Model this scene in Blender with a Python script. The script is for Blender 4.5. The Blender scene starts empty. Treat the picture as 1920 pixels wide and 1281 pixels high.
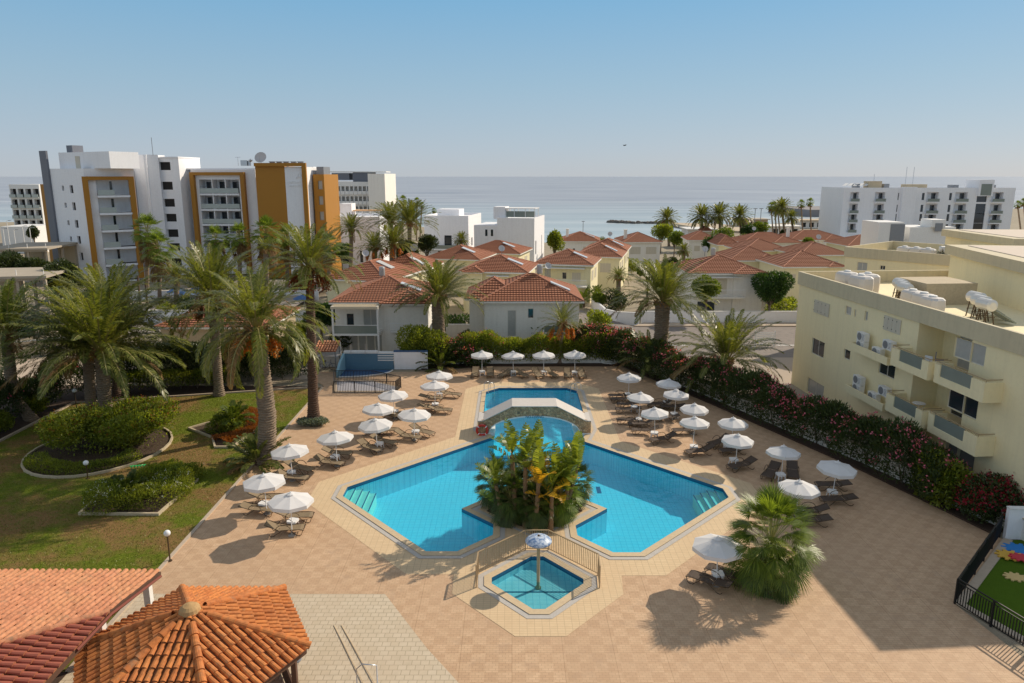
import bpy, math, random
import numpy as np
from mathutils import Vector, Matrix, geometry
R = math.radians
scn = bpy.context.scene
COL = scn.collection
random.seed(7)
rng = np.random.default_rng(11)

# ---------------------------------------------------------------- camera, sky, sun, exposure
CAM_H, FOC, PCY = 17.5, 1306.0, 606.0
PITCH = math.atan(275 / FOC)
SP, CP = math.sin(PITCH), math.cos(PITCH)
cd = bpy.data.cameras.new('camera')
cam = bpy.data.objects.new('camera', cd)
COL.objects.link(cam)
scn.camera = cam
cam.location = (0, 0, CAM_H)
cam.rotation_euler = (R(90) - PITCH, 0, 0)
cd.sensor_width = 36
cd.lens = 36 * FOC / 1920
cd.shift_y = (PCY - 640.5) / 1920
cd.clip_start = 0.5
cd.clip_end = 90000

SUN_AZ, SUN_EL = 55.0, 33.5
world = bpy.data.worlds.new('World')
scn.world = world
world.use_nodes = True
wn = world.node_tree
sky = wn.nodes.new('ShaderNodeTexSky')
sky.sky_type = 'NISHITA'
sky.sun_disc = False
sky.sun_elevation = R(SUN_EL)
sky.sun_rotation = R(SUN_AZ)
sky.altitude = 0
sky.air_density = 1.0
sky.dust_density = 0.6
sky.ozone_density = 2.0
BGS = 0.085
# the pale band over the sea turning to deeper blue at the top of view
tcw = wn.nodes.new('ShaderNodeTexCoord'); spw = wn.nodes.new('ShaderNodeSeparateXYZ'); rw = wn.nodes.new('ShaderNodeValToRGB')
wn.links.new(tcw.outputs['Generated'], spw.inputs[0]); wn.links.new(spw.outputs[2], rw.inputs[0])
stops = [(0.0, (.50, .55, .61)), (.035, (.45, .54, .64)), (.12, (.34, .515, .66)), (.235, (.20, .455, .70)), (.33, (.49, .56, .64)), (.5, (.59, .60, .62)), (.75, (.34, .39, .45)), (1.0, (.28, .33, .40))]  # sky higher than the view is brightened to fill the shaded walls
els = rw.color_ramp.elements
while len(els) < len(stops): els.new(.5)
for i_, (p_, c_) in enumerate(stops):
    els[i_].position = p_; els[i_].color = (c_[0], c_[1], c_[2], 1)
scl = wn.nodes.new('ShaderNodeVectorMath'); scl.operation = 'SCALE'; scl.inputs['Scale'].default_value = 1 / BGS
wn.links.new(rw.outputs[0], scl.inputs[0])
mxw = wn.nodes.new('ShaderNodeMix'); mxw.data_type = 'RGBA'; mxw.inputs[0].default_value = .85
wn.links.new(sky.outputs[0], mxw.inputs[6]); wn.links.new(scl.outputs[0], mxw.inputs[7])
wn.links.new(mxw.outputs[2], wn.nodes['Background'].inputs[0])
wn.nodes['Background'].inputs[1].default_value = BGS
sl = bpy.data.lights.new('sun', 'SUN')
sl.energy = 4.4
sl.angle = R(0.6)
sl.color = (1.0, 0.87, 0.70)
so = bpy.data.objects.new('sun', sl)
COL.objects.link(so)
SV = Vector((math.sin(R(SUN_AZ)) * math.cos(R(SUN_EL)), math.cos(R(SUN_AZ)) * math.cos(R(SUN_EL)), math.sin(R(SUN_EL))))
so.rotation_euler = SV.to_track_quat('Z', 'Y').to_euler()
scn.view_settings.view_transform = 'Standard'
scn.view_settings.look = 'None'
scn.view_settings.exposure = 0.0
scn.view_settings.gamma = 1
scn.cycles.max_bounces = 6
scn.cycles.transparent_max_bounces = 12
scn.cycles.caustics_reflective = False
scn.cycles.caustics_refractive = False

# ---------------------------------------------------------------- survey: photo pixel (1920 wide) to a point of the site
def ray(px, py):
    v = py - PCY
    return px - 960.0, FOC * CP - v * SP, FOC * SP + v * CP      # right, forward, down

def G(px, py, z=0.0):
    x, y, d = ray(px, py)
    k = (CAM_H - z) / d
    return Vector((x * k, y * k, z))

def AT(px, py, Y):
    x, y, d = ray(px, py)
    k = Y / y
    return Vector((x * k, Y, CAM_H - d * k))

def ON(px, py, P0, d):
    """on the vertical plane through P0 along d: distance along, height"""
    x, y, dn = ray(px, py)
    # s*(x,y) = P0 + t*d
    det = x * (-d[1]) - y * (-d[0])
    s = (P0[0] * (-d[1]) - P0[1] * (-d[0])) / det
    t = (x * P0[1] - y * P0[0]) / det
    return t, CAM_H - dn * s

def gz(Y):
    if Y <= 72: return 0.0
    if Y >= 235: return -4.2
    return -4.2 * (Y - 72) / 163

def roofsite(px, py, h):
    """point at height h above the local ground seen at the pixel"""
    z = h
    for _ in range(30):
        P = G(px, py, z)
        z = 0.5 * z + 0.5 * (h + gz(P.y))
    return P

# ---------------------------------------------------------------- materials
MATS = {}
def nt(name):
    m = bpy.data.materials.new(name)
    m.use_nodes = True
    t = m.node_tree
    return m, t, t.nodes, t.links, t.nodes['Principled BSDF']

def coords(N, L, scale=(1, 1, 1), kind='Object', rot=(0, 0, 0)):
    tc = N.new('ShaderNodeTexCoord')
    mp = N.new('ShaderNodeMapping')
    mp.inputs['Scale'].default_value = scale
    mp.inputs['Rotation'].default_value = rot
    L.new(tc.outputs[kind], mp.inputs[0])
    return mp.outputs[0]

def mixc(N, L, fac, a, b, mode='MIX'):
    n = N.new('ShaderNodeMix')
    n.data_type = 'RGBA'
    n.blend_type = mode
    for sock, v in ((n.inputs[0], fac), (n.inputs[6], a), (n.inputs[7], b)):
        if hasattr(v, 'node'): L.new(v, sock)
        elif isinstance(v, (int, float)): sock.default_value = v
        else: sock.default_value = (*v[:3], 1)
    return n.outputs[2]

def noise(N, L, vec, scale, detail=4, rough=.55):
    n = N.new('ShaderNodeTexNoise')
    n.inputs['Scale'].default_value = scale
    n.inputs['Detail'].default_value = detail
    n.inputs['Roughness'].default_value = rough
    if vec: L.new(vec, n.inputs['Vector'])
    return n.outputs[0]

def ramp(N, L, fac, stops):
    n = N.new('ShaderNodeValToRGB')
    e = n.color_ramp.elements
    while len(e) < len(stops): e.new(0.5)
    for i, (p, c) in enumerate(stops):
        e[i].position = p
        e[i].color = (*c, 1) if len(c) == 3 else c
    L.new(fac, n.inputs[0])
    return n.outputs[0]

def bump(N, L, h, bs, strength=.3, dist=.02):
    b = N.new('ShaderNodeBump')
    b.inputs['Strength'].default_value = strength
    b.inputs['Distance'].default_value = dist
    L.new(h, b.inputs['Height'])
    L.new(b.outputs[0], bs.inputs['Normal'])

def M(name, col, rough=.7, var=.12, scale=1.5, metal=0, bumpy=.1, dirt=None, spec=.5, bd=.02, streak=0):
    """plain weathered surface: colour varied by two noises, optional dirt colour"""
    if name in MATS: return MATS[name]
    m, t, N, L, bs = nt(name)
    v = coords(N, L)
    n1 = noise(N, L, v, scale, 5)
    n2 = noise(N, L, v, scale * 9, 3)
    c = mixc(N, L, n1, [x * (1 - var) for x in col], [min(1, x * (1 + var)) for x in col])
    if dirt:
        c = mixc(N, L, ramp(N, L, n2, [(.45, (0, 0, 0)), (.75, (.7, .7, .7))]), c, dirt)
    if streak:      # rain streaks running down the render
        n3 = noise(N, L, coords(N, L, (2.6, 2.6, .16)), 1.0, 5, .7)
        c = mixc(N, L, ramp(N, L, n3, [(.48, (0, 0, 0)), (.72, (streak,) * 3)]), c, [x * .62 for x in col])
    L.new(c, bs.inputs['Base Color'])
    bs.inputs['Roughness'].default_value = rough
    bs.inputs['Metallic'].default_value = metal
    bs.inputs['Specular IOR Level'].default_value = spec
    if bumpy: bump(N, L, n2, bs, bumpy, bd)
    MATS[name] = m
    return m

def leafmat(name, dark, light, tip=None, trans=.45, rough=.5, spec=.4):
    """leaves: each leaf its own tint, some light passes through"""
    if name in MATS: return MATS[name]
    m, t, N, L, bs = nt(name)
    g = N.new('ShaderNodeNewGeometry')
    v = coords(N, L)
    n1 = noise(N, L, v, .8, 2)
    c = mixc(N, L, g.outputs['Random Per Island'], dark, light)
    c = mixc(N, L, ramp(N, L, n1, [(.35, (0, 0, 0)), (.7, (.6, .6, .6))]), c, tip or light)
    L.new(c, bs.inputs['Base Color'])
    bs.inputs['Roughness'].default_value = rough
    bs.inputs['Specular IOR Level'].default_value = spec
    tr = N.new('ShaderNodeBsdfTranslucent')
    c2 = mixc(N, L, 1.0, c, (1.0, .95, .35), 'MULTIPLY')
    hs = N.new('ShaderNodeHueSaturation')
    hs.inputs['Value'].default_value = 1.7
    L.new(c2, hs.inputs['Color'])
    L.new(hs.outputs[0], tr.inputs[0])
    mx = N.new('ShaderNodeMixShader')
    mx.inputs[0].default_value = trans
    L.new(bs.outputs[0], mx.inputs[1]); L.new(tr.outputs[0], mx.inputs[2])
    L.new(mx.outputs[0], N['Material Output'].inputs[0])
    MATS[name] = m
    return m

WHITE = M('white_paint', (.80, .79, .77), .6, .05, .8, dirt=(.68, .66, .62), bumpy=.05)
WHITEG = M('white_plastic', (.82, .82, .82), .35, .04, 1, bumpy=0)
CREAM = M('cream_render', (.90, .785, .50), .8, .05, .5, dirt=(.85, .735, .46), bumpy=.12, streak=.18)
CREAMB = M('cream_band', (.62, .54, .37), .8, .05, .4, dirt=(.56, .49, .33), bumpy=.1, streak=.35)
PALEY = M('pale_yellow_render', (.82, .75, .49), .8, .05, .5, dirt=(.75, .68, .45), bumpy=.1, streak=.22)
OFFW = M('offwhite_render', (.83, .80, .74), .8, .05, .5, dirt=(.76, .72, .65), bumpy=.1, streak=.22)
SANDC = M('sandstone_render', (.52, .43, .29), .85, .12, .8, dirt=(.4, .32, .22), bumpy=.2)
HOTELW = M('hotel_white_render', (.88, .88, .90), .75, .04, .3, dirt=(.82, .81, .82), bumpy=.05, streak=.18)
GLASSL = M('pale_balcony_glass', (.42, .47, .45), .2, .1, .6, spec=.5, bumpy=0)
OCHRE = M('ochre_cladding', (.40, .175, .012), .6, .05, .4, bumpy=.05)
CONC = M('concrete', (.42, .36, .28), .9, .15, .6, dirt=(.34, .30, .24), bumpy=.2)
GREY = M('grey_metal', (.25, .26, .28), .5, .1, 2, metal=.3)
DGREY = M('dark_grey_cladding', (.16, .17, .20), .6, .12, .6)
BLACKM = M('black_metal', (.012, .012, .014), .45, .1, 3, metal=.2, bumpy=0)
BRONZE = M('bronze_metal', (.10, .065, .035), .4, .15, 3, metal=.4, bumpy=0)
TANM = M('tan_metal', (.42, .30, .17), .5, .1, 3, bumpy=0)
STEEL = M('steel', (.55, .56, .58), .3, .1, 3, metal=.85, bumpy=0)
GLASS = M('window_glass', (.025, .035, .045), .06, .2, .5, spec=.8, bumpy=0)
GLASSB = M('balcony_glass', (.22, .25, .22), .25, .2, .6, spec=.5, bumpy=0)
CURT = M('curtain_glass', (.42, .42, .40), .25, .15, 4, bumpy=0)
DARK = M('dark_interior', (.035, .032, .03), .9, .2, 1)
SHUT = M('shutter_paint', (.60, .55, .45), .6, .06, 3)
FRAMEW = M('frame_white', (.66, .62, .54), .5, .05, 2, bumpy=0)
TRUNK = M('palm_bark', (.26, .195, .135), .95, .35, 3, dirt=(.10, .07, .05), bumpy=.6, bd=.06)
TRUNKD = M('palm_bark_brown', (.12, .07, .045), .95, .35, 3, dirt=(.03, .02, .014), bumpy=.6, bd=.06)
WOODB = M('branch_bark', (.14, .11, .08), .9, .3, 4, bumpy=.4)
DEADF = leafmat('dead_frond', (.12, .065, .02), (.27, .17, .07), trans=.25, rough=.8)
DATES = leafmat('date_fruit', (.55, .13, .01), (.75, .25, .02), trans=.15)
DATESB = leafmat('date_fruit_brown', (.16, .035, .008), (.3, .07, .015), trans=.15)
FROND = leafmat('date_frond', (.045, .075, .014), (.21, .235, .055), (.26, .255, .075), trans=.42, rough=.36)
FRONDG = leafmat('date_frond_grey', (.05, .08, .024), (.19, .22, .065), trans=.4, rough=.36)
FROND2 = leafmat('young_frond', (.05, .08, .02), (.14, .18, .04), trans=.4, rough=.45)
RACH = M('rachis', (.30, .26, .09), .6, .2, 5, bumpy=0)
FAN = leafmat('fan_frond', (.055, .10, .015), (.21, .28, .045), trans=.42, rough=.4)
FAND = leafmat('fan_frond_dark', (.03, .06, .016), (.12, .165, .04), trans=.35, rough=.4)
HEDGE = leafmat('hedge_leaf', (.012, .022, .007), (.06, .085, .02), (.06, .08, .02), trans=.25, rough=.5)
OLEA = leafmat('oleander_leaf', (.018, .034, .011), (.075, .105, .03), trans=.3, rough=.5)
SHRUB = leafmat('shrub_leaf', (.04, .08, .008), (.27, .32, .045), (.26, .27, .04), trans=.5)
BRIGHT = leafmat('bright_leaf', (.05, .09, .015), (.17, .22, .03), trans=.4)
ROUNDT = leafmat('round_tree_leaf', (.015, .04, .01), (.06, .12, .025), trans=.35)
REDL = leafmat('red_plant_leaf', (.16, .045, .01), (.34, .12, .02), trans=.3)
PINK = leafmat('pink_flower', (.50, .06, .14), (.75, .20, .28), trans=.3)
MAG = leafmat('magenta_flower', (.16, .008, .02), (.36, .02, .045), trans=.3)
WFLO = leafmat('white_flower', (.6, .6, .55), (.8, .8, .75), trans=.3)
BANANA = leafmat('paddle_leaf', (.07, .12, .018), (.26, .30, .05), trans=.4, rough=.35)
YELLOWL = leafmat('yellow_leaf', (.42, .24, .02), (.6, .36, .03), trans=.4)
GREYL = leafmat('silver_leaf', (.12, .15, .12), (.22, .26, .2), trans=.2)
FABRIC = M('parasol_fabric', (.78, .77, .77), .85, .03, 2, bumpy=.05)
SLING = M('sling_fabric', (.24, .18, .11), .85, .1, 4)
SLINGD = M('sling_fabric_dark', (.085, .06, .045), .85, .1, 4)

def fabric_tr():
    m, t, N, L, bs = nt('parasol_canvas')
    v = coords(N, L)
    n = noise(N, L, v, 3, 4)
    c = mixc(N, L, n, (.74, .73, .73), (.84, .83, .82))
    L.new(c, bs.inputs['Base Color'])
    bs.inputs['Roughness'].default_value = .9
    tr = N.new('ShaderNodeBsdfTranslucent')
    L.new(c, tr.inputs[0])
    mx = N.new('ShaderNodeMixShader'); mx.inputs[0].default_value = .18
    L.new(bs.outputs[0], mx.inputs[1]); L.new(tr.outputs[0], mx.inputs[2])
    L.new(mx.outputs[0], N['Material Output'].inputs[0])
    return m
CANVAS = fabric_tr()

def tilemat(name, a, b, streak):
    m, t, N, L, bs = nt(name)
    g = N.new('ShaderNodeNewGeometry')
    v = coords(N, L)
    n1 = noise(N, L, v, .7, 4)
    n2 = noise(N, L, v, 7, 4)
    c = mixc(N, L, g.outputs['Random Per Island'], a, b)
    c = mixc(N, L, ramp(N, L, n1, [(.4, (0, 0, 0)), (.75, (.6, .6, .6))]), c, streak)
    c = mixc(N, L, ramp(N, L, n2, [(.45, (0, 0, 0)), (.72, (.75, .75, .75))]), c, [x * .5 for x in a])
    n3 = noise(N, L, v, 2.2, 6, .75)
    c = mixc(N, L, ramp(N, L, n3, [(.56, (0, 0, 0)), (.66, (.5, .5, .5))]), c, (.24, .19, .12))
    L.new(c, bs.inputs['Base Color'])
    bs.inputs['Roughness'].default_value = .8
    bump(N, L, n2, bs, .3, .02)
    return m
TILE_G = tilemat('gazebo_tile', (.50, .15, .035), (.64, .22, .05), (.58, .24, .08))
TILE_P = tilemat('coral_tile', (.54, .22, .11), (.64, .28, .145), (.66, .34, .15))

def villagetile():
    """small barrel tiles in courses; UV is metres along the eave and up the slope"""
    m, t, N, L, bs = nt('village_tile')
    tc = N.new('ShaderNodeTexCoord')
    sep = N.new('ShaderNodeSeparateXYZ')
    L.new(tc.outputs['UV'], sep.inputs[0])
    def fr(out, period):
        d = N.new('ShaderNodeMath'); d.operation = 'DIVIDE'; d.inputs[1].default_value = period
        L.new(out, d.inputs[0])
        f = N.new('ShaderNodeMath'); f.operation = 'FRACT'; L.new(d.outputs[0], f.inputs[0])
        return f.outputs[0]
    fu = fr(sep.outputs[0], .30)
    g = N.new('ShaderNodeNewGeometry')
    n1 = noise(N, L, coords(N, L), .5, 4)
    n2 = noise(N, L, coords(N, L), 5, 3)
    c = mixc(N, L, g.outputs['Random Per Island'], (.34, .12, .058), (.44, .165, .082))
    c = mixc(N, L, ramp(N, L, n1, [(.4, (0, 0, 0)), (.7, (.5, .5, .5))]), c, (.48, .21, .115))
    oi = N.new('ShaderNodeObjectInfo')
    c = mixc(N, L, oi.outputs['Random'], c, mixc(N, L, .45, c, (.42, .22, .14)))
    groove = ramp(N, L, fu, [(0, (1, 1, 1)), (.14, (0, 0, 0)), (.86, (0, 0, 0)), (1, (1, 1, 1))])
    hgt = ramp(N, L, fu, [(0, (0, 0, 0)), (.25, (.7, .7, .7)), (.5, (1, 1, 1)), (.75, (.7, .7, .7)), (1, (0, 0, 0))])
    c = mixc(N, L, n2, c, (.27, .10, .052))
    L.new(c, bs.inputs['Base Color'])
    bs.inputs['Roughness'].default_value = .85
    bump(N, L, hgt, bs, .9, .06)
    return m
TILE_V = villagetile()
RIDGE = M('ridge_tile', (.46, .20, .12), .85, .15, 4)

def brickm(name, c1, c2, mortar, bw, bh, msize=.012, vs=1.0, rough=.75, offset=.5, rotz=0, patch=None, checker=None, bmp=.25, freq=2, joints=False):
    m, t, N, L, bs = nt(name)
    v = coords(N, L, rot=(0, 0, rotz))
    b = N.new('ShaderNodeTexBrick')
    b.inputs['Color1'].default_value = (*c1, 1)
    b.inputs['Color2'].default_value = (*c2, 1)
    b.inputs['Mortar'].default_value = (*mortar, 1)
    b.inputs['Scale'].default_value = 1
    b.inputs['Brick Width'].default_value = bw
    b.inputs['Row Height'].default_value = bh
    b.inputs['Mortar Size'].default_value = msize
    b.inputs['Mortar Smooth'].default_value = .3
    b.offset = offset
    b.offset_frequency = freq
    L.new(v, b.inputs['Vector'])
    c = b.outputs['Color']
    if checker:
        ck = N.new('ShaderNodeTexChecker')
        ck.inputs['Scale'].default_value = checker[0]
        L.new(v, ck.inputs['Vector'])
        c = mixc(N, L, mixc(N, L, ck.outputs['Fac'], (0, 0, 0), (checker[2],) * 3), c, checker[1], 'MULTIPLY')
    if joints:      # wide dark joints between the cast fields, and a few stains
        b2 = N.new('ShaderNodeTexBrick')
        for k_, c_ in (('Color1', (1, 1, 1, 1)), ('Color2', (.93, .92, .91, 1)), ('Mortar', (.70, .66, .62, 1))): b2.inputs[k_].default_value = c_
        b2.inputs['Scale'].default_value = 1; b2.inputs['Brick Width'].default_value = 1.92; b2.inputs['Row Height'].default_value = 1.92; b2.inputs['Mortar Size'].default_value = .012
        b2.offset = 0
        L.new(v, b2.inputs['Vector'])
        c = mixc(N, L, 1.0, c, b2.outputs['Color'], 'MULTIPLY')
        n4 = noise(N, L, v, .9, 5, .7)
        c = mixc(N, L, ramp(N, L, n4, [(.56, (0, 0, 0)), (.70, (.55, .55, .55))]), c, (.40, .27, .18))
    n1 = noise(N, L, v, .25, 6, .65)
    n2 = noise(N, L, v, 3.0, 4)
    c = mixc(N, L, ramp(N, L, n1, [(.35, (0, 0, 0)), (.7, (.55, .55, .55))]), c, patch or [x * .85 for x in c1])
    c = mixc(N, L, ramp(N, L, n2, [(.45, (0, 0, 0)), (.8, (.3, .3, .3))]), c, [x * .7 for x in c1])
    L.new(c, bs.inputs['Base Color'])
    bs.inputs['Roughness'].default_value = rough
    bump(N, L, b.outputs['Fac'], bs, -bmp, .01)
    return m
DECKM = brickm('deck_pavers', (.60, .40, .24), (.67, .46, .285), (.42, .275, .17), .24, .12, .008, checker=(2.0, (.90, .87, .85), 1.0), patch=(.52, .345, .215), joints=True)
BANDM = brickm('pool_surround_tiles', (.70, .52, .31), (.74, .56, .34), (.47, .34, .21), .30, .15, .010, patch=(.6, .42, .25), offset=0)
COPM = M('coping_stone', (.62, .48, .30), .7, .12, 1.2, dirt=(.5, .38, .25))
GRATEM = brickm('overflow_grate', (.56, .52, .47), (.62, .58, .53), (.40, .37, .34), .04, .5, .01, offset=0)
PATIO = brickm('patio_pavers', (.58, .48, .34), (.64, .54, .40), (.36, .29, .20), .32, .26, .016, patch=(.55, .43, .30), bmp=.4)
MOSAIC = brickm('pool_mosaic', (.48, .80, .87), (.52, .84, .90), (.24, .60, .74), .30, .30, .016, offset=0, rough=.4, bmp=.05, patch=(.44, .76, .84))
MOSD = M('mosaic_line', (.02, .13, .25), .4, .1, 3)
STEPM = M('step_mosaic', (.95, .82, .64), .5, .1, 3)
STONEW = brickm('stone_wall', (.52, .45, .36), (.45, .38, .30), (.28, .24, .2), .5, .25, .02, patch=(.4, .34, .27))

def rubble():
    m, t, N, L, bs = nt('rubble_stone')
    v = coords(N, L)
    vo = N.new('ShaderNodeTexVoronoi'); vo.inputs['Scale'].default_value = 6
    L.new(v, vo.inputs['Vector'])
    ve = N.new('ShaderNodeTexVoronoi'); ve.feature = 'DISTANCE_TO_EDGE'; ve.inputs['Scale'].default_value = 6
    L.new(v, ve.inputs['Vector'])
    c = mixc(N, L, vo.outputs['Color'], (.34, .20, .10), (.70, .47, .27))
    c = mixc(N, L, ramp(N, L, ve.outputs['Distance'], [(.0, (1, 1, 1)), (.07, (0, 0, 0))]), c, (.17, .13, .09))
    L.new(c, bs.inputs['Base Color'])
    bs.inputs['Roughness'].default_value = .9
    bump(N, L, ve.outputs['Distance'], bs, .8, .1)
    return m
RUBBLE = rubble()

def grassm(name, greens, dry, dscale=.35, lo=.46, hi=.6):
    m, t, N, L, bs = nt(name)
    v = coords(N, L)
    n0 = noise(N, L, v, dscale, 6, .7)
    n1 = noise(N, L, v, 5, 6, .8)
    n2 = noise(N, L, v, 35, 4, .8)
    c = mixc(N, L, ramp(N, L, n1, [(.3, (0, 0, 0)), (.7, (1, 1, 1))]), greens[0], greens[1])
    d = mixc(N, L, n1, dry, [x * 1.35 for x in dry])
    c = mixc(N, L, ramp(N, L, n0, [(lo, (0, 0, 0)), (hi, (1, 1, 1))]), c, d)
    c = mixc(N, L, ramp(N, L, n2, [(.35, (0, 0, 0)), (.7, (.6, .6, .6))]), c, [x * .4 for x in greens[0]])
    L.new(c, bs.inputs['Base Color'])
    bs.inputs['Roughness'].default_value = .95
    bs.inputs['Specular IOR Level'].default_value = .1
    bump(N, L, n2, bs, .9, .06)
    return m
LAWN = grassm('lawn_grass', ((.13, .18, .014), (.22, .26, .03)), (.30, .17, .075), .2, .44, .57)
SOIL = M('garden_soil', (.07, .04, .025), .95, .3, 2, dirt=(.03, .02, .012), bumpy=.5)
LAND = M('dry_land', (.34, .28, .20), .95, .2, .05, dirt=(.2, .2, .12), bumpy=.2)
TURF = M('artificial_turf', (.075, .135, .01), .95, .12, 3, bumpy=.6, spec=.1)
ASPH = M('asphalt', (.24, .205, .18), .9, .12, .2, dirt=(.15, .135, .125), bumpy=.2)
PAVE = M('pavement', (.50, .40, .30), .85, .12, .5, dirt=(.4, .33, .25))
SAND = M('beach_sand', (.52, .42, .30), .95, .15, .05)

def watermat(name, tint, rough=.02, wscale=1.2, strength=.25):
    m, t, N, L, bs = nt(name)
    v = coords(N, L)
    n1 = noise(N, L, v, wscale, 3)
    bp = N.new('ShaderNodeBump'); bp.inputs['Strength'].default_value = strength; bp.inputs['Distance'].default_value = .05
    L.new(n1, bp.inputs['Height'])
    tr = N.new('ShaderNodeBsdfTransparent'); tr.inputs[0].default_value = (*tint, 1)
    gl = N.new('ShaderNodeBsdfGlossy'); gl.inputs['Roughness'].default_value = rough
    L.new(bp.outputs[0], gl.inputs['Normal'])
    ge = N.new('ShaderNodeNewGeometry')      # Schlick reflectance, the same seen from above and below
    dt = N.new('ShaderNodeVectorMath'); dt.operation = 'DOT_PRODUCT'
    L.new(ge.outputs['Incoming'], dt.inputs[0]); L.new(bp.outputs[0], dt.inputs[1])
    def mth(op, a, b):
        q = N.new('ShaderNodeMath'); q.operation = op; q.use_clamp = op == 'SUBTRACT'
        for s_, v_ in zip(q.inputs, (a, b)):
            if hasattr(v_, 'node'): L.new(v_, s_)
            elif v_ is not None: s_.default_value = v_
        return q.outputs[0]
    fr = mth('ADD', mth('MULTIPLY', mth('POWER', mth('SUBTRACT', 1.0, mth('ABSOLUTE', dt.outputs['Value'], None)), 5.0), .97), .02)
    mx = N.new('ShaderNodeMixShader')
    L.new(fr, mx.inputs[0]); L.new(tr.outputs[0], mx.inputs[1]); L.new(gl.outputs[0], mx.inputs[2])
    L.new(mx.outputs[0], N['Material Output'].inputs[0])
    N.remove(bs)
    return m
WATER = watermat('pool_water', (.32, .84, .965), wscale=1.7, strength=.9)
WATERK = watermat('kids_pool_water', (.52, .80, .84))

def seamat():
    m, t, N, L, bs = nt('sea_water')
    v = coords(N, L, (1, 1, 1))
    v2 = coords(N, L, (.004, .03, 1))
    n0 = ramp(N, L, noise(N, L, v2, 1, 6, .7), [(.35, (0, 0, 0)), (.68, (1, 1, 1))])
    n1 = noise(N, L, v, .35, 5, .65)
    c = mixc(N, L, n0, (.23, .245, .295), (.50, .51, .535))  # pale streaks: silvery sun sheen painted into the open sea's colour
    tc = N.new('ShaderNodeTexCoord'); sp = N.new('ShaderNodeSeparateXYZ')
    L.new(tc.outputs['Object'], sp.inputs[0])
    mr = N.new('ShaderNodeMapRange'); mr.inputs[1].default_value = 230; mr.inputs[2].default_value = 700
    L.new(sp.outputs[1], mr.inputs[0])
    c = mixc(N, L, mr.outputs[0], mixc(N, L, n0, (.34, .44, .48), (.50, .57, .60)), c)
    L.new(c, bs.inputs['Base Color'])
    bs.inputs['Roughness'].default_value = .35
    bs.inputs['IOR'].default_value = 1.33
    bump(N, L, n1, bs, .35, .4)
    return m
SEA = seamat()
# ---------------------------------------------------------------- building blocks
def link(o, parent=None):
    COL.objects.link(o)
    if parent is not None: o.parent = parent
    return o

def tag(o, label=None, cat=None, group=None, kind=None):
    if label: o['label'] = label
    if cat: o['category'] = cat
    if group: o['group'] = group
    if kind: o['kind'] = kind
    return o

def thing(name, label, cat, loc=(0, 0, 0), rz=0, group=None):
    o = bpy.data.objects.new(name, None)
    o.empty_display_size = .3
    COL.objects.link(o)
    o.location = loc
    o.rotation_euler = (0, 0, rz)
    return tag(o, label, cat, group)

def dup(src, loc=None, rz=None, label=None, group=None, scale=None, parent=None):
    c = src.copy()
    COL.objects.link(c)
    if parent is not None: c.parent = parent
    for ch in src.children: dup(ch, parent=c)
    if loc is not None: c.location = loc
    if rz is not None: c.rotation_euler = (0, 0, rz)
    if scale is not None: c.scale = (scale,) * 3 if isinstance(scale, (int, float)) else scale
    if label: c['label'] = label
    if group: c['group'] = group
    return c

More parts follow.
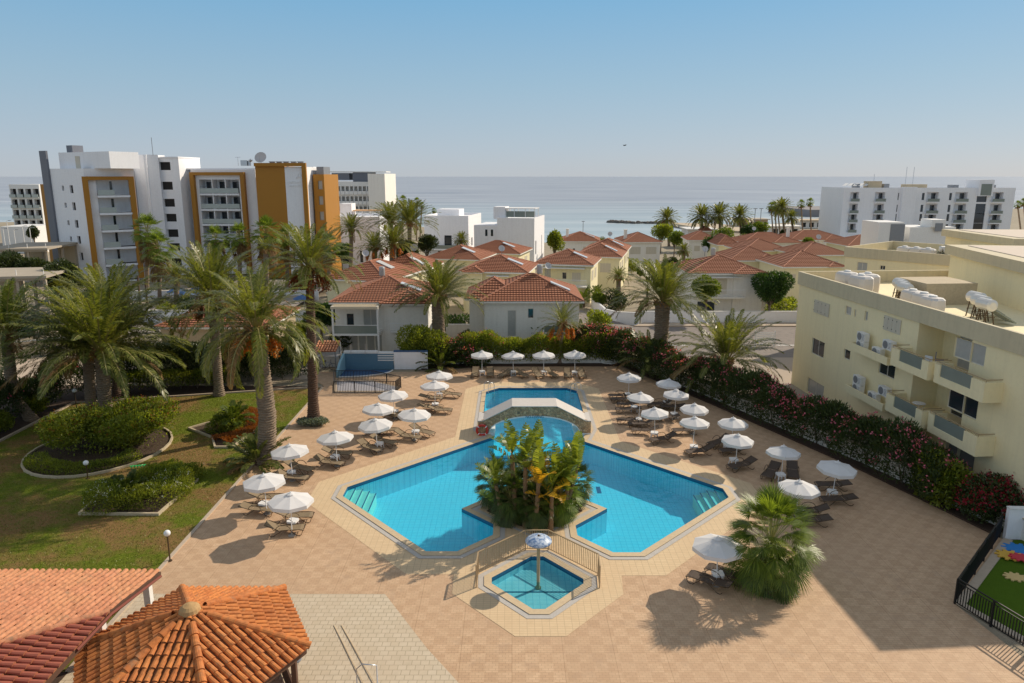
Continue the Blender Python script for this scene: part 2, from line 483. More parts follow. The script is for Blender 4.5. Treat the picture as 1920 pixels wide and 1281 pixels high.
class MB:
    def __init__(s): s.v, s.f, s.m, s.uv = [], [], [], {}
    def face(s, pts, m=0, uv=None):
        b = len(s.v)
        s.v.extend([tuple(p) for p in pts]); s.f.append(tuple(range(b, b + len(pts)))); s.m.append(m)
        if uv: s.uv[len(s.f) - 1] = uv
    def box(s, x0, y0, z0, x1, y1, z1, m=0, T=None):
        p = [(x0, y0, z0), (x1, y0, z0), (x1, y1, z0), (x0, y1, z0), (x0, y0, z1), (x1, y0, z1), (x1, y1, z1), (x0, y1, z1)]
        if T is not None: p = [tuple(T @ Vector(q)) for q in p]
        b = len(s.v); s.v.extend(p)
        for q in ((3, 2, 1, 0), (4, 5, 6, 7), (0, 1, 5, 4), (1, 2, 6, 5), (2, 3, 7, 6), (3, 0, 4, 7)):
            s.f.append(tuple(b + i for i in q)); s.m.append(m)
        return s
    def cbox(s, cx, cy, cz, sx, sy, sz, m=0, T=None):
        return s.box(cx - sx / 2, cy - sy / 2, cz - sz / 2, cx + sx / 2, cy + sy / 2, cz + sz / 2, m, T)
    def beam(s, a, b, w, h, m=0):
        a, b = Vector(a), Vector(b)
        d = b - a; L_ = d.length
        q = d.to_track_quat('X', 'Z')
        T = Matrix.Translation(a) @ q.to_matrix().to_4x4()
        return s.box(0, -w / 2, -h / 2, L_, w / 2, h / 2, m, T)
    def tube(s, pts, r, n=8, m=0, cap=True):
        pts = [Vector(p) for p in pts]
        if not isinstance(r, (list, tuple)): r = [r] * len(pts)
        base = len(s.v)
        up = None
        for i, p in enumerate(pts):
            d = (pts[min(i + 1, len(pts) - 1)] - pts[max(i - 1, 0)]).normalized()
            if up is None: up = Vector((1, 0, 0)) if abs(d.x) < .9 else Vector((0, 1, 0))
            a = d.cross(up)
            if a.length < 1e-4: a = d.cross(Vector((0, 0, 1)))
            a.normalize(); b = d.cross(a).normalized(); up = a.cross(d)
            for k in range(n):
                t = 2 * math.pi * k / n
                s.v.append(tuple(p + a * math.cos(t) * r[i] + b * math.sin(t) * r[i]))
        for i in range(len(pts) - 1):
            for k in range(n):
                k2 = (k + 1) % n
                s.f.append((base + i * n + k, base + i * n + k2, base + (i + 1) * n + k2, base + (i + 1) * n + k)); s.m.append(m)
        if cap:
            s.f.append(tuple(base + k for k in range(n))); s.m.append(m)
            s.f.append(tuple(base + (len(pts) - 1) * n + k for k in reversed(range(n)))); s.m.append(m)
        return s
    def lathe(s, prof, n=16, c=(0, 0, 0), m=0):
        b = len(s.v)
        for r, z in prof:
            for k in range(n):
                t = 2 * math.pi * k / n
                s.v.append((c[0] + r * math.cos(t), c[1] + r * math.sin(t), c[2] + z))
        for i in range(len(prof) - 1):
            for k in range(n):
                k2 = (k + 1) % n
                s.f.append((b + i * n + k, b + i * n + k2, b + (i + 1) * n + k2, b + (i + 1) * n + k)); s.m.append(m)
        return s
    def poly(s, pts, z0, z1=None, m=0, holes=(), mside=None):
        """flat polygon sheet at z0 (with holes), or a prism from z0 up to z1"""
        rings = [[Vector((p[0], p[1], 0)) for p in pts]] + [[Vector((p[0], p[1], 0)) for p in h] for h in holes]
        flat = [p for r_ in rings for p in r_]
        tris = geometry.tessellate_polygon(rings)
        top = z0 if z1 is None else z1
        b = len(s.v)
        s.v.extend([(p.x, p.y, top) for p in flat])
        for t in tris:
            a, c, d = (flat[i] for i in t)
            if (c - a).cross(d - a).z < 0: t = (t[0], t[2], t[1])
            s.f.append(tuple(b + i for i in t)); s.m.append(m)
        if z1 is not None:
            for r_ in rings: s.wall(r_, z0, z1, m if mside is None else mside)
        return s
    def wall(s, ring, z0, z1, m=0, closed=True):
        n = len(ring)
        for i in range(n if closed else n - 1):
            a, c = ring[i], ring[(i + 1) % n]
            s.face([(a[0], a[1], z0), (c[0], c[1], z0), (c[0], c[1], z1), (a[0], a[1], z1)], m)
        return s
    def build(s, name, mats, parent=None, smooth=False, loc=None):
        me = bpy.data.meshes.new(name)
        me.from_pydata(s.v, [], s.f)
        if not isinstance(mats, (list, tuple)): mats = [mats]
        for x in mats: me.materials.append(x)
        if any(s.m): me.polygons.foreach_set('material_index', s.m)
        if smooth: me.polygons.foreach_set('use_smooth', [True] * len(s.f))
        if s.uv:
            ul = me.uv_layers.new(name='UVMap')
            for i, uvs in s.uv.items():
                for k, li in enumerate(me.polygons[i].loop_indices): ul.data[li].uv = uvs[k]
        me.update()
        o = bpy.data.objects.new(name, me)
        if loc: o.location = loc
        return link(o, parent)

def npmesh(name, V, mats, parent=None, nper=4, midx=None):
    """V: (n, nper, 3) separate faces"""
    n = V.shape[0]
    me = bpy.data.meshes.new(name)
    me.vertices.add(n * nper)
    me.vertices.foreach_set('co', V.reshape(-1).astype(np.float32))
    me.loops.add(n * nper)
    me.loops.foreach_set('vertex_index', np.arange(n * nper, dtype=np.int32))
    me.polygons.add(n)
    me.polygons.foreach_set('loop_start', np.arange(0, n * nper, nper, dtype=np.int32))
    if not isinstance(mats, (list, tuple)): mats = [mats]
    for x in mats: me.materials.append(x)
    if midx is not None: me.polygons.foreach_set('material_index', midx.astype(np.int32))
    me.update(calc_edges=True)
    return link(bpy.data.objects.new(name, me), parent)

def unit(a): return a / (np.linalg.norm(a, axis=-1, keepdims=True) + 1e-9)

def leafquads(P, T, L, W):
    """diamond leaves at P pointing along T"""
    n = len(P)
    S = unit(np.cross(T, rng.normal(size=(n, 3))))
    L = np.broadcast_to(L, (n,))[:, None]; W = np.broadcast_to(W, (n,))[:, None]
    return np.stack([P, P + T * L * .45 + S * W * .5, P + T * L, P + T * L * .45 - S * W * .5], 1)

def struct(name, mb, mats, **k):
    return tag(mb.build(name, mats, **k), kind='structure')

# ---------------------------------------------------------------- palms
def frond_curve(az, el0, length, droop, n=12, base=(0, 0, 0)):
    """rachis points that start at elevation el0 and bend down"""
    pts, p, el = [], np.array(base, float), el0
    ds = length / n
    for i in range(n + 1):
        pts.append(p.copy())
        d = np.array([math.cos(az) * math.cos(el), math.sin(az) * math.cos(el), math.sin(el)])
        p = p + d * ds
        el -= droop / n * (0.5 + 1.1 * i / n)
    return np.array(pts)

def feather(az, el0, length, droop, nleaf=60, ll=.45, lw=.07, base=(0, 0, 0), r=None):
    """one feather frond: leaflet quads and rachis quads"""
    C = frond_curve(az, el0, length, droop, 12, base)
    t = np.linspace(.16, .99, nleaf)
    idx = t * 12
    i0 = np.minimum(idx.astype(int), 11); fr = (idx - i0)[:, None]
    P = C[i0] * (1 - fr) + C[i0 + 1] * fr
    D = unit(C[i0 + 1] - C[i0])
    side = unit(np.cross(D, np.array([0, 0, 1.0]) + 0 * D))
    up = unit(np.cross(side, D))
    out = []
    env = np.sin(np.clip(t * 1.02, 0, 1) * math.pi) ** .5 * .85 + .15
    for sg in (-1, 1):
        dirn = unit(side * sg * 1.0 + D * (.85 + .6 * t[:, None]) + up * rng.uniform(-.15, .5, (nleaf, 1)) + rng.normal(size=(nleaf, 3)) * .10)
        l = ll * env * rng.uniform(.8, 1.15, nleaf)
        droop_v = np.zeros((nleaf, 3)); droop_v[:, 2] = -l * .22
        w = unit(np.cross(dirn, up)) * lw * .5
        mid = P + dirn * l[:, None] * .55
        tip = P + dirn * l[:, None] + droop_v
        out.append(np.stack([P, mid + w, tip, mid - w], 1))
    LQ = np.concatenate(out)
    rw = np.linspace(.045, .012, 13)[:, None] * (length / 4)
    sd = unit(np.cross(np.gradient(C, axis=0), np.array([0, 0, 1.0]) + 0 * C))
    RQ = np.stack([C[:-1] - sd[:-1] * rw[:-1], C[1:] - sd[1:] * rw[1:], C[1:] + sd[1:] * rw[1:], C[:-1] + sd[:-1] * rw[:-1]], 1)
    return LQ, RQ

def date_crown(name, length, n=70, lowel=-50, mats=None, parent=None, ll=.50, nleaf=60, droop=58, dead=.06):
    LQ, RQ, DQ = [], [], []
    for i in range(n):
        f = (i + .5) / n
        el = R(86 - (86 - lowel) * f ** .9)
        az = i * 2.39996 + random.uniform(-.25, .25)
        ln = length * random.uniform(.85, 1.08) * (.78 + .22 * math.sin(min(1, f * 2) * math.pi / 2))
        dr = R(droop * (0.55 + .6 * f)) * random.uniform(.75, 1.25)
        b = np.array([math.cos(az), math.sin(az), 0]) * .22 + np.array([0, 0, .35 * (1 - f) - .15])
        l, r_ = feather(az, el, ln, dr, nleaf, ll, ll * (.125 if nleaf > 40 else .2), b)
        if f > .8 and random.random() < dead * 4: DQ.append(l)
        else: LQ.append(l)
        RQ.append(r_)
    V = np.concatenate(LQ + RQ + DQ)
    nl = sum(len(x) for x in LQ); nr = sum(len(x) for x in RQ)
    mi = np.zeros(len(V)); mi[nl:nl + nr] = 1; mi[nl + nr:] = 2
    return npmesh(name, V, mats or [FROND, RACH, DEADF], parent, 4, mi)

def trunk_mesh(name, pts, r0, r1, mat, parent, bulge=0, n=14, ring=.16, rough=.09):
    """bark with raised leaf scars; pts: bottom to top"""
    P = [Vector(p) for p in pts]
    Ls = [0]
    for i in range(1, len(P)): Ls.append(Ls[-1] + (P[i] - P[i - 1]).length)
    H = Ls[-1]; nr = max(4, int(H / ring))
    mb = MB()
    b = 0
    for i in range(nr * 2 + 1):
        s = H * i / (nr * 2)
        j = 0
        while j < len(Ls) - 2 and Ls[j + 1] < s: j += 1
        f = (s - Ls[j]) / max(1e-6, Ls[j + 1] - Ls[j])
        c = P[j].lerp(P[j + 1], f)
        t = s / H
        r = r0 + (r1 - r0) * t + bulge * math.exp(-(t / .08) ** 2) + bulge * .7 * math.exp(-((t - 1) / .06) ** 2)
        r *= 1 + (rough if i % 2 else -rough * .3)
        for k in range(n):
            a = 2 * math.pi * (k + .5 * ((i // 2) % 2)) / n
            rr = r * (1 + random.uniform(-.05, .06) + (rough * .6 if (k + i // 2) % 2 else 0))
            mb.v.append((c.x + math.cos(a) * rr, c.y + math.sin(a) * rr, c.z))
        if i:
            for k in range(n):
                k2 = (k + 1) % n
                mb.f.append((b - n + k, b - n + k2, b + k2, b + k)); mb.m.append(0)
        b += n
    mb.f.append(tuple(b - n + k for k in range(n))); mb.m.append(0)
    return mb.build(name, mat, parent)

def fruit(name, az, length, parent, base, mat, spread=.35):
    """a hanging bunch of dates"""
    S, Q = [], []
    c = np.array(base)
    a = np.array([math.cos(az), math.sin(az), 0])
    for i in range(34):
        d = a * random.uniform(.6, 1.2) + rng.normal(size=3) * .25
        p0 = c + a * .25 + np.array([0, 0, .3])
        p1 = c + a * length * .62 + d * .12 + np.array([0, 0, .05])
        p2 = p1 + d * .30 + np.array([0, 0, -length * random.uniform(.6, 1.1)])
        w = np.array([-a[1], a[0], 0]) * .018
        S.append(np.stack([p0 - w, p1 - w, p1 + w, p0 + w])); S.append(np.stack([p1 - w, p2 - w, p2 + w, p1 + w]))
        for j in range(10):
            q = p1 + (p2 - p1) * random.uniform(.35, 1) + rng.normal(size=3) * .05
            Q.append(q)
    P = np.array(Q); T = unit(rng.normal(size=P.shape))
    LQ = leafquads(P, T, .14, .11)
    V = np.concatenate([LQ, np.array(S)])
    mi = np.zeros(len(V)); mi[len(LQ):] = 1
    return npmesh(name, V, [mat, RACH], parent, 4, mi)

CROWNS = {}
def date_palm(base, top, flen, label, group='date palms', r0=.36, r1=.30, kind='std', fruits=0, fmat=None, trunkmat=None, rz=None, mid=None, name='date_palm', bulge=.12, cat='palm tree'):
    """base, top: trunk ends in the world"""
    base, top = Vector(base), Vector(top)
    t = thing(name, label, cat, base, 0, group)
    pts = [Vector((0, 0, -.1))]
    if mid is not None: pts.append(Vector(mid) - base)
    pts.append(top - base)
    trunk_mesh('trunk', pts, r0, r1, trunkmat or TRUNK, t, bulge)
    if kind not in CROWNS:
        spec = dict(std=dict(n=68, lowel=2, droop=75), full=dict(n=80, lowel=7, droop=68), flop=dict(n=74, lowel=-12, droop=105), up=dict(n=58, lowel=8, droop=66),
                    small=dict(n=44, lowel=-2, nleaf=44), far=dict(n=70, lowel=-30, nleaf=30, ll=.7), grey=dict(n=72, lowel=6, droop=68, mats=[FRONDG, RACH, DEADF]))[kind]
        c = date_crown('crown', 4.6, parent=t, **spec)
        CROWNS[kind] = c
    else:
        c = CROWNS[kind].copy(); COL.objects.link(c); c.parent = t
    c.location = top - base
    c.rotation_euler = (0, 0, random.uniform(0, 6.28) if rz is None else rz)
    c.scale = (flen / 4.6,) * 3
    if kind not in ('far',):
        sb = MB()
        for i in range(34):
            a = i * 2.4; zz = -.55 + .5 * (i / 34); rr = r1 + bulge * .5
            p = top - base + Vector((math.cos(a) * rr * .8, math.sin(a) * rr * .8, zz))
            q = p + Vector((math.cos(a) * .34, math.sin(a) * .34, .34))
            sb.beam(p, q, .12, .05)
        sb.build('leaf_bases', M('leaf_base', (.34, .19, .07), .9, .3, 4), t)
    for i in range(fruits):
        az = -math.pi / 2 + (i - (fruits - 1) / 2) * (3.6 / max(fruits, 2)) + random.uniform(-.15, .15)
        fruit('date_bunch', az, random.uniform(.95, 1.4), t, tuple(top - base + Vector((0, 0, -.25))), fmat or DATES)
    return t

def fan_leaf(P, D, rad, nseg=22, spread=R(150), up=None):
    """palmate leaf at P facing along D: narrow triangles that droop at the tips"""
    D = unit(D)
    side = unit(np.cross(D, np.array([0, 0, 1.0]) + rng.normal(size=3) * .1))
    out = []
    nrm = unit(np.cross(side, D))
    for k in range(nseg):
        a = -spread / 2 + spread * (k + .5) / nseg
        d = D * math.cos(a) + side * math.sin(a)
        l = rad * (1 - .25 * abs(a) / (spread / 2)) * random.uniform(.9, 1.08)
        w = np.cross(nrm, d) * (l * spread / nseg * .34)
        m = P + d * l * .5 + nrm * (.03 if k % 2 else -.03)
        tip = P + d * l + np.array([0, 0, -l * .10]) + nrm * random.uniform(-.06, .06)
        out.append([P, m + w, tip, m - w])
    return np.array(out)

def fan_crown(name, n, pet, rad, parent, lowel=-40, mats=None, skirt=0, nseg=20, skirtlen=2.0):
    A, B, C_ = [], [], []
    for i in range(n):
        f = (i + .5) / n
        el = R(82 - (82 - lowel) * f)
        az = i * 2.39996 + random.uniform(-.2, .2)
        d = np.array([math.cos(az) * math.cos(el), math.sin(az) * math.cos(el), math.sin(el)])
        pl = pet * random.uniform(.75, 1.15)
        p0 = np.array([0, 0, .3 * (1 - f)]); p1 = p0 + d * pl
        d2 = unit(d + np.array([0, 0, -.35 - .3 * f]))
        A.append(fan_leaf(p1, d2, rad * random.uniform(.85, 1.1), nseg))
        sd = unit(np.cross(d, np.array([0, 0, 1.0]))) * .022
        B.append([p0 - sd, p1 - sd, p1 + sd, p0 + sd])
    for i in range(skirt):
        az = random.uniform(0, 6.28); z = -random.uniform(.1, 1) * skirtlen
        p0 = np.array([math.cos(az) * .25, math.sin(az) * .25, z])
        d = unit(np.array([math.cos(az) * .45, math.sin(az) * .45, -1.0]))
        C_.append(fan_leaf(p0 + d * .2 + np.array([math.cos(az), math.sin(az), 0]) * .3, d, rad * .9, 9, R(90)))
    a = np.concatenate(A); b = np.array(B); V = [a, b]
    mi = [np.zeros(len(a)), np.ones(len(b))]
    if C_: c = np.concatenate(C_); V.append(c); mi.append(np.full(len(c), 2))
    return npmesh(name, np.concatenate(V), mats or [FAN, RACH, DEADF], parent, 4, np.concatenate(mi))

# ---------------------------------------------------------------- bushes, hedges, round trees
def bush_parts(t, rad, n, leaf=.16, mats=HEDGE, flowers=None, nf=0, fsize=.09, c=(0, 0, 0), lumps=8, name='foliage', slim=.5, flat=.0):
    """leafy mound made of several overlapping lumps, rad=(x,y,z)"""
    rad = np.array(rad, float); c = np.array(c, float)
    LC = [c + rad * rng.uniform(-.62, .62, 3) * np.array([1, 1, .6]) for _ in range(lumps)] + [c]
    sz = .5 if lumps > 12 else 1.0
    LR = [np.array([rad[0], rad[1], rad[2] / sz ** .5]) * random.uniform(.45, .62) * sz ** .5 * .85 if lumps > 12 else rad * random.uniform(.45, .62) for _ in range(lumps)] + [rad * (.93 if lumps > 12 else .8)]
    per = n // len(LC)
    Ps, Ns = [], []
    for cc, rr in zip(LC, LR):
        d = unit(rng.normal(size=(per, 3)))
        k = rng.uniform(.72, 1.06, (per, 1))
        Ps.append(cc + d * rr * k); Ns.append(d)
    P = np.concatenate(Ps); D = np.concatenate(Ns)
    keep = P[:, 2] > c[2] - rad[2] * .98
    P, D = P[keep], D[keep]
    T = unit(D * .7 + rng.normal(size=D.shape) * .6 + np.array([0, 0, .35]))
    V = leafquads(P, T, leaf * rng.uniform(.7, 1.4, len(P)), leaf * slim)
    npmesh(name, V, mats, t)
    if flowers:
        up = D[:, 2] > .05
        P2, D2 = P[up], D[up]
        cl = rng.choice(len(P2), max(1, nf // 7))
        ii = np.repeat(cl, 7)
        Q = P2[ii] + D2[ii] * .1 + rng.normal(size=(len(ii), 3)) * fsize * 1.1
        npmesh('flowers', leafquads(Q, unit(D2[ii] + rng.normal(size=Q.shape)), fsize, fsize), flowers, t)

def bush(name, label, cat, loc, rad, n, **k):
    g = k.pop('group', None)
    t = thing(name, label, cat, loc, 0, g)
    bush_parts(t, rad, n, c=(0, 0, rad[2] * .92), **k)
    return t

def hedge(name, label, pts, width, height, n, leaf=.18, mats=HEDGE, flowers=None, nf=0, stems=True, cat='hedge', slim=.35, z0=.35, hv=.25, fsize=.1, group=None, fl2=None, nf2=0, zone2=(0, 1)):
    """a wild hedge along a line of ground points; foliage, flowers and stems"""
    A = np.array([[p[0], p[1]] for p in pts], float)
    seg = np.linalg.norm(np.diff(A, axis=0), axis=1); cum = np.concatenate([[0], np.cumsum(seg)]); Ltot = cum[-1]
    o = A[0]
    t = thing(name, label, cat, (o[0], o[1], 0), 0, group)
    def at(s):
        x = np.interp(s, cum, A[:, 0]) - o[0]; y = np.interp(s, cum, A[:, 1]) - o[1]
        e = .3
        dx = np.interp(s + e, cum, A[:, 0]) - np.interp(s - e, cum, A[:, 0]); dy = np.interp(s + e, cum, A[:, 1]) - np.interp(s - e, cum, A[:, 1])
        l = np.sqrt(dx * dx + dy * dy) + 1e-6
        return x, y, dx / l, dy / l
    ph = rng.uniform(0, 6.28, 6)
    def hs(s): return 1 + hv * (np.sin(s * 1.1 + ph[0]) * .5 + np.sin(s * 2.7 + ph[1]) * .3 + np.sin(s * .5 + ph[2]) * .4)
    def shell(m, lo, hi):
        s = rng.uniform(0, Ltot, m)
        a = rng.uniform(-.35, math.pi + .35, m)
        k = rng.uniform(lo, hi, m)
        h = height * hs(s)
        ca, sa = np.cos(a), np.sin(a)
        ca = np.sign(ca) * np.abs(ca) ** .7; sa2 = np.sign(sa) * np.abs(sa) ** .8
        off = ca * width / 2 * k * (1 + .2 * np.sin(s * 1.9 + ph[3]))
        z = z0 + (h - z0) * (.35 + .65 * sa2 * k)
        x, y, dx, dy = at(s)
        P = np.stack([x - dy * off, y + dx * off, z], 1)
        D = unit(np.stack([-dy * ca, dx * ca, sa], 1))
        return P, D, s
    P, D, s = shell(n, .62, 1.08)
    T = unit(D * .6 + rng.normal(size=D.shape) * .55 + np.array([0, 0, .5]))
    npmesh('foliage', leafquads(P, T, leaf * rng.uniform(.7, 1.4, n), leaf * slim), mats, t)
    def fl(m, mat, zone, nm):
        Q, D2, s2 = shell(m // 6, .98, 1.1)
        k = (D2[:, 2] > rng.uniform(-.1, .8, len(D2))) & (np.sin(s2 * 1.7) + np.sin(s2 * .6 + 1) > rng.uniform(-1.6, .6, len(s2))) & (s2 > zone[0] * Ltot) & (s2 < zone[1] * Ltot)
        Q, D2 = Q[k], D2[k]
        Q = np.repeat(Q, 6, 0); D2 = np.repeat(D2, 6, 0)
        Q = Q + D2 * .06 + rng.normal(size=Q.shape) * fsize * 1.0
        npmesh(nm, leafquads(Q, unit(D2 + rng.normal(size=Q.shape)), fsize, fsize), mat, t)
    if flowers: fl(nf, flowers, (0, 1), 'flowers')
    if fl2: fl(nf2, fl2, zone2, 'flowers')
    if stems:
        mb = MB()
        for s_ in np.arange(.5, Ltot, 1.3):
            x, y, dx, dy = (float(v) for v in at(np.array(s_)))
            for q in range(3):
                a = random.uniform(0, 6.28)
                mb.tube([(x, y, -.05), (x + .12 * math.cos(a), y + .12 * math.sin(a), .5), (x + .35 * math.cos(a), y + .35 * math.sin(a), height * .6)], [.045, .035, .015], 5)
        mb.build('stems', WOODB, t)
    return t

def round_tree(name, label, loc, trunk_h, rad, n, mats=ROUNDT, leaf=.3, group=None, lumps=10, slim=.5, flowers=None, nf=0):
    t = thing(name, label, 'tree', loc, 0, group)
    mb = MB()
    mb.tube([(0, 0, -.1), (.05, 0, trunk_h * .6), (0, .05, trunk_h + rad[2] * .3)], [.18, .13, .09], 8)
    for i in range(7):
        a = i * 2.4
        mb.tube([(0, 0, trunk_h * .75), (math.cos(a) * rad[0] * .35, math.sin(a) * rad[1] * .35, trunk_h + rad[2] * .5), (math.cos(a) * rad[0] * .65, math.sin(a) * rad[1] * .65, trunk_h + rad[2] * .9)], [.08, .05, .02], 5)
    mb.build('trunk', WOODB, t)
    bush_parts(t, rad, n, leaf, mats, c=(0, 0, trunk_h + rad[2] * .85), lumps=lumps, name='crown', slim=slim, flowers=flowers, nf=nf)
    return t

# ---------------------------------------------------------------- walls with openings
def facade(mb, x0, x1, z0, z1, holes=(), m=0, mr=None, T=None, y=0.0):
    """wall in the plane y (faces -y); holes = (xa, xb, za, zb, depth, back material or None)"""
    mr = m if mr is None else mr
    F = (lambda p: tuple(T @ Vector(p))) if T is not None else (lambda p: p)
    xs = sorted({x0, x1, *[min(max(v, x0), x1) for h in holes for v in h[:2]]})
    zs = sorted({z0, z1, *[min(max(v, z0), z1) for h in holes for v in h[2:4]]})
    for i in range(len(xs) - 1):
        for j in range(len(zs) - 1):
            a, b, c, d = xs[i], xs[i + 1], zs[j], zs[j + 1]
            if b - a < 1e-5 or d - c < 1e-5: continue
            mx, mz = (a + b) / 2, (c + d) / 2
            if any(h[0] < mx < h[1] and h[2] < mz < h[3] for h in holes): continue
            mb.face([F((a, y, c)), F((b, y, c)), F((b, y, d)), F((a, y, d))], m)
    for h in holes:
        a, b, c, d, dp = h[:5]
        bm = h[5] if len(h) > 5 else mr
        Y = y + dp
        mb.face([F((a, y, c)), F((a, Y, c)), F((a, Y, d)), F((a, y, d))][::-1], mr)
        mb.face([F((b, y, c)), F((b, Y, c)), F((b, Y, d)), F((b, y, d))], mr)
        mb.face([F((a, y, d)), F((b, y, d)), F((b, Y, d)), F((a, Y, d))][::-1], mr)
        mb.face([F((a, y, c)), F((b, y, c)), F((b, Y, c)), F((a, Y, c))], mr)
        if bm is not None: mb.face([F((a, Y, c)), F((b, Y, c)), F((b, Y, d)), F((a, Y, d))], bm)

def SIDE(w, d, which):
    """transform that puts a facade (plane y=0) on a side of a w x d box"""
    return {'front': Matrix.Identity(4),
            'right': Matrix.Translation((w, 0, 0)) @ Matrix.Rotation(R(90), 4, 'Z'),
            'back': Matrix.Translation((w, d, 0)) @ Matrix.Rotation(R(180), 4, 'Z'),
            'left': Matrix.Translation((0, d, 0)) @ Matrix.Rotation(R(-90), 4, 'Z')}[which]

def window(parent, a, b, c, d, T=None, y=.1, style='glass', n=2, fr=.05, simple=False):
    """a window (frame > pane) or closed shutters"""
    T = T if T is not None else Matrix.Identity(4)
    mb = MB()
    if style == 'shutter':
        k = n * 2
        for i in range(k):
            xa = a + (b - a) * i / k; xb = a + (b - a) * (i + 1) / k - .02
            mb.box(xa, -.05, c, xb, -.012, d, 0, T)
            if not simple:
                for z in (c + .15, d - .2): mb.box(xa, -.062, z, xa + .06, -.051, z + .06, 1, T)
                s = c + .12
                while s < d - .12:
                    mb.box(xa + .06, -.058, s, xb - .05, -.051, s + .03, 0, T); s += .1
        return mb.build('shutters', [SHUT, BLACKM], parent)
    for x in [a + (b - a) * i / n for i in range(n + 1)]:
        x = min(max(x, a + fr / 2), b - fr / 2)
        mb.box(x - fr / 2, y - .04, c, x + fr / 2, y, d, 0, T)
    mb.box(a, y - .035, c, b, y - .005, c + fr, 0, T); mb.box(a, y - .035, d - fr, b, y - .005, d, 0, T)
    w = mb.build('window', FRAMEW, parent)
    g = MB(); g.box(a, y - .02, c, b, y - .012, d, 0, T)
    g.build('pane', {'glass': GLASS, 'curtain': CURT, 'teal': GLASSB}[style], w)
    return w

# ---------------------------------------------------------------- tiled hip roofs in real courses
def roof_face(mb, P, course=.42, lift=.085, m=0):
    """P: eave left, eave right, top right, top left (top may coincide)"""
    A, B, C_, D = [Vector(p) for p in P]
    e = (B - A).normalized()
    nrm = (B - A).cross(D - A).normalized()
    up = nrm.cross(e).normalized()
    H = (D - A).dot(up)
    n = max(2, round(H / course))
    for i in range(n):
        f0, f1 = i / n, (i + 1) / n
        a, b, c, d = A.lerp(D, f0), B.lerp(C_, f0), B.lerp(C_, f1), A.lerp(D, f1)
        uv = [((q - A).dot(e), (q - A).dot(up)) for q in (a, b, c, d)]
        a2, b2 = a + nrm * lift, b + nrm * lift
        c2, d2 = c + nrm * .004, d + nrm * .004
        mb.face([a2, b2, c2, d2] if (c - d).length > 1e-4 else [a2, b2, c2], m, uv if (c - d).length > 1e-4 else uv[:3])
        mb.face([a - nrm * .02, b - nrm * .02, b2, a2], m, [uv[0], uv[1], uv[1], uv[0]])

def hip_roof(parent, x0, y0, x1, y1, z, rise, oh=.45, front=None, ridge_r=.07, bands=True):
    """front: (xa, xb, out) a projecting hipped bay towards -y"""
    x0 -= oh; y0 -= oh; x1 += oh; y1 += oh
    w, d = x1 - x0, y1 - y0
    k = min(w, d) / 2
    mb = MB()
    if w >= d: r0, r1 = Vector((x0 + k, y0 + k, z + rise)), Vector((x1 - k, y0 + k, z + rise))
    else: r0, r1 = Vector((x0 + k, y0 + k, z + rise)), Vector((x0 + k, y1 - k, z + rise))
    a, b, c, e = Vector((x0, y0, z)), Vector((x1, y0, z)), Vector((x1, y1, z)), Vector((x0, y1, z))
    if w >= d:
        F = [(a, b, r1, r0), (b, c, r1, r1), (c, e, r0, r1), (e, a, r0, r0)]
        rid = [(r0, r1), (a, r0), (b, r1), (c, r1), (e, r0)]
    else:
        F = [(a, b, r0, r0), (b, c, r1, r0), (c, e, r1, r1), (e, a, r0, r1)]
        rid = [(r0, r1), (a, r0), (b, r0), (c, r1), (e, r1)]
    if front:
        xa, xb, out = front
        xm = (xa + xb) / 2; hw = (xb - xa) / 2
        zt = min(rise, rise * hw / k)
        p0 = Vector((xm, y0 - out + hw, z + zt + .02)); p1 = Vector((xm, y0 + k * zt / rise, z + zt + .02))
        fa, fb = Vector((xa, y0 - out, z + .02)), Vector((xb, y0 - out, z + .02))
        ga, gb = Vector((xa, y0 + .01, z + .02)), Vector((xb, y0 + .01, z + .02))
        F += [(fa, fb, p0, p0), (fb, gb, p1, p0), (ga, fa, p0, p1)]
        rid += [(fa, p0), (fb, p0), (p0, p1)]
    for f in F: roof_face(mb, f)
    roof = mb.build('roof', TILE_V, parent)
    rb = MB()
    for p, q in rid:
        if (p - q).length > .3:
            up = Vector((0, 0, .06))
            rb.tube([p + up, q + up], ridge_r, 6)
    rb.build('ridge', RIDGE, roof)
    fb_ = MB()
    ring = [a, b, c, e]
    for i in range(4):
        p, q = ring[i], ring[(i + 1) % 4]
        fb_.beam(p + Vector((0, 0, -.1)), q + Vector((0, 0, -.1)), .05, .18)
    fb_.poly([(x0, y0), (x1, y0), (x1, y1), (x0, y1)], z - .16)
    if front: fb_.box(xa + .2, y0 - out + .2, z - .18, xb - .2, y0, z + .0)
    fb_.build('eave', OFFW, roof)
    return roof
# ================================================================ THE SITE
def g2(px, py): p = G(px, py); return (p.x, p.y)

# ---- pools: outlines in metres (measured at water level), symmetric about x = 1.25
SX = 1.25
pool_out = [(-9.45, 36.05), (-9.45, 37.2), (-1.25, 45.1), (-2.15, 46.6), (-2.15, 55.3), (-1.1, 56.35), (4.6, 56.35), (5.4, 55.5), (5.4, 46.6), (4.7, 44.4),
            (12.05, 37.0), (12.05, 35.9), (6.1, 30.1), (4.8, 30.1), (3.25, 31.7), (3.25, 32.7), (5.1, 34.55), (1.2, 38.45), (-2.7, 34.55), (-.95, 32.85), (-.95, 31.75), (-2.6, 30.2), (-4.1, 30.2)]
pool_out = pool_out[::-1]     # counter-clockwise
kp = [(922, 1085), (922, 1096), (999, 1144), (1022.5, 1144), (1094, 1096), (1094, 1087.5), (1019, 1045), (996, 1045)]
kids_out = [g2(*p) for p in kp]

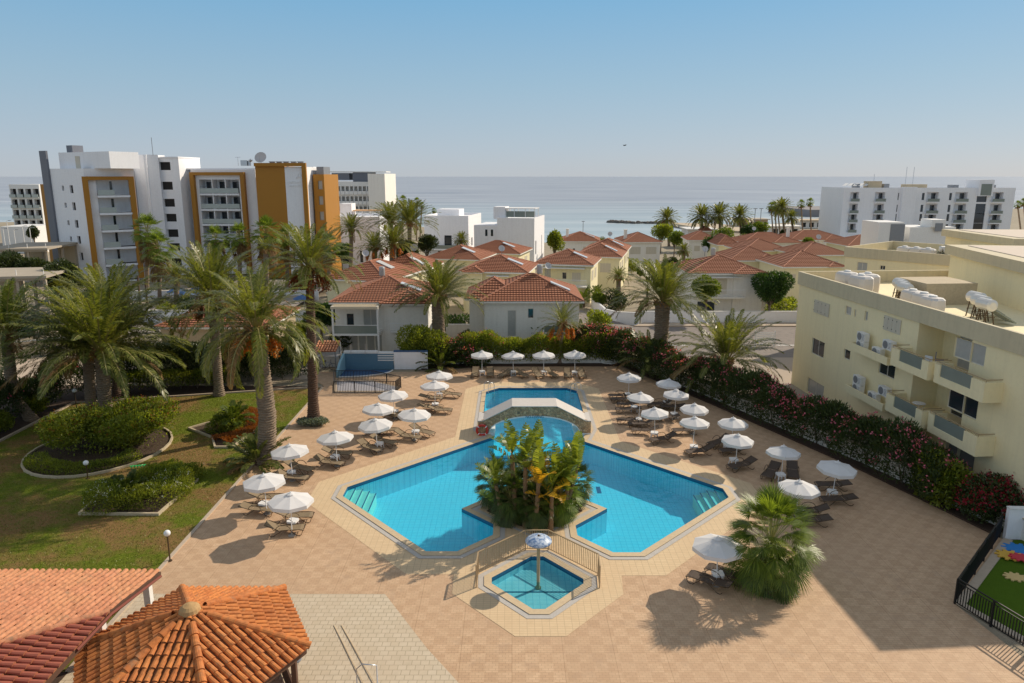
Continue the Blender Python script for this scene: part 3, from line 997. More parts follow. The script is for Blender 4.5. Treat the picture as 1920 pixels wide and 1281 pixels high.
def offset(ring, dist):
    n = len(ring); out = []
    for i in range(n):
        p0, p1, p2 = (Vector(ring[(i + j - 1) % n][:2]) for j in range(3))
        d1 = (p1 - p0).normalized(); d2 = (p2 - p1).normalized()
        n1 = Vector((d1.y, -d1.x)); n2 = Vector((d2.y, -d2.x))
        b = n1 + n2
        k = dist / max(.35, b.length_squared / 2)
        out.append(tuple(p1 + b * k) if b.length > 1e-3 else tuple(p1 + n1 * dist))
    return out
main_outer = [(-11.3, 35.4), (-4.75, 28.3), (-1.2, 28.3), (1.2, 30.6), (3.5, 28.2), (6.9, 28.2), (13.9, 35.2), (13.9, 37.8), (7.3, 44.4), (7.3, 56.3), (5.4, 58.2), (-1.9, 58.2), (-3.9, 56.2), (-3.9, 45.2), (-11.3, 38.0)]
kids_outer = offset(kids_out, 1.7)

PATIO_P = [g2(-700, 1113), g2(722, 1114), g2(800, 1215), g2(905, 1330), g2(-700, 1330)]
DECK_X0, DECK_Y1 = -16.0, 62.6
wall_r = [(10.0, 64.2), (15.6, 52.2), (21.1, 39.8), (23.95, 31.9), (24.6, 29.6)]     # foot of the retaining wall on the right
fence_c = g2(1790, 1132)                                                           # corner post of the black fence
deck = [(-60, 6), (26, 6), (19.6, 18.5), fence_c, (24.2, 31.4), wall_r[3], wall_r[2], wall_r[1], (10.2, 63.3), (-2, 63.3), (-8.6, 61.5), (-19.5, 61.5), (DECK_X0, 57.0), (DECK_X0, 24), (-60, 24)]

# ---- the ground: one sheet, flat near the hotel, falling to the shore
def shoreY(a):
    xs = [-3, -.73, -.2, -.12, -.07, .03, .2, .255, .33, .40, .46, .75, 3]
    ys = [330, 360, 380, 330, 262, 246, 246, 285, 330, 360, 470, 520, 430]
    return float(np.interp(a, xs, ys))
mb = MB()
near = [(-140, -40), (140, -40), (140, 72), (-140, 72)]
mb.poly(near, -.03, holes=[offset(pool_out, .3), offset(kids_out, .3)])
cols = [-3, -2, -1.4, -1, -.8, -.65, -.5, -.4, -.3, -.2, -.15, -.1, -.05, 0, .05, .1, .15, .2, .25, .3, .35, .4, .5, .6, .75, 1, 1.5, 2.2, 3]
def far_pt(a, f):
    Ys = shoreY(a)
    Y = 72 + (Ys - 72) * f
    z = gz(Y) - .03 if f < .93 else gz(Y) - .03 - (f - .93) / .07 * 1.2
    return (a * Y, Y, z)
fs = [0, .12, .25, .4, .55, .7, .85, .93, 1]
for i in range(len(cols) - 1):
    for j in range(len(fs) - 1):
        mb.face([far_pt(cols[i], fs[j]), far_pt(cols[i + 1], fs[j]), far_pt(cols[i + 1], fs[j + 1]), far_pt(cols[i], fs[j + 1])])
struct('ground', mb, LAND)
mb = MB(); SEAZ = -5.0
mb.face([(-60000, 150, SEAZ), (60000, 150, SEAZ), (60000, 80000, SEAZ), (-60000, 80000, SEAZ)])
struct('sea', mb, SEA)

# ---- deck, surround tiles, coping
mb = MB(); mb.poly(deck, .0, holes=[pool_out, kids_out]); struct('pool_deck', mb, DECKM)
mb = MB(); mb.poly(main_outer, .006, holes=[pool_out]); struct('pool_surround', mb, BANDM)
mb = MB(); mb.poly(kids_outer, .010, holes=[kids_out]); struct('kids_pool_surround', mb, BANDM)
isl = [(5.1, 34.55), (1.2, 38.45), (-2.7, 34.55), (-.95, 32.85), (-.95, 31.75), (1.2, 30.0), (3.25, 31.7), (3.25, 32.7)]
mb = MB(); mb.poly(isl[::-1], .013); struct('island_paving', mb, BANDM)
mb = MB(); mb.poly(offset([(5.1, 34.55), (1.2, 38.45), (-2.7, 34.55), (1.2, 30.7)], -.45), .017, holes=[offset([(5.1, 34.55), (1.2, 38.45), (-2.7, 34.55), (1.2, 30.7)], -.62)]); struct('island_border_strip', mb, GRATEM)
for nm, ring in (('pool', pool_out), ('kids_pool', kids_out)):
    mb = MB(); mb.poly(offset(ring, .34), .016, .05, holes=[ring]); struct(nm + '_coping', mb, COPM)
    mb = MB(); mb.poly(offset(ring, .60), .022, holes=[offset(ring, .35)]); struct(nm + '_overflow_channel', mb, GRATEM)
mb = MB(); mb.poly(PATIO_P, .006); struct('patio', mb, PATIO)

# ---- basins and water
def basin(nm, ring, depth, wl):
    mb = MB()
    mb.poly(ring, -depth, m=0)
    mb.wall(ring, -depth, -.0, 0)
    mb.wall(offset(ring, -.004), -.16, .048, 1)
    struct(nm, mb, [MOSAIC, MOSD])
basin('pool_basin', pool_out, 1.35, -.12)
basin('kids_pool_basin', kids_out, .42, -.1)
mb = MB(); mb.poly(offset(pool_out, -.006), -.10); struct('pool_water', mb, WATER)
mb = MB(); mb.poly(offset(kids_out, -.006), -.08); struct('kids_pool_water', mb, WATERK)
mb = MB()          # dark tile lines across the floor
mb.box(-2.2, 44.6, -1.345, 5.3, 44.75, -1.335)
mb.box(-1.4, 44.0, -1.345, 4.9, 44.08, -1.335)
for x in (3.0, 5.2): mb.box(x, 39.3, -1.343, x + .25, 40.2, -1.333)
struct('pool_floor_lines', mb, MOSD)
mb = MB(); mb.box(-.9, 27.55, -.415, 3.4, 27.62, -.405); struct('kids_pool_floor_line', mb, MOSD)

def steps(ring_pts, inward, label):
    """corner steps: treads with a dark mosaic edge; ring_pts = the chamfer's two ends"""
    a, b = Vector((*ring_pts[0], 0)), Vector((*ring_pts[1], 0))
    t = thing('pool_steps', label, 'steps', a)
    d = Vector((*inward, 0)).normalized(); e = (b - a)
    for i in range(4):
        z = -.22 - .13 * i
        m2 = MB()
        grow = .52
        p0, p1 = Vector((0, 0, 0)), e
        o0, o1 = .38 * i, .38 * (i + 1)
        s0, s1 = o0 * .96, o1 * .96
        en = e.normalized()
        q = [p0 + d * o0 - en * min(s0, .55), p0 + d * o1 - en * min(s1, .55), p1 + d * o1 + en * min(s1, .55), p1 + d * o0 + en * min(s0, .55)]
        if e.cross(d).z > 0: q = q[::-1]
        m2.poly([(v.x, v.y) for v in q], -1.34, z)
        st = m2.build('tread', STEPM, t)
        m3 = MB()
        f0, f1 = p0 + d * o1 - en * min(s1, .55), p1 + d * o1 + en * min(s1, .55)
        m3.beam(f0 + Vector((0, 0, z + .012)), f1 + Vector((0, 0, z + .012)), .05, .02)
        m3.build('edge_strip', MOSD, st)
steps([(-9.45, 36.05), (-9.45, 37.2)], (1, 0), 'submerged pale steps in the left corner of the pool')
steps([(12.05, 35.9), (12.05, 37.0)], (-1, 0), 'submerged dark edged steps in the shaded right corner of the pool')

# ---- lawn, beds, kerbs
LX0, LX1, LY1 = -34.4, -16.0, 53.4
mb = MB(); mb.poly([(-70, 20), (LX1 - .0, 20), (LX1, 57.0), (-34.4, 57.2), (-70, 57.2)], .008); struct('lawn_soil', mb, SOIL)
mb = MB(); mb.poly([(LX0, 22), (LX1 - .12, 22), (LX1 - .12, 56.6), (LX0, LY1 - 1.0)], .013); struct('lawn', mb, LAWN)
mb = MB(); mb.box(LX1 - .12, 22, -.02, LX1 + .06, 56.7, .06); struct('lawn_edge_kerb', mb, PAVE)
mb = MB(); mb.beam((LX0 - .1, LY1 - 1.0, .04), (LX1 - .1, 56.7, .04), .14, .16); struct('lawn_back_kerb', mb, PAVE)
mb = MB(); mb.box(LX0 - .2, 22, -.02, LX0, LY1 - .9, .14); struct('lawn_side_kerb', mb, PAVE)

# grass blades over the lawn: countless, one mass
n = 90000
n = 60000
P = np.stack([rng.uniform(LX0 + .1, LX1 - .2, n), rng.uniform(24, 55.5, n), np.full(n, .01)], 1)
P = P[P[:, 1] < 52.2 + (P[:, 0] + 34.4) * .235]
T = unit(rng.normal(size=P.shape) * .5 + np.array([0, 0, 1.0]))
GB = leafmat('grass_blade', (.12, .15, .015), (.22, .25, .03), (.26, .18, .06), trans=.1)
tag(npmesh('grass', leafquads(P, T, .085, .03), GB), kind='stuff')

def bed(name, label, ring, mat=SOIL, kerb=SANDC, h=.16, closed=True):
    """a planting bed: soil inside a raised stone kerb"""
    c = Vector((sum(p[0] for p in ring) / len(ring), sum(p[1] for p in ring) / len(ring), 0))
    t = thing(name, label, 'flower bed', c)
    r = [(p[0] - c.x, p[1] - c.y) for p in ring]
    area = sum(r[i][0] * r[(i + 1) % len(r)][1] - r[(i + 1) % len(r)][0] * r[i][1] for i in range(len(r)))
    if area < 0: r = r[::-1]
    mb = MB(); mb.poly(r, .05); mb.build('soil', mat, t)
    mb = MB(); mb.poly(offset(r, .12), -.02, h, holes=[r]); mb.build('kerb', kerb, t)
    return t
def ell(cx, cy, rx, ry, n=28, a0=0, a1=360):
    return [(cx + rx * math.cos(R(a0 + (a1 - a0) * i / n)), cy + ry * math.sin(R(a0 + (a1 - a0) * i / n))) for i in range(n)]
b1 = G(205, 862)
bed('round_bed', 'round planting bed with a pale curved kerb under the thick twin palms', ell(-26.9, 42.9, 4.1, 4.4))
bed('triangular_bed', 'angular planting bed with white flowers nearest the camera on the lawn', [g2(153, 965), g2(296, 966), g2(368, 902), g2(340, 893), g2(200, 920)])
bed('curved_bed', 'small curved planting bed of orange plants beside the leaning bark palm', [g2(357, 805), g2(400, 822), g2(405, 840), g2(435, 840), g2(490, 800), g2(470, 778), g2(385, 797)])

# ---- roads beyond the right hand wall
mb = MB(); mb.poly([(12.5, 66.6), (60, 66.6), (60, 81), (14.5, 81), (9.0, 92), (5.6, 92), (9.5, 80), (8.8, 66.6)], .004); struct('road', mb, ASPH)
mb = MB(); mb.poly([(16.5, 54.5), (23.0, 41), (60, 41), (60, 66.6), (12.5, 66.6), (12.2, 64.2)], .004); struct('parking_yard', mb, M('yard_concrete', (.40, .33, .265), .9, .08, .3)) 
mb = MB(); mb.poly([(14.5, 81), (60, 81), (60, 82.8), (16, 82.8)], -.02, .13); struct('pavement', mb, PAVE)
mb = MB(); mb.poly([(5.6, 66), (8.8, 66.6), (9.5, 80), (5.6, 92), (3.5, 92), (6.5, 79), (4.6, 66.4)], -.02, .12); struct('side_pavement', mb, PAVE)
mb = MB()
for x in (16.5, 22.0, 28, 34): mb.box(x, 71.6, .007, x + 2.6, 71.85, .011)
struct('road_markings', mb, WHITE)
mb = MB(); mb.poly([(-70, 56), (-36, 56), (-34, 58.2), (-18, 59), (-17.5, 66), (-70, 66)], .006); struct('back_path', mb, PAVE)
mb = MB(); mb.poly([(-140, 30), (-36, 30), (-36, 56), (-140, 56)], .003); struct('side_street', mb, PAVE)
mb = MB(); mb.poly([(-52, 78), (-30, 78), (-30, 120), (-52, 120)], gz(78) + .05); 
struct('hotel_forecourt', mb, M('forecourt', (.30, .26, .22), .85, .1, .4))

# ---- kids corner: turf, play mats, boundary
mb = MB(); mb.poly([(fence_c[0] + .35, fence_c[1] - .1), (24.5, 31.3), (34, 31.3), (34, 12), (24.5, 12)], .02); struct('artificial_turf', mb, TURF)
mb = MB(); mb.poly([(fence_c[0], fence_c[1]), (24.2, 31.4), (24.55, 31.2), (fence_c[0] + .4, fence_c[1] - .1), (24.9, 12), (24.3, 12)], .008, .07); struct('turf_kerb', mb, PAVE)
def puzzle(loc, r, col, label):
    t = thing('play_mat', label, 'play mat', loc)
    pts = []
    n = 10
    for i in range(n * 6):
        a = 2 * math.pi * i / (n * 6)
        rr = r * (1 + .16 * (1 if (i % 6) in (1, 2, 3) else -1))
        pts.append((rr * math.cos(a), rr * .8 * math.sin(a)))
    mb = MB(); mb.poly(pts, 0, .05)
    mb.build('mat', M('mat_' + label.split()[0], col, .7, .08, 3), t)
    return t
for px, py, r, col, lb in ((1908, 1030, .62, (.02, .22, .6), 'blue foam play mat at the far end of the turf'), (1893, 1044, .55, (.7, .42, .06), 'yellow foam play mat touching the blue one'),
                           (1912, 1050, .42, (.6, .04, .06), 'red foam play mat beside the yellow one'), (1903, 1083, .42, (.66, .48, .2), 'sand coloured foam play mat lying apart on the turf')):
    p = G(px, py, .025); p.z += {'blue': 0, 'yellow': .052, 'red': .104, 'sand': 0}[lb.split()[0]]; puzzle(p, r, col, lb)
# ================================================================ POOL FURNITURE AND STRUCTURES
# ---- arched footbridge
t = thing('footbridge', 'low stone faced footbridge with white top arching over the pool neck', 'bridge', (1.55, 45.6, 0))
X = 3.9; BW = 1.6
top = [(-X, 0.98), (-X + .35, 1.0), (-1.55, 2.03), (1.55, 2.03), (X - .35, 1.0), (X, .98)]
arch = [(-X, -.1), (-3.25, -.1)]
for i in range(17):
    a = math.pi - math.pi * i / 16
    arch.append((3.2 * math.cos(a), .0 + 1.36 * math.sin(a) ** .9 if 0 < i < 16 else 0))
arch += [(3.25, -.1), (X, -.1)]
def zt(x): return float(np.interp(x, [p[0] for p in top], [p[1] for p in top]))
for (y, nm, mat) in ((0, 'stone_face', RUBBLE), (BW, 'rear_face', RUBBLE)):
    mb = MB()
    for i in range(len(arch) - 1):
        a, b = arch[i], arch[i + 1]
        if b[0] - a[0] < 1e-4: continue
        mb.box(a[0], y, 0, b[0], y + .12, 1)
        k = len(mb.v) - 8
        for q, (xx, lo) in zip(range(8), ((a[0], a), (b[0], b), (b[0], b), (a[0], a)) * 2):
            v = mb.v[k + q]
            mb.v[k + q] = (xx, v[1], lo[1] if q < 4 else zt(xx))
    mb.build(nm, mat, t)
mb = MB()
for i in range(len(top) - 1):
    a, b = top[i], top[i + 1]
    for dz0, dz1, y0, y1 in ((.0, .05, -.05, BW + .17), (-.35, -.002, .125, BW - .005)):
        k = len(mb.v)
        mb.box(a[0], y0, 0, b[0], y1, 1)
        for q in range(8):
            xx, zz = (a if q in (0, 3, 4, 7) else b)
            v = mb.v[k + q]
            mb.v[k + q] = (xx, v[1], zz + (dz0 if q < 4 else dz1))
mb.build('walkway', M('bridge_plaster', (.60, .56, .52), .8, .08, 1, dirt=(.5, .46, .42)), t)
mb = MB()
for i in range(2, 18):
    a, b = arch[i], arch[i + 1]
    k = len(mb.v)
    mb.box(a[0], -.02, 0, b[0], BW + .14, 1)
    for q in range(8):
        xx, zz = (a if q in (0, 3, 4, 7) else b)
        v = mb.v[k + q]; mb.v[k + q] = (xx, v[1], zz + (-.06 if q < 4 else .03))
mb.box(-X, -.03, -.14, -2.75, BW + .14, .12); mb.box(2.75, -.03, -.14, X, BW + .14, .12)
mb.build('arch_soffit', WHITE, t)
def text(s, size, mat, parent, loc, rot, depth=.01, name='lettering', align='CENTER'):
    c = bpy.data.curves.new(name, 'FONT'); c.body = s; c.size = size; c.extrude = depth; c.align_x = align
    c.materials.append(mat)
    tmp = bpy.data.objects.new(name, c); COL.objects.link(tmp)
    bpy.context.view_layer.update()
    me = bpy.data.meshes.new_from_object(tmp.evaluated_get(bpy.context.evaluated_depsgraph_get()))
    bpy.data.objects.remove(tmp)
    o = bpy.data.objects.new(name, me); o.location = loc; o.rotation_euler = rot
    return link(o, parent)
text('NO DIVING', .24, MOSD, t, (0, -.05, 1.24), (R(90), 0, 0), .005)

# ---- lifebuoy
p = AT(904, 807, 45.45)
t = thing('lifebuoy', 'red ring lifebuoy hanging on the left end of the stone footbridge', 'lifebuoy', p)
mb = MB(); n = 24
pts = [(.36 * math.cos(2 * math.pi * i / n), 0, .36 * math.sin(2 * math.pi * i / n)) for i in range(n + 1)]
mb.tube(pts, .085, 8, cap=False); mb.build('ring', M('buoy_red', (.6, .035, .02), .5, .06, 3, bumpy=0), t, smooth=True)
mb = MB()
for a in (45, 135, 225, 315):
    c_ = (.36 * math.cos(R(a)), 0, .36 * math.sin(R(a)))
    mb.tube([(c_[0] - .03 * math.sin(R(a)), 0, c_[2] + .03 * math.cos(R(a))), (c_[0] + .03 * math.sin(R(a)), 0, c_[2] - .03 * math.cos(R(a)))], .09, 8)
mb.build('band', WHITEG, t)
mb = MB(); mb.tube([(-.2, .05, .3), (-.1, .06, .42), (.1, .06, .42), (.2, .05, .3)], .012, 5); mb.build('rope', WHITEG, t)

# ---- pool ladders (grab rails)
def ladder(loc, rz, label, mat=STEEL, h=.75):
    t = thing('pool_ladder', label, 'ladder', loc, rz)
    for s in (-.25, .25):
        mb = MB(); mb.tube([(s, -.55, 0), (s, -.55, h * .8), (s, -.4, h), (s, -.05, h), (s, .12, h * .7), (s, .14, -.9)], .022, 8)
        mb.build('rail', mat, t, smooth=True)
    for z in (-.35, -.65):
        mb = MB(); mb.box(-.25, .08, z, .25, .18, z + .03); mb.build('rung', mat, t)
ladder((-1.75, 55.8, 0), R(-45), 'steel ladder at the far left corner of the upper pool')
ladder((5.15, 55.6, 0), R(45), 'steel ladder at the far right corner of the upper pool')

# ---- mushroom shower of the kids pool
p = G(1009, 1103, -.42)
t = thing('mushroom_fountain', 'blue and white mushroom water fountain standing in the kids pool', 'fountain', (p.x, p.y, -.42))
t.scale = (.86, .86, 1)
mb = MB(); mb.tube([(0, 0, 0), (0, 0, 2.35)], .085, 14); mb.build('pole', TANM, t, smooth=True)
m_, t_, N_, L_, bs_ = nt('mushroom_paint')
v_ = coords(N_, L_)
n_ = noise(N_, L_, v_, 6, 5, .7)
L_.new(ramp(N_, L_, n_, [(.42, (.12, .22, .42)), (.56, (.55, .62, .72))]), bs_.inputs['Base Color'])
bs_.inputs['Roughness'].default_value = .45
mb = MB(); mb.lathe([(.0, 2.30), (.3, 2.28), (.66, 2.26), (.68, 2.29), (.66, 2.34), (.55, 2.42), (.38, 2.49), (.2, 2.53), (.09, 2.55), (.06, 2.50), (0, 2.50)], 36); mb.build('cap', m_, t, smooth=True)
mb = MB(); mb.lathe([(.0, 2.50), (.055, 2.50), (.055, 2.58), (.03, 2.6), (0, 2.6)], 12); mb.build('nozzle', BRONZE, t)
mb = MB(); mb.lathe([(.16, 0), (.16, .05), (.1, .12), (.086, .14)], 16); mb.build('base_collar', TANM, t)

# ---- fences
def rail_fence(name, label, pts, h, mat, bar=.11, post=1.5, rb=.012, closed=False, dz=0, top2=False, group=None, postr=.025):
    o = Vector((*pts[0], dz))
    t = thing(name, label, 'fence', o, 0, group)
    for i in range(len(pts) - 1):
        a = Vector((*pts[i], dz)) - o; b = Vector((*pts[i + 1], dz)) - o
        L_ = (b - a).length; u = (b - a) / L_
        for z in ([h, .1] + ([h - .14] if top2 else [])):
            rl = MB()
            rl.beam(a + Vector((0, 0, z)), b + Vector((0, 0, z)), .05 if z == h else .03, .045 if z == h else .03)
            rl.build('rail', mat, t)
        bm_ = MB(); n = int(L_ / bar); zt_ = h - .14 if top2 else h
        for k in range(1, n):
            p = a + u * (L_ * k / n)
            bm_.cbox(p.x, p.y, zt_ / 2 + .05, rb * 2, rb * 2, zt_ - .1)
        bm_.build('grating', mat, t)
        n = max(1, round(L_ / post))
        for k in range(n + (1 if i == len(pts) - 2 else 0)):
            p = a + u * (L_ * k / n)
            pm = MB(); pm.cbox(p.x, p.y, h / 2, postr * 2, postr * 2, h)
            pm.build('post', mat, t)
    return t
kf = [g2(893, 1102), g2(897, 1075), g2(985, 1032), g2(1028, 1032), g2(1121, 1079), g2(1124, 1103)]
rail_fence('kids_pool_fence', 'tan metal railing wrapped around the back of the kids pool', kf, 1.05, TANM, bar=.105, post=3)
rail_fence('stairwell_fence', 'black metal railing around the sunken stairwell by the blue wall', [g2(627, 737), g2(742, 737), g2(752, 728), g2(700, 716), g2(627, 716), g2(627, 737)], 1.0, BLACKM, bar=.13, rb=.016)
fc = fence_c
rail_fence('black_fence', 'long black metal fence between the pool deck and the green turf', [(24.15, 31.6), fc, (18.95 + 1.95, 18.5), (23.4, 13.2)], 1.15, BLACKM, bar=.115, post=1.55, rb=.014, top2=True, postr=.035)

# ---- parasols
def make_parasol():
    t = thing('parasol', 'x', 'parasol')
    n = 8; r = 1.10; zr = 1.86; za = 2.20
    mb = MB()
    rim = [(r * math.cos(2 * math.pi * (i + .5) / n), r * math.sin(2 * math.pi * (i + .5) / n)) for i in range(n)]
    def pt(i, f, sag=0):
        x, y = rim[i % n]
        return (x * f, y * f, za + (zr - za) * f ** 1.08 - sag)
    for i in range(n):
        sub = 4
        for j in range(sub):
            f0, f1 = .06 + .94 * j / sub, .06 + .94 * (j + 1) / sub
            def mid(f): 
                a, b = pt(i, f), pt(i + 1, f)
                return ((a[0] + b[0]) / 2 * .995, (a[1] + b[1]) / 2 * .995, (a[2] + b[2]) / 2 - .012 * f)
            mb.face([pt(i, f0), pt(i, f1), mid(f1), mid(f0)]); mb.face([mid(f0), mid(f1), pt(i + 1, f1), pt(i + 1, f0)])
    c = mb.build('canopy', CANVAS, t)
    vb = MB()      # valance
    for i in range(n):
        a, b = pt(i, 1), pt(i + 1, 1)
        m = ((a[0] + b[0]) / 2 * .995, (a[1] + b[1]) / 2 * .995, (a[2] + b[2]) / 2 - .012)
        q = []
        for v in (a, m, b): q.append((v, (v[0] * 1.012, v[1] * 1.012, v[2] - .17)))
        vb.face([q[0][0], q[0][1], q[1][1], q[1][0]]); vb.face([q[1][0], q[1][1], q[2][1], q[2][0]])
    vb.build('valance', CANVAS, c)
    cb = MB()
    for i in range(n):
        a, b = pt(i, .19), pt(i + 1, .19)
        cb.face([(0, 0, za + .075), (a[0], a[1], a[2] + .05), (b[0], b[1], b[2] + .05)])
    cb.build('vent_cap', CANVAS, c)
    rb_ = MB()
    for i in range(n):
        a = pt(i, 1)
        rb_.beam((0, 0, za - .04), (a[0] * .985, a[1] * .985, a[2] - .03), .015, .015)
        b = pt(i, .5)
        rb_.beam((0, 0, 1.55), (b[0], b[1], b[2] - .04), .012, .012)
    rb_.build('ribs', STEEL, t)
    mb = MB(); mb.tube([(0, 0, 0), (0, 0, za + .12)], .022, 8); mb.build('pole', WHITEG, t, smooth=True)
    mb = MB(); mb.lathe([(0, .05), (.028, .04), (.03, .0), (0, 0)], 8, (0, 0, za + .08)); mb.build('finial', WHITEG, t)
    mb = MB(); mb.lathe([(.19, 0), (.19, .05), (.15, .07), (.06, .08), (.04, .22), (.023, .22)], 16); mb.build('base', M('parasol_base', (.35, .33, .3), .8), t)
    return t

def make_table():
    t = thing('side_table', 'x', 'table')
    mb = MB(); s = .25
    mb.poly([(-s, -s * .7), (-s * .7, -s), (s * .7, -s), (s, -s * .7), (s, s * .7), (s * .7, s), (-s * .7, s), (-s, s * .7)], .40, .43)
    mb.wall([(-s, -s * .7), (-s * .7, -s), (s * .7, -s), (s, -s * .7), (s, s * .7), (s * .7, s), (-s * .7, s), (-s, s * .7)], .34, .40)
    mb.build('top', WHITEG, t)
    for sx in (-1, 1):
        for sy in (-1, 1):
            mb = MB(); mb.beam((sx * .17, sy * .17, .38), (sx * .23, sy * .23, 0), .05, .05); mb.build('leg', WHITEG, t)
    return t

def make_lounger(name, sling, back=24):
    """head towards -x, foot towards +x, origin on the ground at the middle"""
    t = thing(name, 'x', 'sun lounger')
    w = .31; zs = .33
    bx, bz = -.25, zs
    hx, hz = bx - .72 * math.cos(R(back)), bz + .72 * math.sin(R(back))
    mb = MB()
    for s in (-w, w):
        mb.tube([(bx, s, zs), (.4, s, zs + .0), (.80, s, zs - .01), (.96, s, zs - .06)], .02, 6)
    mb.tube([(.96, -w, zs - .06), (.96, w, zs - .06)], .018, 6)
    mb.build('seat_frame', BRONZE, t, smooth=True)
    mb = MB()
    mb.tube([(bx, -w, bz), (hx, -w, hz), (hx, w, hz), (bx, w, bz)], .02, 6)
    mb.build('back_frame', BRONZE, t, smooth=True)
    for sx, nm in ((.72, 'leg'), (-.55, 'leg')):
        for s in (-w, w):
            mb = MB()
            if sx > 0: mb.tube([(.93, s, zs - .05), (.86, s, .06), (.78, s, .015), (.62, s, .03), (.42, s, .2), (.3, s, zs)], .016, 6)
            else: mb.tube([(-.05, s, zs), (-.3, s, .16), (-.5, s, .03), (-.62, s, .02), (-.70, s, .10)], .016, 6)
            mb.build('leg', BRONZE, t, smooth=True)
    for s in (-w, w):
        mb = MB(); pts = []
        for i in range(9):
            a = R(180 - 165 * i / 8)
            pts.append((-.02 + .36 * math.cos(a), s * 1.05, zs + .02 + .26 * math.sin(a)))
        mb.tube(pts, .018, 6); mb.build('armrest', BRONZE, t, smooth=True)
    mb = MB()
    xs = np.linspace(bx + .02, .93, 9)
    zz = [zs + .012 - .035 * math.sin(math.pi * (x - bx) / (1.18)) * 1 - (max(0, x - .8) * .3) for x in xs]
    for i in range(8):
        mb.face([(xs[i], -w + .02, zz[i]), (xs[i + 1], -w + .02, zz[i + 1]), (xs[i + 1], w - .02, zz[i + 1]), (xs[i], w - .02, zz[i])])
    mb.build('seat_sling', sling, t)
    mb = MB()
    for i in range(6):
        f0, f1 = i / 6, (i + 1) / 6
        p = lambda f: (bx + (hx - bx) * f, bz + (hz - bz) * f - .03 * math.sin(math.pi * f) + .012)
        a, b = p(f0), p(f1)
        mb.face([(b[0], -w + .02, b[1]), (a[0], -w + .02, a[1]), (a[0], w - .02, a[1]), (b[0], w - .02, b[1])])
    mb.build('back_sling', sling, t)
    return t

PAR, TAB = make_parasol(), make_table()
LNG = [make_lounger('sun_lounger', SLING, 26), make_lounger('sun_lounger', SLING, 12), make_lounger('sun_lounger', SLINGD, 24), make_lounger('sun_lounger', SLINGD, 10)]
used = set()
def place(proto, loc, rz, label, group, scale=None):
    if proto.name not in used:
        used.add(proto.name)
        proto.location = loc; proto.rotation_euler = (0, 0, rz); proto['label'] = label; proto['group'] = group
        return proto
    return dup(proto, loc, rz, label, group, scale)

# canopy-centre pixel, where it stands
pars = [
    ((543, 940), 'L1', 'nearest parasol on the left side of the pool'),
    ((496, 903), 'L2', 'second nearest parasol on the lawn side of the deck'),
    ((545.5, 846), 'L3', 'third left side parasol, by the feathery palm shoots'),
    ((630, 821), 'L4', 'fourth left side parasol counted from the camera'),
    ((706, 796), 'L5', 'fifth left side parasol, midway along the left row'),
    ((775, 777), 'L6', 'left side parasol that stands closest to the pool neck'),
    ((706.5, 767), 'L7', 'seventh left side parasol, behind the fifth one'),
    ((738.5, 741), 'L8', 'eighth left side parasol, nearest the black stairwell railing'),
    ((815, 724), 'L9', 'ninth left side parasol, overlapping the farthest left one'),
    ((823.5, 705), 'L10', 'farthest parasol of the left side row'),
    ((903.5, 666), 'B1', 'first parasol from the left in the back row by the hedge'),
    ((962.5, 667.5), 'B2', 'second parasol from the left in the back row'),
    ((1020, 666), 'B3', 'back row parasol just left of the small palm'),
    ((1078.5, 665.5), 'B4', 'back row parasol just right of the small palm'),
    ((1180, 708), 'R1', 'farthest parasol on the right side of the pool'),
    ((1252, 720), 'R2', 'right side parasol under the palm clump by the wall'),
    ((1199, 746), 'R3', 'right side parasol closest to the upper pool'),
    ((1266.5, 740), 'R4', 'right side parasol overlapped by the wall side one'),
    ((1230, 775), 'R5', 'right side parasol level with the stone footbridge'),
    ((1301, 767), 'R6', 'right side parasol right behind the middle one'),
    ((1302, 793), 'R7', 'middle parasol of the right side nearest the water'),
    ((1374.5, 794), 'R8', 'right side parasol closest to the oleander wall midway'),
    ((1382, 825), 'R9', 'right side parasol in front of the midway one'),
    ((1469, 849), 'R10', 'right side parasol above the pool corner steps'),
    ((1565.5, 877), 'R11', 'rightmost parasol of all, by the oleander hedge'),
    ((1497, 915), 'R12', 'parasol directly behind the big fan palm'),
    ((1348.5, 1025), 'R13', 'parasol closest to the camera, left of the fan palm'),
]
PL = {}
for (px, code, desc) in pars:
    p = G(px[0], px[1], 1.84)
    PL[code] = p
    sc = 1.0 if code != 'R13' else 1.03
    o = place(PAR, (p.x, p.y, 0), random.uniform(-.4, .4), 'white parasol: ' + desc, 'white parasols around the pool', None)
    s_ = .87 if code[0] == 'R' and code not in ('R13', 'R11', 'R12') else (.94 if code in ('R11', 'R12', 'B1', 'B2', 'B3', 'B4') else 1.0)
    o.scale = (s_, s_, 1)
    o.rotation_euler = (random.uniform(-.05, .05), random.uniform(-.05, .05), o.rotation_euler.z)
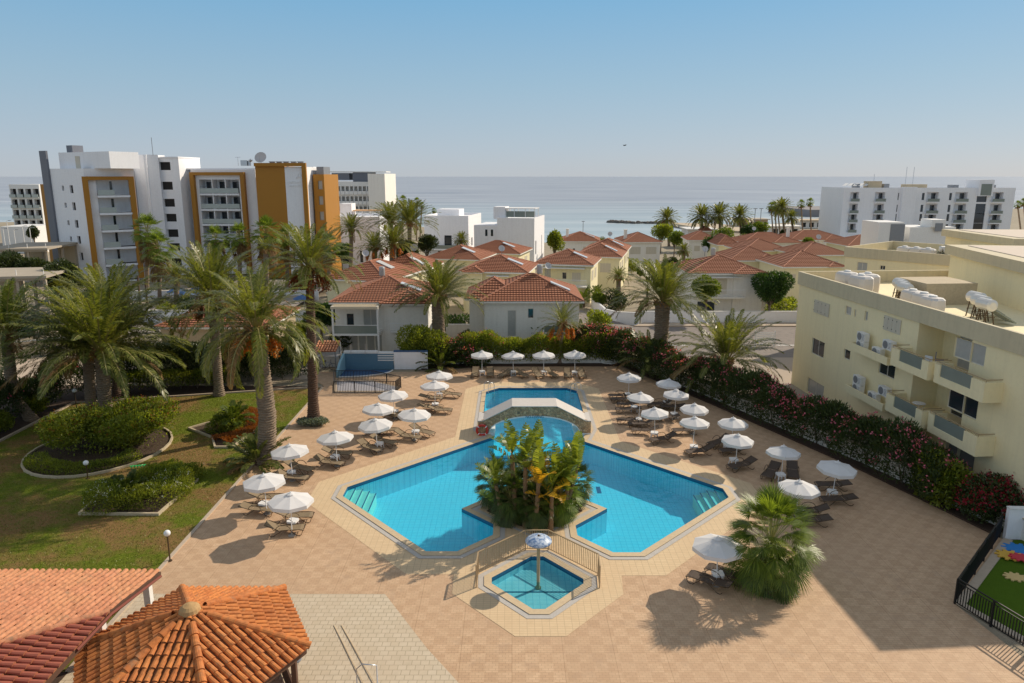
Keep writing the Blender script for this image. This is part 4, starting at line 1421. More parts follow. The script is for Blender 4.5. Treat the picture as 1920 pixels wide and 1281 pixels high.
short = {'L1': 'the nearest left parasol', 'L2': 'the second left parasol', 'L3': 'the third left parasol', 'L4': 'the fourth left parasol', 'L5': 'the fifth left parasol', 'L6': 'the parasol left of the pool neck',
         'L7': 'the seventh left parasol', 'L8': 'the parasol near the stairwell railing', 'L9': 'the ninth left parasol', 'L10': 'the farthest left parasol', 'B1': 'the first back row parasol', 'B2': 'the second back row parasol',
         'B3': 'the third back row parasol', 'B4': 'the fourth back row parasol', 'R1': 'the farthest right parasol', 'R2': 'the parasol under the palm clump', 'R3': 'the parasol beside the upper pool', 'R4': 'the second wall side parasol',
         'R5': 'the parasol level with the footbridge', 'R6': 'the third wall side parasol', 'R7': 'the middle right parasol', 'R8': 'the fourth wall side parasol', 'R9': 'the ninth right side parasol', 'R10': 'the parasol above the right steps',
         'R11': 'the rightmost parasol', 'R12': 'the parasol behind the fan palm', 'R13': 'the parasol nearest the camera'}
# tables and loungers: pixel, heading of the foot end in degrees, proto, relation
LT = [
    ('L1', (549, 976), [((552, 966), 4, 0, 'behind'), ((534, 990), 6, 0, 'in front of')]),
    ('L2', (495, 943), [((500, 931), 2, 0, 'behind'), ((484, 953), -8, 1, 'in front of')]),
    ('L3', (546, 884), [((560, 876), -22, 0, 'behind'), ((548, 894), -8, 0, 'in front of')]),
    ('L4', (628, 855), [((632, 849), -4, 0, 'behind'), ((617, 866), -14, 0, 'in front of')]),
    ('L5', (711, 831), [((719, 827), -24, 0, 'right of'), ((693, 838), -34, 0, 'left of')]),
    ('L6', (779, 808), [((791, 808), -32, 0, 'right of'), ((765, 817), -18, 0, 'left of')]),
    ('L7', (706, 801), [((700, 808), -10, 1, 'left of'), ((722, 806), 8, 1, 'right of')]),
    ('L8', (740, 770), [((729, 778), -12, 1, 'left of'), ((752, 776), 10, 1, 'right of')]),
    ('L9', (816, 757), [((806, 763), -12, 1, 'left of'), ((824, 768), 0, 0, 'right of')]),
    ('L10', (824, 737), [((808, 745), -10, 1, 'left of'), ((843, 738), -14, 0, 'right of')]),
    ('B1', (904, 696), [((891, 699), -92, 0, 'left of'), ((919, 699), -86, 0, 'right of')]),
    ('B2', (962, 696), [((948, 700), -120, 1, 'left of'), ((976, 700), -58, 1, 'right of')]),
    ('B3', (1019.5, 696), [((1007, 700), -75, 0, 'left of'), ((1033, 700), -65, 0, 'right of')]),
    ('B4', (1077.5, 697), [((1064, 701), -92, 0, 'left of'), ((1090, 701), -85, 0, 'right of')]),
    ('R1', (1178, 738), [((1163, 741), 182, 1, 'left of'), ((1168, 748), 176, 1, 'in front of')]),
    ('R3', (1189, 762), [((1178, 767), 178, 1, 'left of'), ((1180, 757), 176, 0, 'behind')]),
    ('R2', (1250, 753), [((1236, 757), 180, 0, 'left of')]),
    ('R4', (1264, 775), [((1250, 782), 182, 1, 'left of'), ((1262, 762), 180, 1, 'behind')]),
    ('R5', (1227, 811), [((1210, 806), 174, 0, 'left of'), ((1243, 822), 196, 0, 'right of')]),
    ('R6', (1199, 785), [((1181, 787), 176, 1, 'left of'), ((1203, 794), 178, 0, 'in front of')]),
    ('R7', (1301, 836), [((1312, 845), 193, 0, 'right of'), ((1286, 806), 183, 1, 'behind')]),
    ('R8', (1364, 835), [((1349, 828), 212, 0, 'left of'), ((1376, 843), 190, 1, 'right of')]),
    ('R9', (1376, 861), [((1391, 871), 200, 0, 'right of')]),
    ('R10', (1464, 889), [((1446, 884), 232, 0, 'left of'), ((1486, 884), 252, 0, 'right of')]),
    ('R11', (1561, 921), [((1562, 908), 178, 1, 'behind'), ((1572, 935), 182, 1, 'in front of')]),
    ('R12', (1500, 958), [((1518, 957), 172, 0, 'behind'), ((1522, 974), 180, 1, 'in front of')]),
    ('R13', (1346, 1075), [((1330, 1088), 142, 1, 'left of'), ((1364, 1074), 142, 1, 'right of')]),
]
SHADED = {'R4', 'R6', 'R7', 'R8', 'R9', 'R10', 'R11', 'R12', 'R13', 'R2'}
for code, tp, ls in LT:
    p = G(tp[0], tp[1], .40)
    w = 'beside' if code not in ('R6',) else 'out in front of'
    place(TAB, (p.x, p.y, 0), random.uniform(-.3, .3), 'low white plastic side table ' + w + ' ' + short[code], 'white side tables between the loungers')
    for lp, hd, k, rel in ls:
        q = G(lp[0], lp[1], .3)
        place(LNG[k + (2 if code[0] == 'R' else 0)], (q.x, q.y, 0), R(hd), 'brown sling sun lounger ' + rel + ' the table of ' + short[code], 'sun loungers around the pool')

# ---- globe lamps
def lamp(loc, h, label):
    t = thing('globe_lamp', label, 'lamp', loc, 0, 'globe lamps of the garden')
    mb = MB(); mb.tube([(0, 0, 0), (0, 0, h)], .035, 8); mb.lathe([(.1, 0), (.1, .04), (.035, .06)], 10); mb.lathe([(.035, h - .05), (.08, h), (.08, h + .03)], 10); mb.build('post', BRONZE, t)
    mb = MB(); mb.lathe([(.15 * math.sin(math.pi * i / 12), h + .16 - .15 * math.cos(math.pi * i / 12)) for i in range(13)], 16); mb.build('globe', WHITEG, t, smooth=True)
lamp(G(319, 1052), 1.25, 'white globe lamp on a short post at the corner of the lawn')
lamp(G(165, 898), .85, 'low globe lamp in front of the round shrub bed')
lamp(G(144, 768), 1.35, 'globe lamp among the far left bushes behind the twin palms')

# ---- handrail, edging and disc on the patio
t = thing('handrail', 'bent steel handrail at the bottom edge of the patio', 'handrail', G(688, 1290))
a, b = G(670, 1290) - G(688, 1290), G(708, 1290) - G(688, 1290)
mb = MB(); mb.tube([a, a + Vector((0, 0, .75)), a.lerp(b, .3) + Vector((0, 0, .95)), b + Vector((0, 0, .9)), b], .022, 8); mb.build('rail', STEEL, t, smooth=True)
mb = MB(); mb.lathe([(.05, 0), (.05, .02), (.022, .03)], 10, tuple(a)); mb.lathe([(.05, 0), (.05, .02), (.022, .03)], 10, tuple(b)); mb.build('floor_flange', STEEL, t)
for p0, p1, lb in (((626, 1173), (690, 1300), 'left one of two thin pale ramp edging strips on the patio'), ((640, 1173), (712, 1300), 'right one of two thin pale ramp edging strips on the patio')):
    A, B = G(*p0), G(*p1)
    mb = MB(); mb.beam((0, 0, .02), B - A + Vector((0, 0, .05)),   .022, .02)
    o = mb.build('edging_strip', COPM, loc=A); tag(o, lb, 'kerb')
p = G(556, 1261)
t = thing('patio_bollard', 'small grey disc topped bollard beside the tiled gazebo', 'bollard', p)
mb = MB(); mb.tube([(0, 0, 0), (0, 0, .5)], .05, 10); mb.build('post', GREY, t)
mb = MB(); mb.lathe([(0, .5), (.2, .5), (.22, .53), (.2, .57), (0, .59)], 20); mb.build('cap', GREY, t)
# ================================================================ BUILDINGS
def frame_of(P0, d):
    """rotation so local x runs along d"""
    return math.atan2(d[1], d[0])

# ---------------- the cream apartment block on the right
P0 = Vector((24.1, 57.8, 0)); dd = Vector((25.8 - 24.1, 34.2 - 57.8, 0)).normalized()
apt = thing('apartment_block', 'cream three storey apartment block with balconies and roof tanks, right of the oleander hedge', 'building', P0, frame_of(P0, dd))
def lp(px, py): return ON(px, py, P0, dd)
def rect(x0, y0, x1, y1):
    a = lp(x0, y0); b = lp(x1, y1)
    return [min(a[0], b[0]), max(a[0], b[0]), min(a[1], b[1]), max(a[1], b[1])]
AW, AD, AH = 26.2, 13.0, 9.75
FZ = [.1, 3.1, 6.1]
mb = MB()
wins = []
def wr(px0, px1, pyt, pyb, style, n=2):
    """window on the facade from its left/right pixel and the top/bottom at its middle"""
    xm = (px0 + px1) / 2
    a = lp(px0, pyt)[0]; b = lp(px1, pyt)[0]
    zt_ = lp(xm, pyt)[1]; zb = lp(xm, pyb)[1]
    wins.append((min(a, b), max(a, b), zb, zt_, style, n))
wr(1528, 1557, 566, 591, 'shutter', 2); wr(1586, 1597, 575, 591, 'curtain', 1); wr(1602, 1605.5, 581, 595, 'curtain', 1); wr(1622, 1628, 584, 602, 'curtain', 1)
wr(1659, 1692, 596, 624, 'shutter', 2)
wr(1523, 1547, 638, 669, 'glass', 2); wr(1583, 1595, 656, 675, 'glass', 1); wr(1648, 1680, 681, 707, 'glass', 2)
wr(1514, 1546, 716, 745, 'curtain', 2)
rx0 = lp(1725, 600)[0]; rx1 = lp(1829, 600)[0]
holes = [(w[0], w[1], w[2], w[3], .14) for w in wins if w[4] != 'shutter']
for k, fz in enumerate(FZ):
    holes.append((rx0, rx1, fz + .12, fz + 2.55, 1.7))
w3 = [(18.9, 21.3, 7.35, 8.5), (18.9, 21.3, 4.3, 5.5)]
holes += [(a, b, c, d, .14) for a, b, c, d in w3]
holes.append((19.3, 21.6, .2, 2.3, .2, 2))
facade(mb, 0, AW, 0, AH - 1.05, holes)
for s, W in (('right', AD), ('back', AW), ('left', AD)):
    facade(mb, 0, W, 0, AH - 1.05, (), T=SIDE(AW, AD, s))
mb.poly([(0, 0), (AW, 0), (AW, AD), (0, AD)], AH - 1.0)
mb.build('wall', [CREAM, CREAM, GREY], apt)
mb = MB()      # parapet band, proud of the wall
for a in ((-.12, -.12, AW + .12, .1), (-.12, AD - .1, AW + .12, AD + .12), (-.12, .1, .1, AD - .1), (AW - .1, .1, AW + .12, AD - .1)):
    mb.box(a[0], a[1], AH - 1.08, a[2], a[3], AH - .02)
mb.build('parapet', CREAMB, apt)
for a, b, c, d, st, n in wins:
    window(apt, a, b, c, d, None, .12, st, n)
for a, b, c, d in w3: window(apt, a, b, c, d, None, .12, 'curtain' if c > 6 else 'glass', 2)
for k, fz in enumerate(FZ):
    # glazed door at the back of the recess
    window(apt, rx0 + 1.5, rx1 - .1, fz + .14, fz + 2.3, None, 1.68, 'curtain' if k == 2 else 'glass', 2)
    if k == 0: continue
    for (xa, xb, out, glass) in ((rx0 - .55, rx0 + 3.0, 1.25, (rx0 + .25, rx0 + 2.4)), (rx0 + 3.3, rx0 + 7.2, 1.05, (rx0 + 3.75, rx0 + 6.2))):
        m2 = MB()
        m2.box(xa, -out, fz - .25, xb, -.003, fz + .05)
        ga, gb = glass
        m2.box(xa, -out, fz + .051, ga, -out + .14, fz + .85); m2.box(gb, -out, fz + .051, xb, -out + .14, fz + .85)
        m2.box(ga, -out, fz + .051, gb, -out + .14, fz + .2)
        m2.box(xa, -out + .141, fz + .051, xa + .14, -.003, fz + .85); m2.box(xb - .14, -out + .141, fz + .051, xb, -.003, fz + .85)
        bal = m2.build('balcony', CREAM, apt)
        m3 = MB(); m3.box(ga, -out + .05, fz + .2, gb, -out + .065, fz + .92); m3.build('glass_panel', GLASSB, bal)
        m3 = MB(); m3.tube([(xa, -.1, fz + 1.0), (xa, -out + .07, fz + 1.0), (xb, -out + .07, fz + 1.0), (xb, -.1, fz + 1.0)], .028, 6)
        for x in (xa + .02, ga, gb, xb - .02): m3.tube([(x, -out + .07, fz + .85), (x, -out + .07, fz + 1.0)], .015, 5)
        m3.build('handrail', TANM, bal)
    m2 = MB(); m2.box(rx0 + 3.001, -.75, fz - .25, rx0 + 3.299, -.003, fz + .05); m2.box(rx0 + 3.001, -.9, fz + .051, rx0 + 3.299, -.75, fz + .85); m2.build('balcony_link', CREAM, apt)
def ac_ledge(px0, px1, pyb, tag_, units, zl):
    a = lp(px0, pyb)[0]; b = lp(px1, pyb)[0]
    m2 = MB(); m2.box(a, -.95, zl, b, -.003, zl + .12)
    m2.box(a, -.95, zl + .12, b, -.86, zl + .5); m2.box(a, -.859, zl + .12, a + .09, -.003, zl + .5); m2.box(b - .09, -.859, zl + .12, b, -.003, zl + .5)
    m2.build('service_ledge', CREAM, apt)
    for (fx, fz_, lab) in units:
        x = a + (b - a) * fx
        u = thing('air_conditioner', lab, 'air conditioner', P0 + (Matrix.Rotation(apt.rotation_euler.z, 4, 'Z') @ Vector((x, -.5, zl + .12 + fz_))), apt.rotation_euler.z, 'air conditioner units on the cream block')
        u.scale = (1.12, 1.12, 1.08)
        m3 = MB(); m3.box(-.42, -.16, .03, .42, .16, .58); m3.box(-.35, -.14, 0, -.28, .14, .03); m3.box(.28, -.14, 0, .35, .14, .03); m3.build('casing', WHITE, u)
        m3 = MB(); m3.lathe([(0, 0), (.22, 0), (.24, .012), (.22, .02), (.06, .02), (0, .02)], 18)
        m3.v = [(v[0] - .13, -.162 - v[2], v[1] + .31) for v in m3.v]
        f = m3.build('fan_grille', GREY, u)
        m3 = MB()
        for q in range(5): m3.box(.16, -.168, .14 + q * .08, .38, -.161, .165 + q * .08)
        m3.build('vent', GREY, u)
for fl, z, nm in ((0, 5.55, 'upper'), (1, 2.45, 'lower')):
    y = 640 if fl == 0 else 745
    ac_ledge(1616 if fl == 0 else 1606, 1694 if fl == 0 else 1683, y, '', [
        (.2, .0, 'lower air conditioner of the stacked pair on the %s service ledge' % nm), (.2, .62, 'upper air conditioner of the stacked pair on the %s service ledge' % nm),
        (.62, .0, 'air conditioner standing low in the middle of the %s service ledge' % nm), (.86, .75, 'air conditioner raised at the balcony end of the %s service ledge' % nm)], z)
# balcony furniture
def white_chair(loc, rz, label, mat=WHITEG):
    t = thing('plastic_chair', label, 'chair', loc, rz)
    mb = MB(); mb.box(-.22, -.22, .42, .22, .22, .45); mb.build('seat', mat, t)
    mb = MB(); mb.box(-.22, .2, .46, .22, .23, .85); mb.build('backrest', mat, t)
    for sx in (-.2, .17):
        for sy in (-.2, .17):
            mb = MB(); mb.box(sx, sy, 0, sx + .035, sy + .035, .42); mb.build('leg', mat, t)
Ra = Matrix.Rotation(apt.rotation_euler.z, 4, 'Z')
white_chair(P0 + Ra @ Vector((rx0 + 1.9, -.6, 6.15)), apt.rotation_euler.z + .5, 'white plastic chair behind the glass of the upper balcony')
white_chair(P0 + Ra @ Vector((rx0 + 1.5, .5, 6.22)), 1.0, 'blue plastic chair at the back of the upper balcony', M('blue_plastic', (.1, .14, .4), .5))
t = thing('folding_table', 'round white folding table on the lower balcony of the cream block', 'table', P0 + Ra @ Vector((rx0 + 1.3, -.3, 3.15)), 0)
mb = MB(); mb.lathe([(0, .70), (.35, .70), (.37, .72), (.35, .74), (0, .74)], 18); mb.build('top', WHITEG, t)
for s in (-1, 1):
    mb = MB(); mb.beam((-.3 * s, -.2, 0), (.3 * s, -.2, .7), .03, .03); mb.beam((-.3 * s, .2, 0), (.3 * s, .2, .7), .03, .03); mb.build('leg', WHITEG, t)

# roof equipment
GRP_T, GRP_B = 'white water tanks on the cream roofs', 'solar boilers on the cream roofs'
def tank(loc, rz, label, s=1.0):
    t = thing('water_tank', label, 'water tank', loc, rz, GRP_T)
    mb = MB()
    def ring(hx, hy, z, c=.25):
        return [(-hx + c, -hy, z), (hx - c, -hy, z), (hx, -hy + c, z), (hx, hy - c, z), (hx - c, hy, z), (-hx + c, hy, z), (-hx, hy - c, z), (-hx, -hy + c, z)]
    rs = [ring(.85 * s, .6 * s, 0), ring(.88 * s, .62 * s, .9 * s), ring(.85 * s, .6 * s, 1.35 * s), ring(.72 * s, .48 * s, 1.5 * s), ring(.45 * s, .3 * s, 1.54 * s, .12)]
    for a, b in zip(rs, rs[1:]):
        for i in range(8): mb.face([a[i], a[(i + 1) % 8], b[(i + 1) % 8], b[i]])
    mb.face(rs[-1]); mb.build('body', M('tank_plastic', (.66, .62, .58), .5, .06, 1), t)
    mb = MB(); mb.lathe([(.24, 1.53 * s), (.24, 1.62 * s), (.2, 1.65 * s), (0, 1.65 * s)], 16); mb.build('lid', WHITE, t)
def boiler(loc, rz, label, s=1.0):
    t = thing('solar_boiler', label, 'solar boiler', loc, rz, GRP_B)
    mb = MB(); pts = [(-.52 * s, 0, 1.25), (-.47 * s, 0, 1.25), (.47 * s, 0, 1.25), (.52 * s, 0, 1.25)]
    mb.tube(pts, [.2 * s, .34 * s, .34 * s, .2 * s], 18); mb.build('drum', M('boiler_white', (.66, .64, .60), .3, .08, 2, metal=.3, bumpy=0), t)
    mb = MB()
    for x in (-.3 * s, .3 * s):
        mb.beam((x, -.3, 0), (x, -.15, 1.0), .05, .05); mb.beam((x, .4, 0), (x, .15, 1.0), .05, .05); mb.beam((x, -.3, .5), (x, .4, .5), .04, .04)
    mb.build('stand', BRONZE, t)
    mb = MB(); mb.beam((0, .3, .95), (0, 1.7, .15), .9 * s, .07); mb.build('collector', GLASSB, t)
zr = AH - 1.0
def aptw(x, y, z=zr): return P0 + Ra @ Vector((x, y, z))
for i, (x, y) in enumerate(((4.3, 1.6), (5.4, 2.6), (6.4, 1.5))): tank(aptw(x, y), apt.rotation_euler.z + .1, ['farthest', 'middle', 'nearest'][i] + ' of three white water tanks at the far end of the cream roof')
for i, (x, y) in enumerate(((8.5, 3.2), (9.55, 2.7), (10.6, 2.2))): boiler(aptw(x, y), apt.rotation_euler.z, ['farthest', 'middle', 'nearest'][i] + ' of three solar boilers between the two groups of water tanks')
for i, (x, y) in enumerate(((11.9, 1.9), (13.2, 1.8), (14.5, 1.5))): tank(aptw(x, y), apt.rotation_euler.z + .1, ['farthest', 'middle', 'nearest'][i] + ' of three white water tanks near the middle of the cream roof', .85)
for i, (x, y) in enumerate(((14.6, 4.3), (15.8, 3.7), (17.0, 3.1))): boiler(aptw(x, y), apt.rotation_euler.z, ['farthest', 'middle', 'nearest'][i] + ' of three solar boilers closest to the camera on the cream roof', 1.05)
mb = MB(); mb.box(7.2, 3.8, zr + .01, 10.5, 7.5, zr + 1.5); o = mb.build('roof_room', SANDC, apt)

# ---------------- second cream block behind
Q0 = AT(1587, 463, 74); qd = (AT(1786, 484, 66).xy - Q0.xy).normalized()
H2 = Q0.z - gz(74)
ap2 = thing('apartment_block', 'cream block with a long shaded parapet behind the nearest cream block', 'building', (Q0.x, Q0.y, gz(74)), math.atan2(qd.y, qd.x))
mb = MB(); W2 = 14
def lp2(px, py): 
    t_, z = ON(px, py, Q0, qd); return t_, z - gz(74)
ww = [(*sorted((lp2(1607, 500)[0], lp2(1626, 500)[0])), lp2(1616, 508)[1], lp2(1616, 492)[1], 'curtain'), (*sorted((lp2(1650, 500)[0], lp2(1660, 500)[0])), lp2(1655, 506)[1], lp2(1655, 498)[1], 'glass')]
facade(mb, 0, W2, 0, H2 - 1.0, [(a, b, c, d, .12) for a, b, c, d, _ in ww])
for s, W in (('right', 11), ('back', W2), ('left', 11)): facade(mb, 0, W, 0, H2 - 1.0, (), T=SIDE(W2, 11, s))
mb.poly([(0, 0), (W2, 0), (W2, 11), (0, 11)], H2 - .95)
mb.build('wall', [CREAM], ap2)
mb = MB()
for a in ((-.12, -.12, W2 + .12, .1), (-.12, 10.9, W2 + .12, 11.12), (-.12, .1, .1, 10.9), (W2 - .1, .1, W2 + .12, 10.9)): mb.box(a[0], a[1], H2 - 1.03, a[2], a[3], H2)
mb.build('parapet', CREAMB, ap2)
for a, b, c, d, st in ww: window(ap2, a, b, c, d, None, .1, st, 2)
Rb = Matrix.Rotation(ap2.rotation_euler.z, 4, 'Z')
def a2w(x, y): return Vector((Q0.x, Q0.y, gz(74))) + Rb @ Vector((x, y, H2 - .9))
for i, x in enumerate((5.2, 6.3, 7.4)): tank(a2w(x, 1.6), ap2.rotation_euler.z, ['left', 'middle', 'right'][i] + ' white water tank on the far cream roof', .8)
for i in range(3): boiler(a2w(8.7 + i * .55, 2.0 - i * .35), ap2.rotation_euler.z + .9, ['left', 'middle', 'right'][i] + ' solar boiler on the far cream roof', .85)
tank(a2w(13.0, 1.8), ap2.rotation_euler.z, 'white water tank at the right end of the far cream roof', .8)

# ---------------- taller cream stair towers at the right edge
def cream_tower(nm, label, pl, pr, Yl, Yr, dep, cap_in=.8):
    A = AT(pl[0], pl[1], Yl); B = AT(pr[0], pr[1], Yr)
    d = (B.xy - A.xy); L_ = d.length; d.normalize()
    t = thing(nm, label, 'building', (A.x, A.y, 0), math.atan2(d.y, d.x))
    h = A.z
    mb = MB()
    for s, W in (('front', L_), ('right', dep), ('back', L_), ('left', dep)): facade(mb, 0, W, 0, h - .75, (), T=SIDE(L_, dep, s))
    mb.build('wall', CREAM, t)
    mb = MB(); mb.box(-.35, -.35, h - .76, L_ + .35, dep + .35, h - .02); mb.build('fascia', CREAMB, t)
    mb = MB(); mb.box(-.1 + cap_in, .1 + cap_in, h - .019, L_ - cap_in, dep - cap_in, h + .03); mb.build('roof_screed', M('roof_screed', (.66, .56, .46), .9, .08), t)
    return t
cream_tower('stair_tower', 'nearer of two cream roof towers with a pale rectangular top', (1785, 459), (1955, 480), 57, 44, 10)
cream_tower('stair_tower', 'farther cream roof tower with a pale rectangular top, by the white hotel', (1775, 430), (1905, 445), 80, 68, 9)
# low white roof house between them
t = thing('roof_terrace_house', 'small white block with a grey shutter beside the red roofs, below the white hotel', 'building', (AT(1645, 460, 120).x, 120, gz(120)), 0)
z0 = AT(1645, 417, 120).z - gz(120)
w = AT(1692, 417, 120).x - AT(1645, 417, 120).x
mb = MB(); mb.box(0, 0, 0, w, 6, z0); mb.box(w + 1.6, 1, 0, w + 9.5, 7, z0 - .9); mb.box(w + 5.0, .6, z0 - .899, w + 7.4, 4, z0 + .4); mb.build('wall', WHITE, t)
mb = MB(); mb.box(w * .45, -.05, .3, w + .1, -.002, z0 - .3); mb.box(w + 5.6, .55, z0 - 1.6, w + 6.9, .598, z0 - .2); mb.build('shutter', GREY, t)

# ---------------- the village: houses with tiled hip roofs
HOUSES = []
def house(label, xl, xr, ye, rot=0, depth=9, h=5.7, rise=1.8, wall=PALEY, wins=(), side=(), bay=None, panel=None, dish=None, chimney=None, Y=None, extra=None, oh=.45, tankr=None):
    """xl, xr: front wall pixels at the eave row ye"""
    r = R(rot)
    if Y is None: A = roofsite(xl, ye, h)
    else: A = AT(xl, ye, Y)
    z0 = A.z - h
    d = Vector((math.cos(r), math.sin(r), 0))
    w, _ = ON(xr, ye, A, d)
    t = thing('village_house', label, 'house', (A.x, A.y, z0), r, 'tile roofed village houses')
    mb = MB()
    fh = []
    for q in wins: fh.append((q[0] * w, q[1] * w, q[2], q[3], .12))
    facade(mb, 0, w, -2.5, h, [(*f,) for f, q in zip(fh, wins) if q[4] != 'shutter'])
    sd = 'right' if xl < 1150 else 'left'
    sh = [(q[0] * depth, q[1] * depth, q[2], q[3], .12) for q in side]
    for s, W in (('right', depth), ('back', w), ('left', depth)):
        facade(mb, 0, W, -2.5, h, [f for f, q in zip(sh, side) if q[4] != 'shutter'] if s == sd else (), T=SIDE(w, depth, s))
    if bay: mb.box(bay[0] * w + .3, -bay[2] + .45, -2.5, bay[1] * w - .3, -.002, h - .1)
    mb.build('wall', wall, t)
    hip_roof(t, 0, 0, w, depth, h, rise, oh, front=(bay[0] * w, bay[1] * w, bay[2]) if bay else None)
    for q in wins: window(t, q[0] * w, q[1] * w, q[2], q[3], None, .1, q[4], q[5] if len(q) > 5 else 2, simple=True)
    for q in side: window(t, q[0] * depth, q[1] * depth, q[2], q[3], SIDE(w, depth, sd), .1, q[4], q[5] if len(q) > 5 else 2, simple=True)
    if panel:      # solar panel on the right slope; its pale colour imitates reflected sky
        k = min(w, depth) / 2 + oh
        sl = math.atan2(rise, k)
        fx, fy = panel
        T = Matrix.Translation((w + oh - k * fx, depth * fy, h + rise * fx + .1)) @ Matrix.Rotation(sl, 4, 'Y')
        mb = MB(); mb.box(-1.1, -.55, 0, 1.1, .55, .1, 0, T); mb.build('solar_panel', M('panel_glass', (.62, .63, .64), .15, .05, 1, bumpy=0), t)
    if chimney:
        mb = MB(); mb.box(chimney * w, depth * .3, h, chimney * w + .6, depth * .3 + .6, h + rise + .6); mb.box(chimney * w - .06, depth * .3 - .06, h + rise + .6, chimney * w + .66, depth * .3 + .66, h + rise + .72); mb.build('chimney', OFFW, t)
    if extra: extra(t, w, depth, h)
    if dish:
        p = Vector((A.x, A.y, z0)) + Matrix.Rotation(r, 4, 'Z') @ Vector((dish[0] * w, depth * .5, h + rise * .95))
        sat_dish(p, dish[1], dish[2] if len(dish) > 2 else label_short(label), .42 if len(dish) < 4 else dish[3] * .75)
    if tankr:
        p = Vector((A.x, A.y, z0)) + Matrix.Rotation(r, 4, 'Z') @ Vector((tankr[0] * w, depth * .5, h + rise * .9))
        tt = thing('roof_boiler', tankr[1], 'water boiler', p, 0, 'boilers on the village roofs')
        mb = MB(); mb.lathe([(0, .25), (.3, .25), (.32, .3), (.32, 1.05), (.26, 1.2), (0, 1.25)], 14); mb.build('drum', M('boiler_grey', (.45, .44, .43), .4, .1, 2, metal=.3, bumpy=0), tt)
        mb = MB()
        for a in (0, 2.1, 4.2): mb.beam((.25 * math.cos(a), .25 * math.sin(a), 0), (.25 * math.cos(a), .25 * math.sin(a), .3), .04, .04)
        mb.build('stand', GREY, tt)
    return t
def label_short(s): return s
def sat_dish(loc, rz, label, rad=.55):
    t = thing('satellite_dish', label, 'satellite dish', loc, R(rz), 'satellite dishes on roofs')
    mb = MB(); mb.tube([(0, 0, 0), (0, 0, .75)], .03, 6); mb.build('mast', GREY, t)
    mb = MB(); n = 20; T = Matrix.Translation((0, -.05, .95)) @ Matrix.Rotation(R(62), 4, 'X')
    prof = [(rad * k / 5, .22 * rad * (k / 5) ** 2) for k in range(6)]
    for i in range(5):
        for k in range(n):
            a, b = 2 * math.pi * k / n, 2 * math.pi * (k + 1) / n
            f = lambda p, q: tuple(T @ Vector((p[0] * math.cos(q), p[0] * math.sin(q), p[1])))
            mb.face([f(prof[i], a), f(prof[i], b), f(prof[i + 1], b), f(prof[i + 1], a)] if i else [f(prof[0], a), f(prof[1], b), f(prof[1], a)])
    mb.build('reflector', M('dish_paint', (.55, .53, .52), .5, .05, 3), t, smooth=True)
    mb = MB(); mb.tube([tuple(T @ Vector((0, -rad, .2 * rad))), tuple(T @ Vector((0, 0, rad * .95)))], .018, 5); mb.build('feed_arm', GREY, t)

SH = 'shutter'
def balc(xa, xb, out=1.3, z=2.75):
    def f(t, w, d, h):
        a, b = xa * w, xb * w
        MBbox(t, 'balcony_slab', OFFW, (a, -out, z - .2, b, -.003, z))
        m = MB(); n = max(4, int((b - a) / .16))
        for i in range(n + 1): m.cbox(a + (b - a) * i / n, -out + .04, z + .45, .03, .03, .9)
        m.box(a, -out, z + .9, b, -out + .07, z + .96)
        m.build('railing', WHITEG, t)
        MBbox(t, 'awning', OFFW, (a - .2, -out * .7, h - .55, b - .4, -.003, h - .47))
    return f
def MBbox(parent, name, mat, b):
    m = MB(); m.box(*b); return m.build(name, mat, parent)
# front row
def villa_extra(t, w, d, h):
    # deep first-floor balcony with railing, ground floor shutters, awning
    mb = MB(); mb.box(.15, -2.0, 2.75, w * .5, -.003, 2.95); mb.build('balcony_slab', WHITE, t)
    mb = MB(); mb.box(.2, -1.96, 2.955, w * .5 - .05, -1.93, 3.75); b = mb.build('balcony_glass', GLASSB, t)
    mb = MB(); mb.beam((.15, -1.95, 3.8), (w * .5, -1.95, 3.8), .06, .06); mb.build('handrail', WHITE, b)
    for x in (.15, w * .5 - .15):
        mb = MB(); mb.box(x, -2.0, 0, x + .18, -1.82, 2.749); mb.box(x, -2.0, 2.951, x + .18, -1.82, h - .1); mb.build('pillar', WHITE, t)
    mb = MB(); mb.box(.1, -2.1, h - .35, w * .5, -.002, h - .2)
    for i in range(9): mb.box(.1, -2.1 + i * .23, h - .199, w * .5, -2.03 + i * .23, h - .12)
    mb.build('awning', M('awning_cream', (.66, .57, .42), .7), t)
    mb = MB(); mb.box(w * .6, -.9, 2.8, w * .95, -.002, 2.95); o = mb.build('balcony_slab', WHITE, t)
    mb = MB()
    for i in range(24): mb.cbox(w * .6 + .05 + i * (w * .35 - .1) / 23, -.86, 3.35, .02, .02, .8)
    mb.box(w * .6, -.89, 3.75, w * .95, -.84, 3.8); mb.build('railing', WHITEG, o)
    mb = MB(); mb.box(w * .58, -.6, h - .5, w * .95, -.002, h - .42); mb.build('canopy_slab', OFFW, t)
house('pale villa with a deep balcony and closed shutters behind the blue wall', 627, 803, 566, 0, 10, 5.8, 1.9, OFFW, Y=69.0,
      wins=[(.06, .14, .4, 2.4, 'curtain', 1), (.15, .23, .4, 2.4, 'curtain', 1), (.24, .32, .4, 2.4, 'curtain', 1), (.33, .41, .4, 2.4, 'curtain', 1), (.42, .49, .4, 2.4, 'curtain', 1),
            (.12, .2, 3.1, 4.6, 'glass', 1), (.30, .46, 3.05, 5.0, 'curtain', 2), (.62, .9, 3.0, 4.9, SH, 2), (.66, .8, .5, 1.9, 'glass', 2)], bay=(.5, 1.03, .8), extra=villa_extra, panel=(.5, .3), tankr=(.42, 'grey boiler on the ridge of the pale villa by the blue wall'))
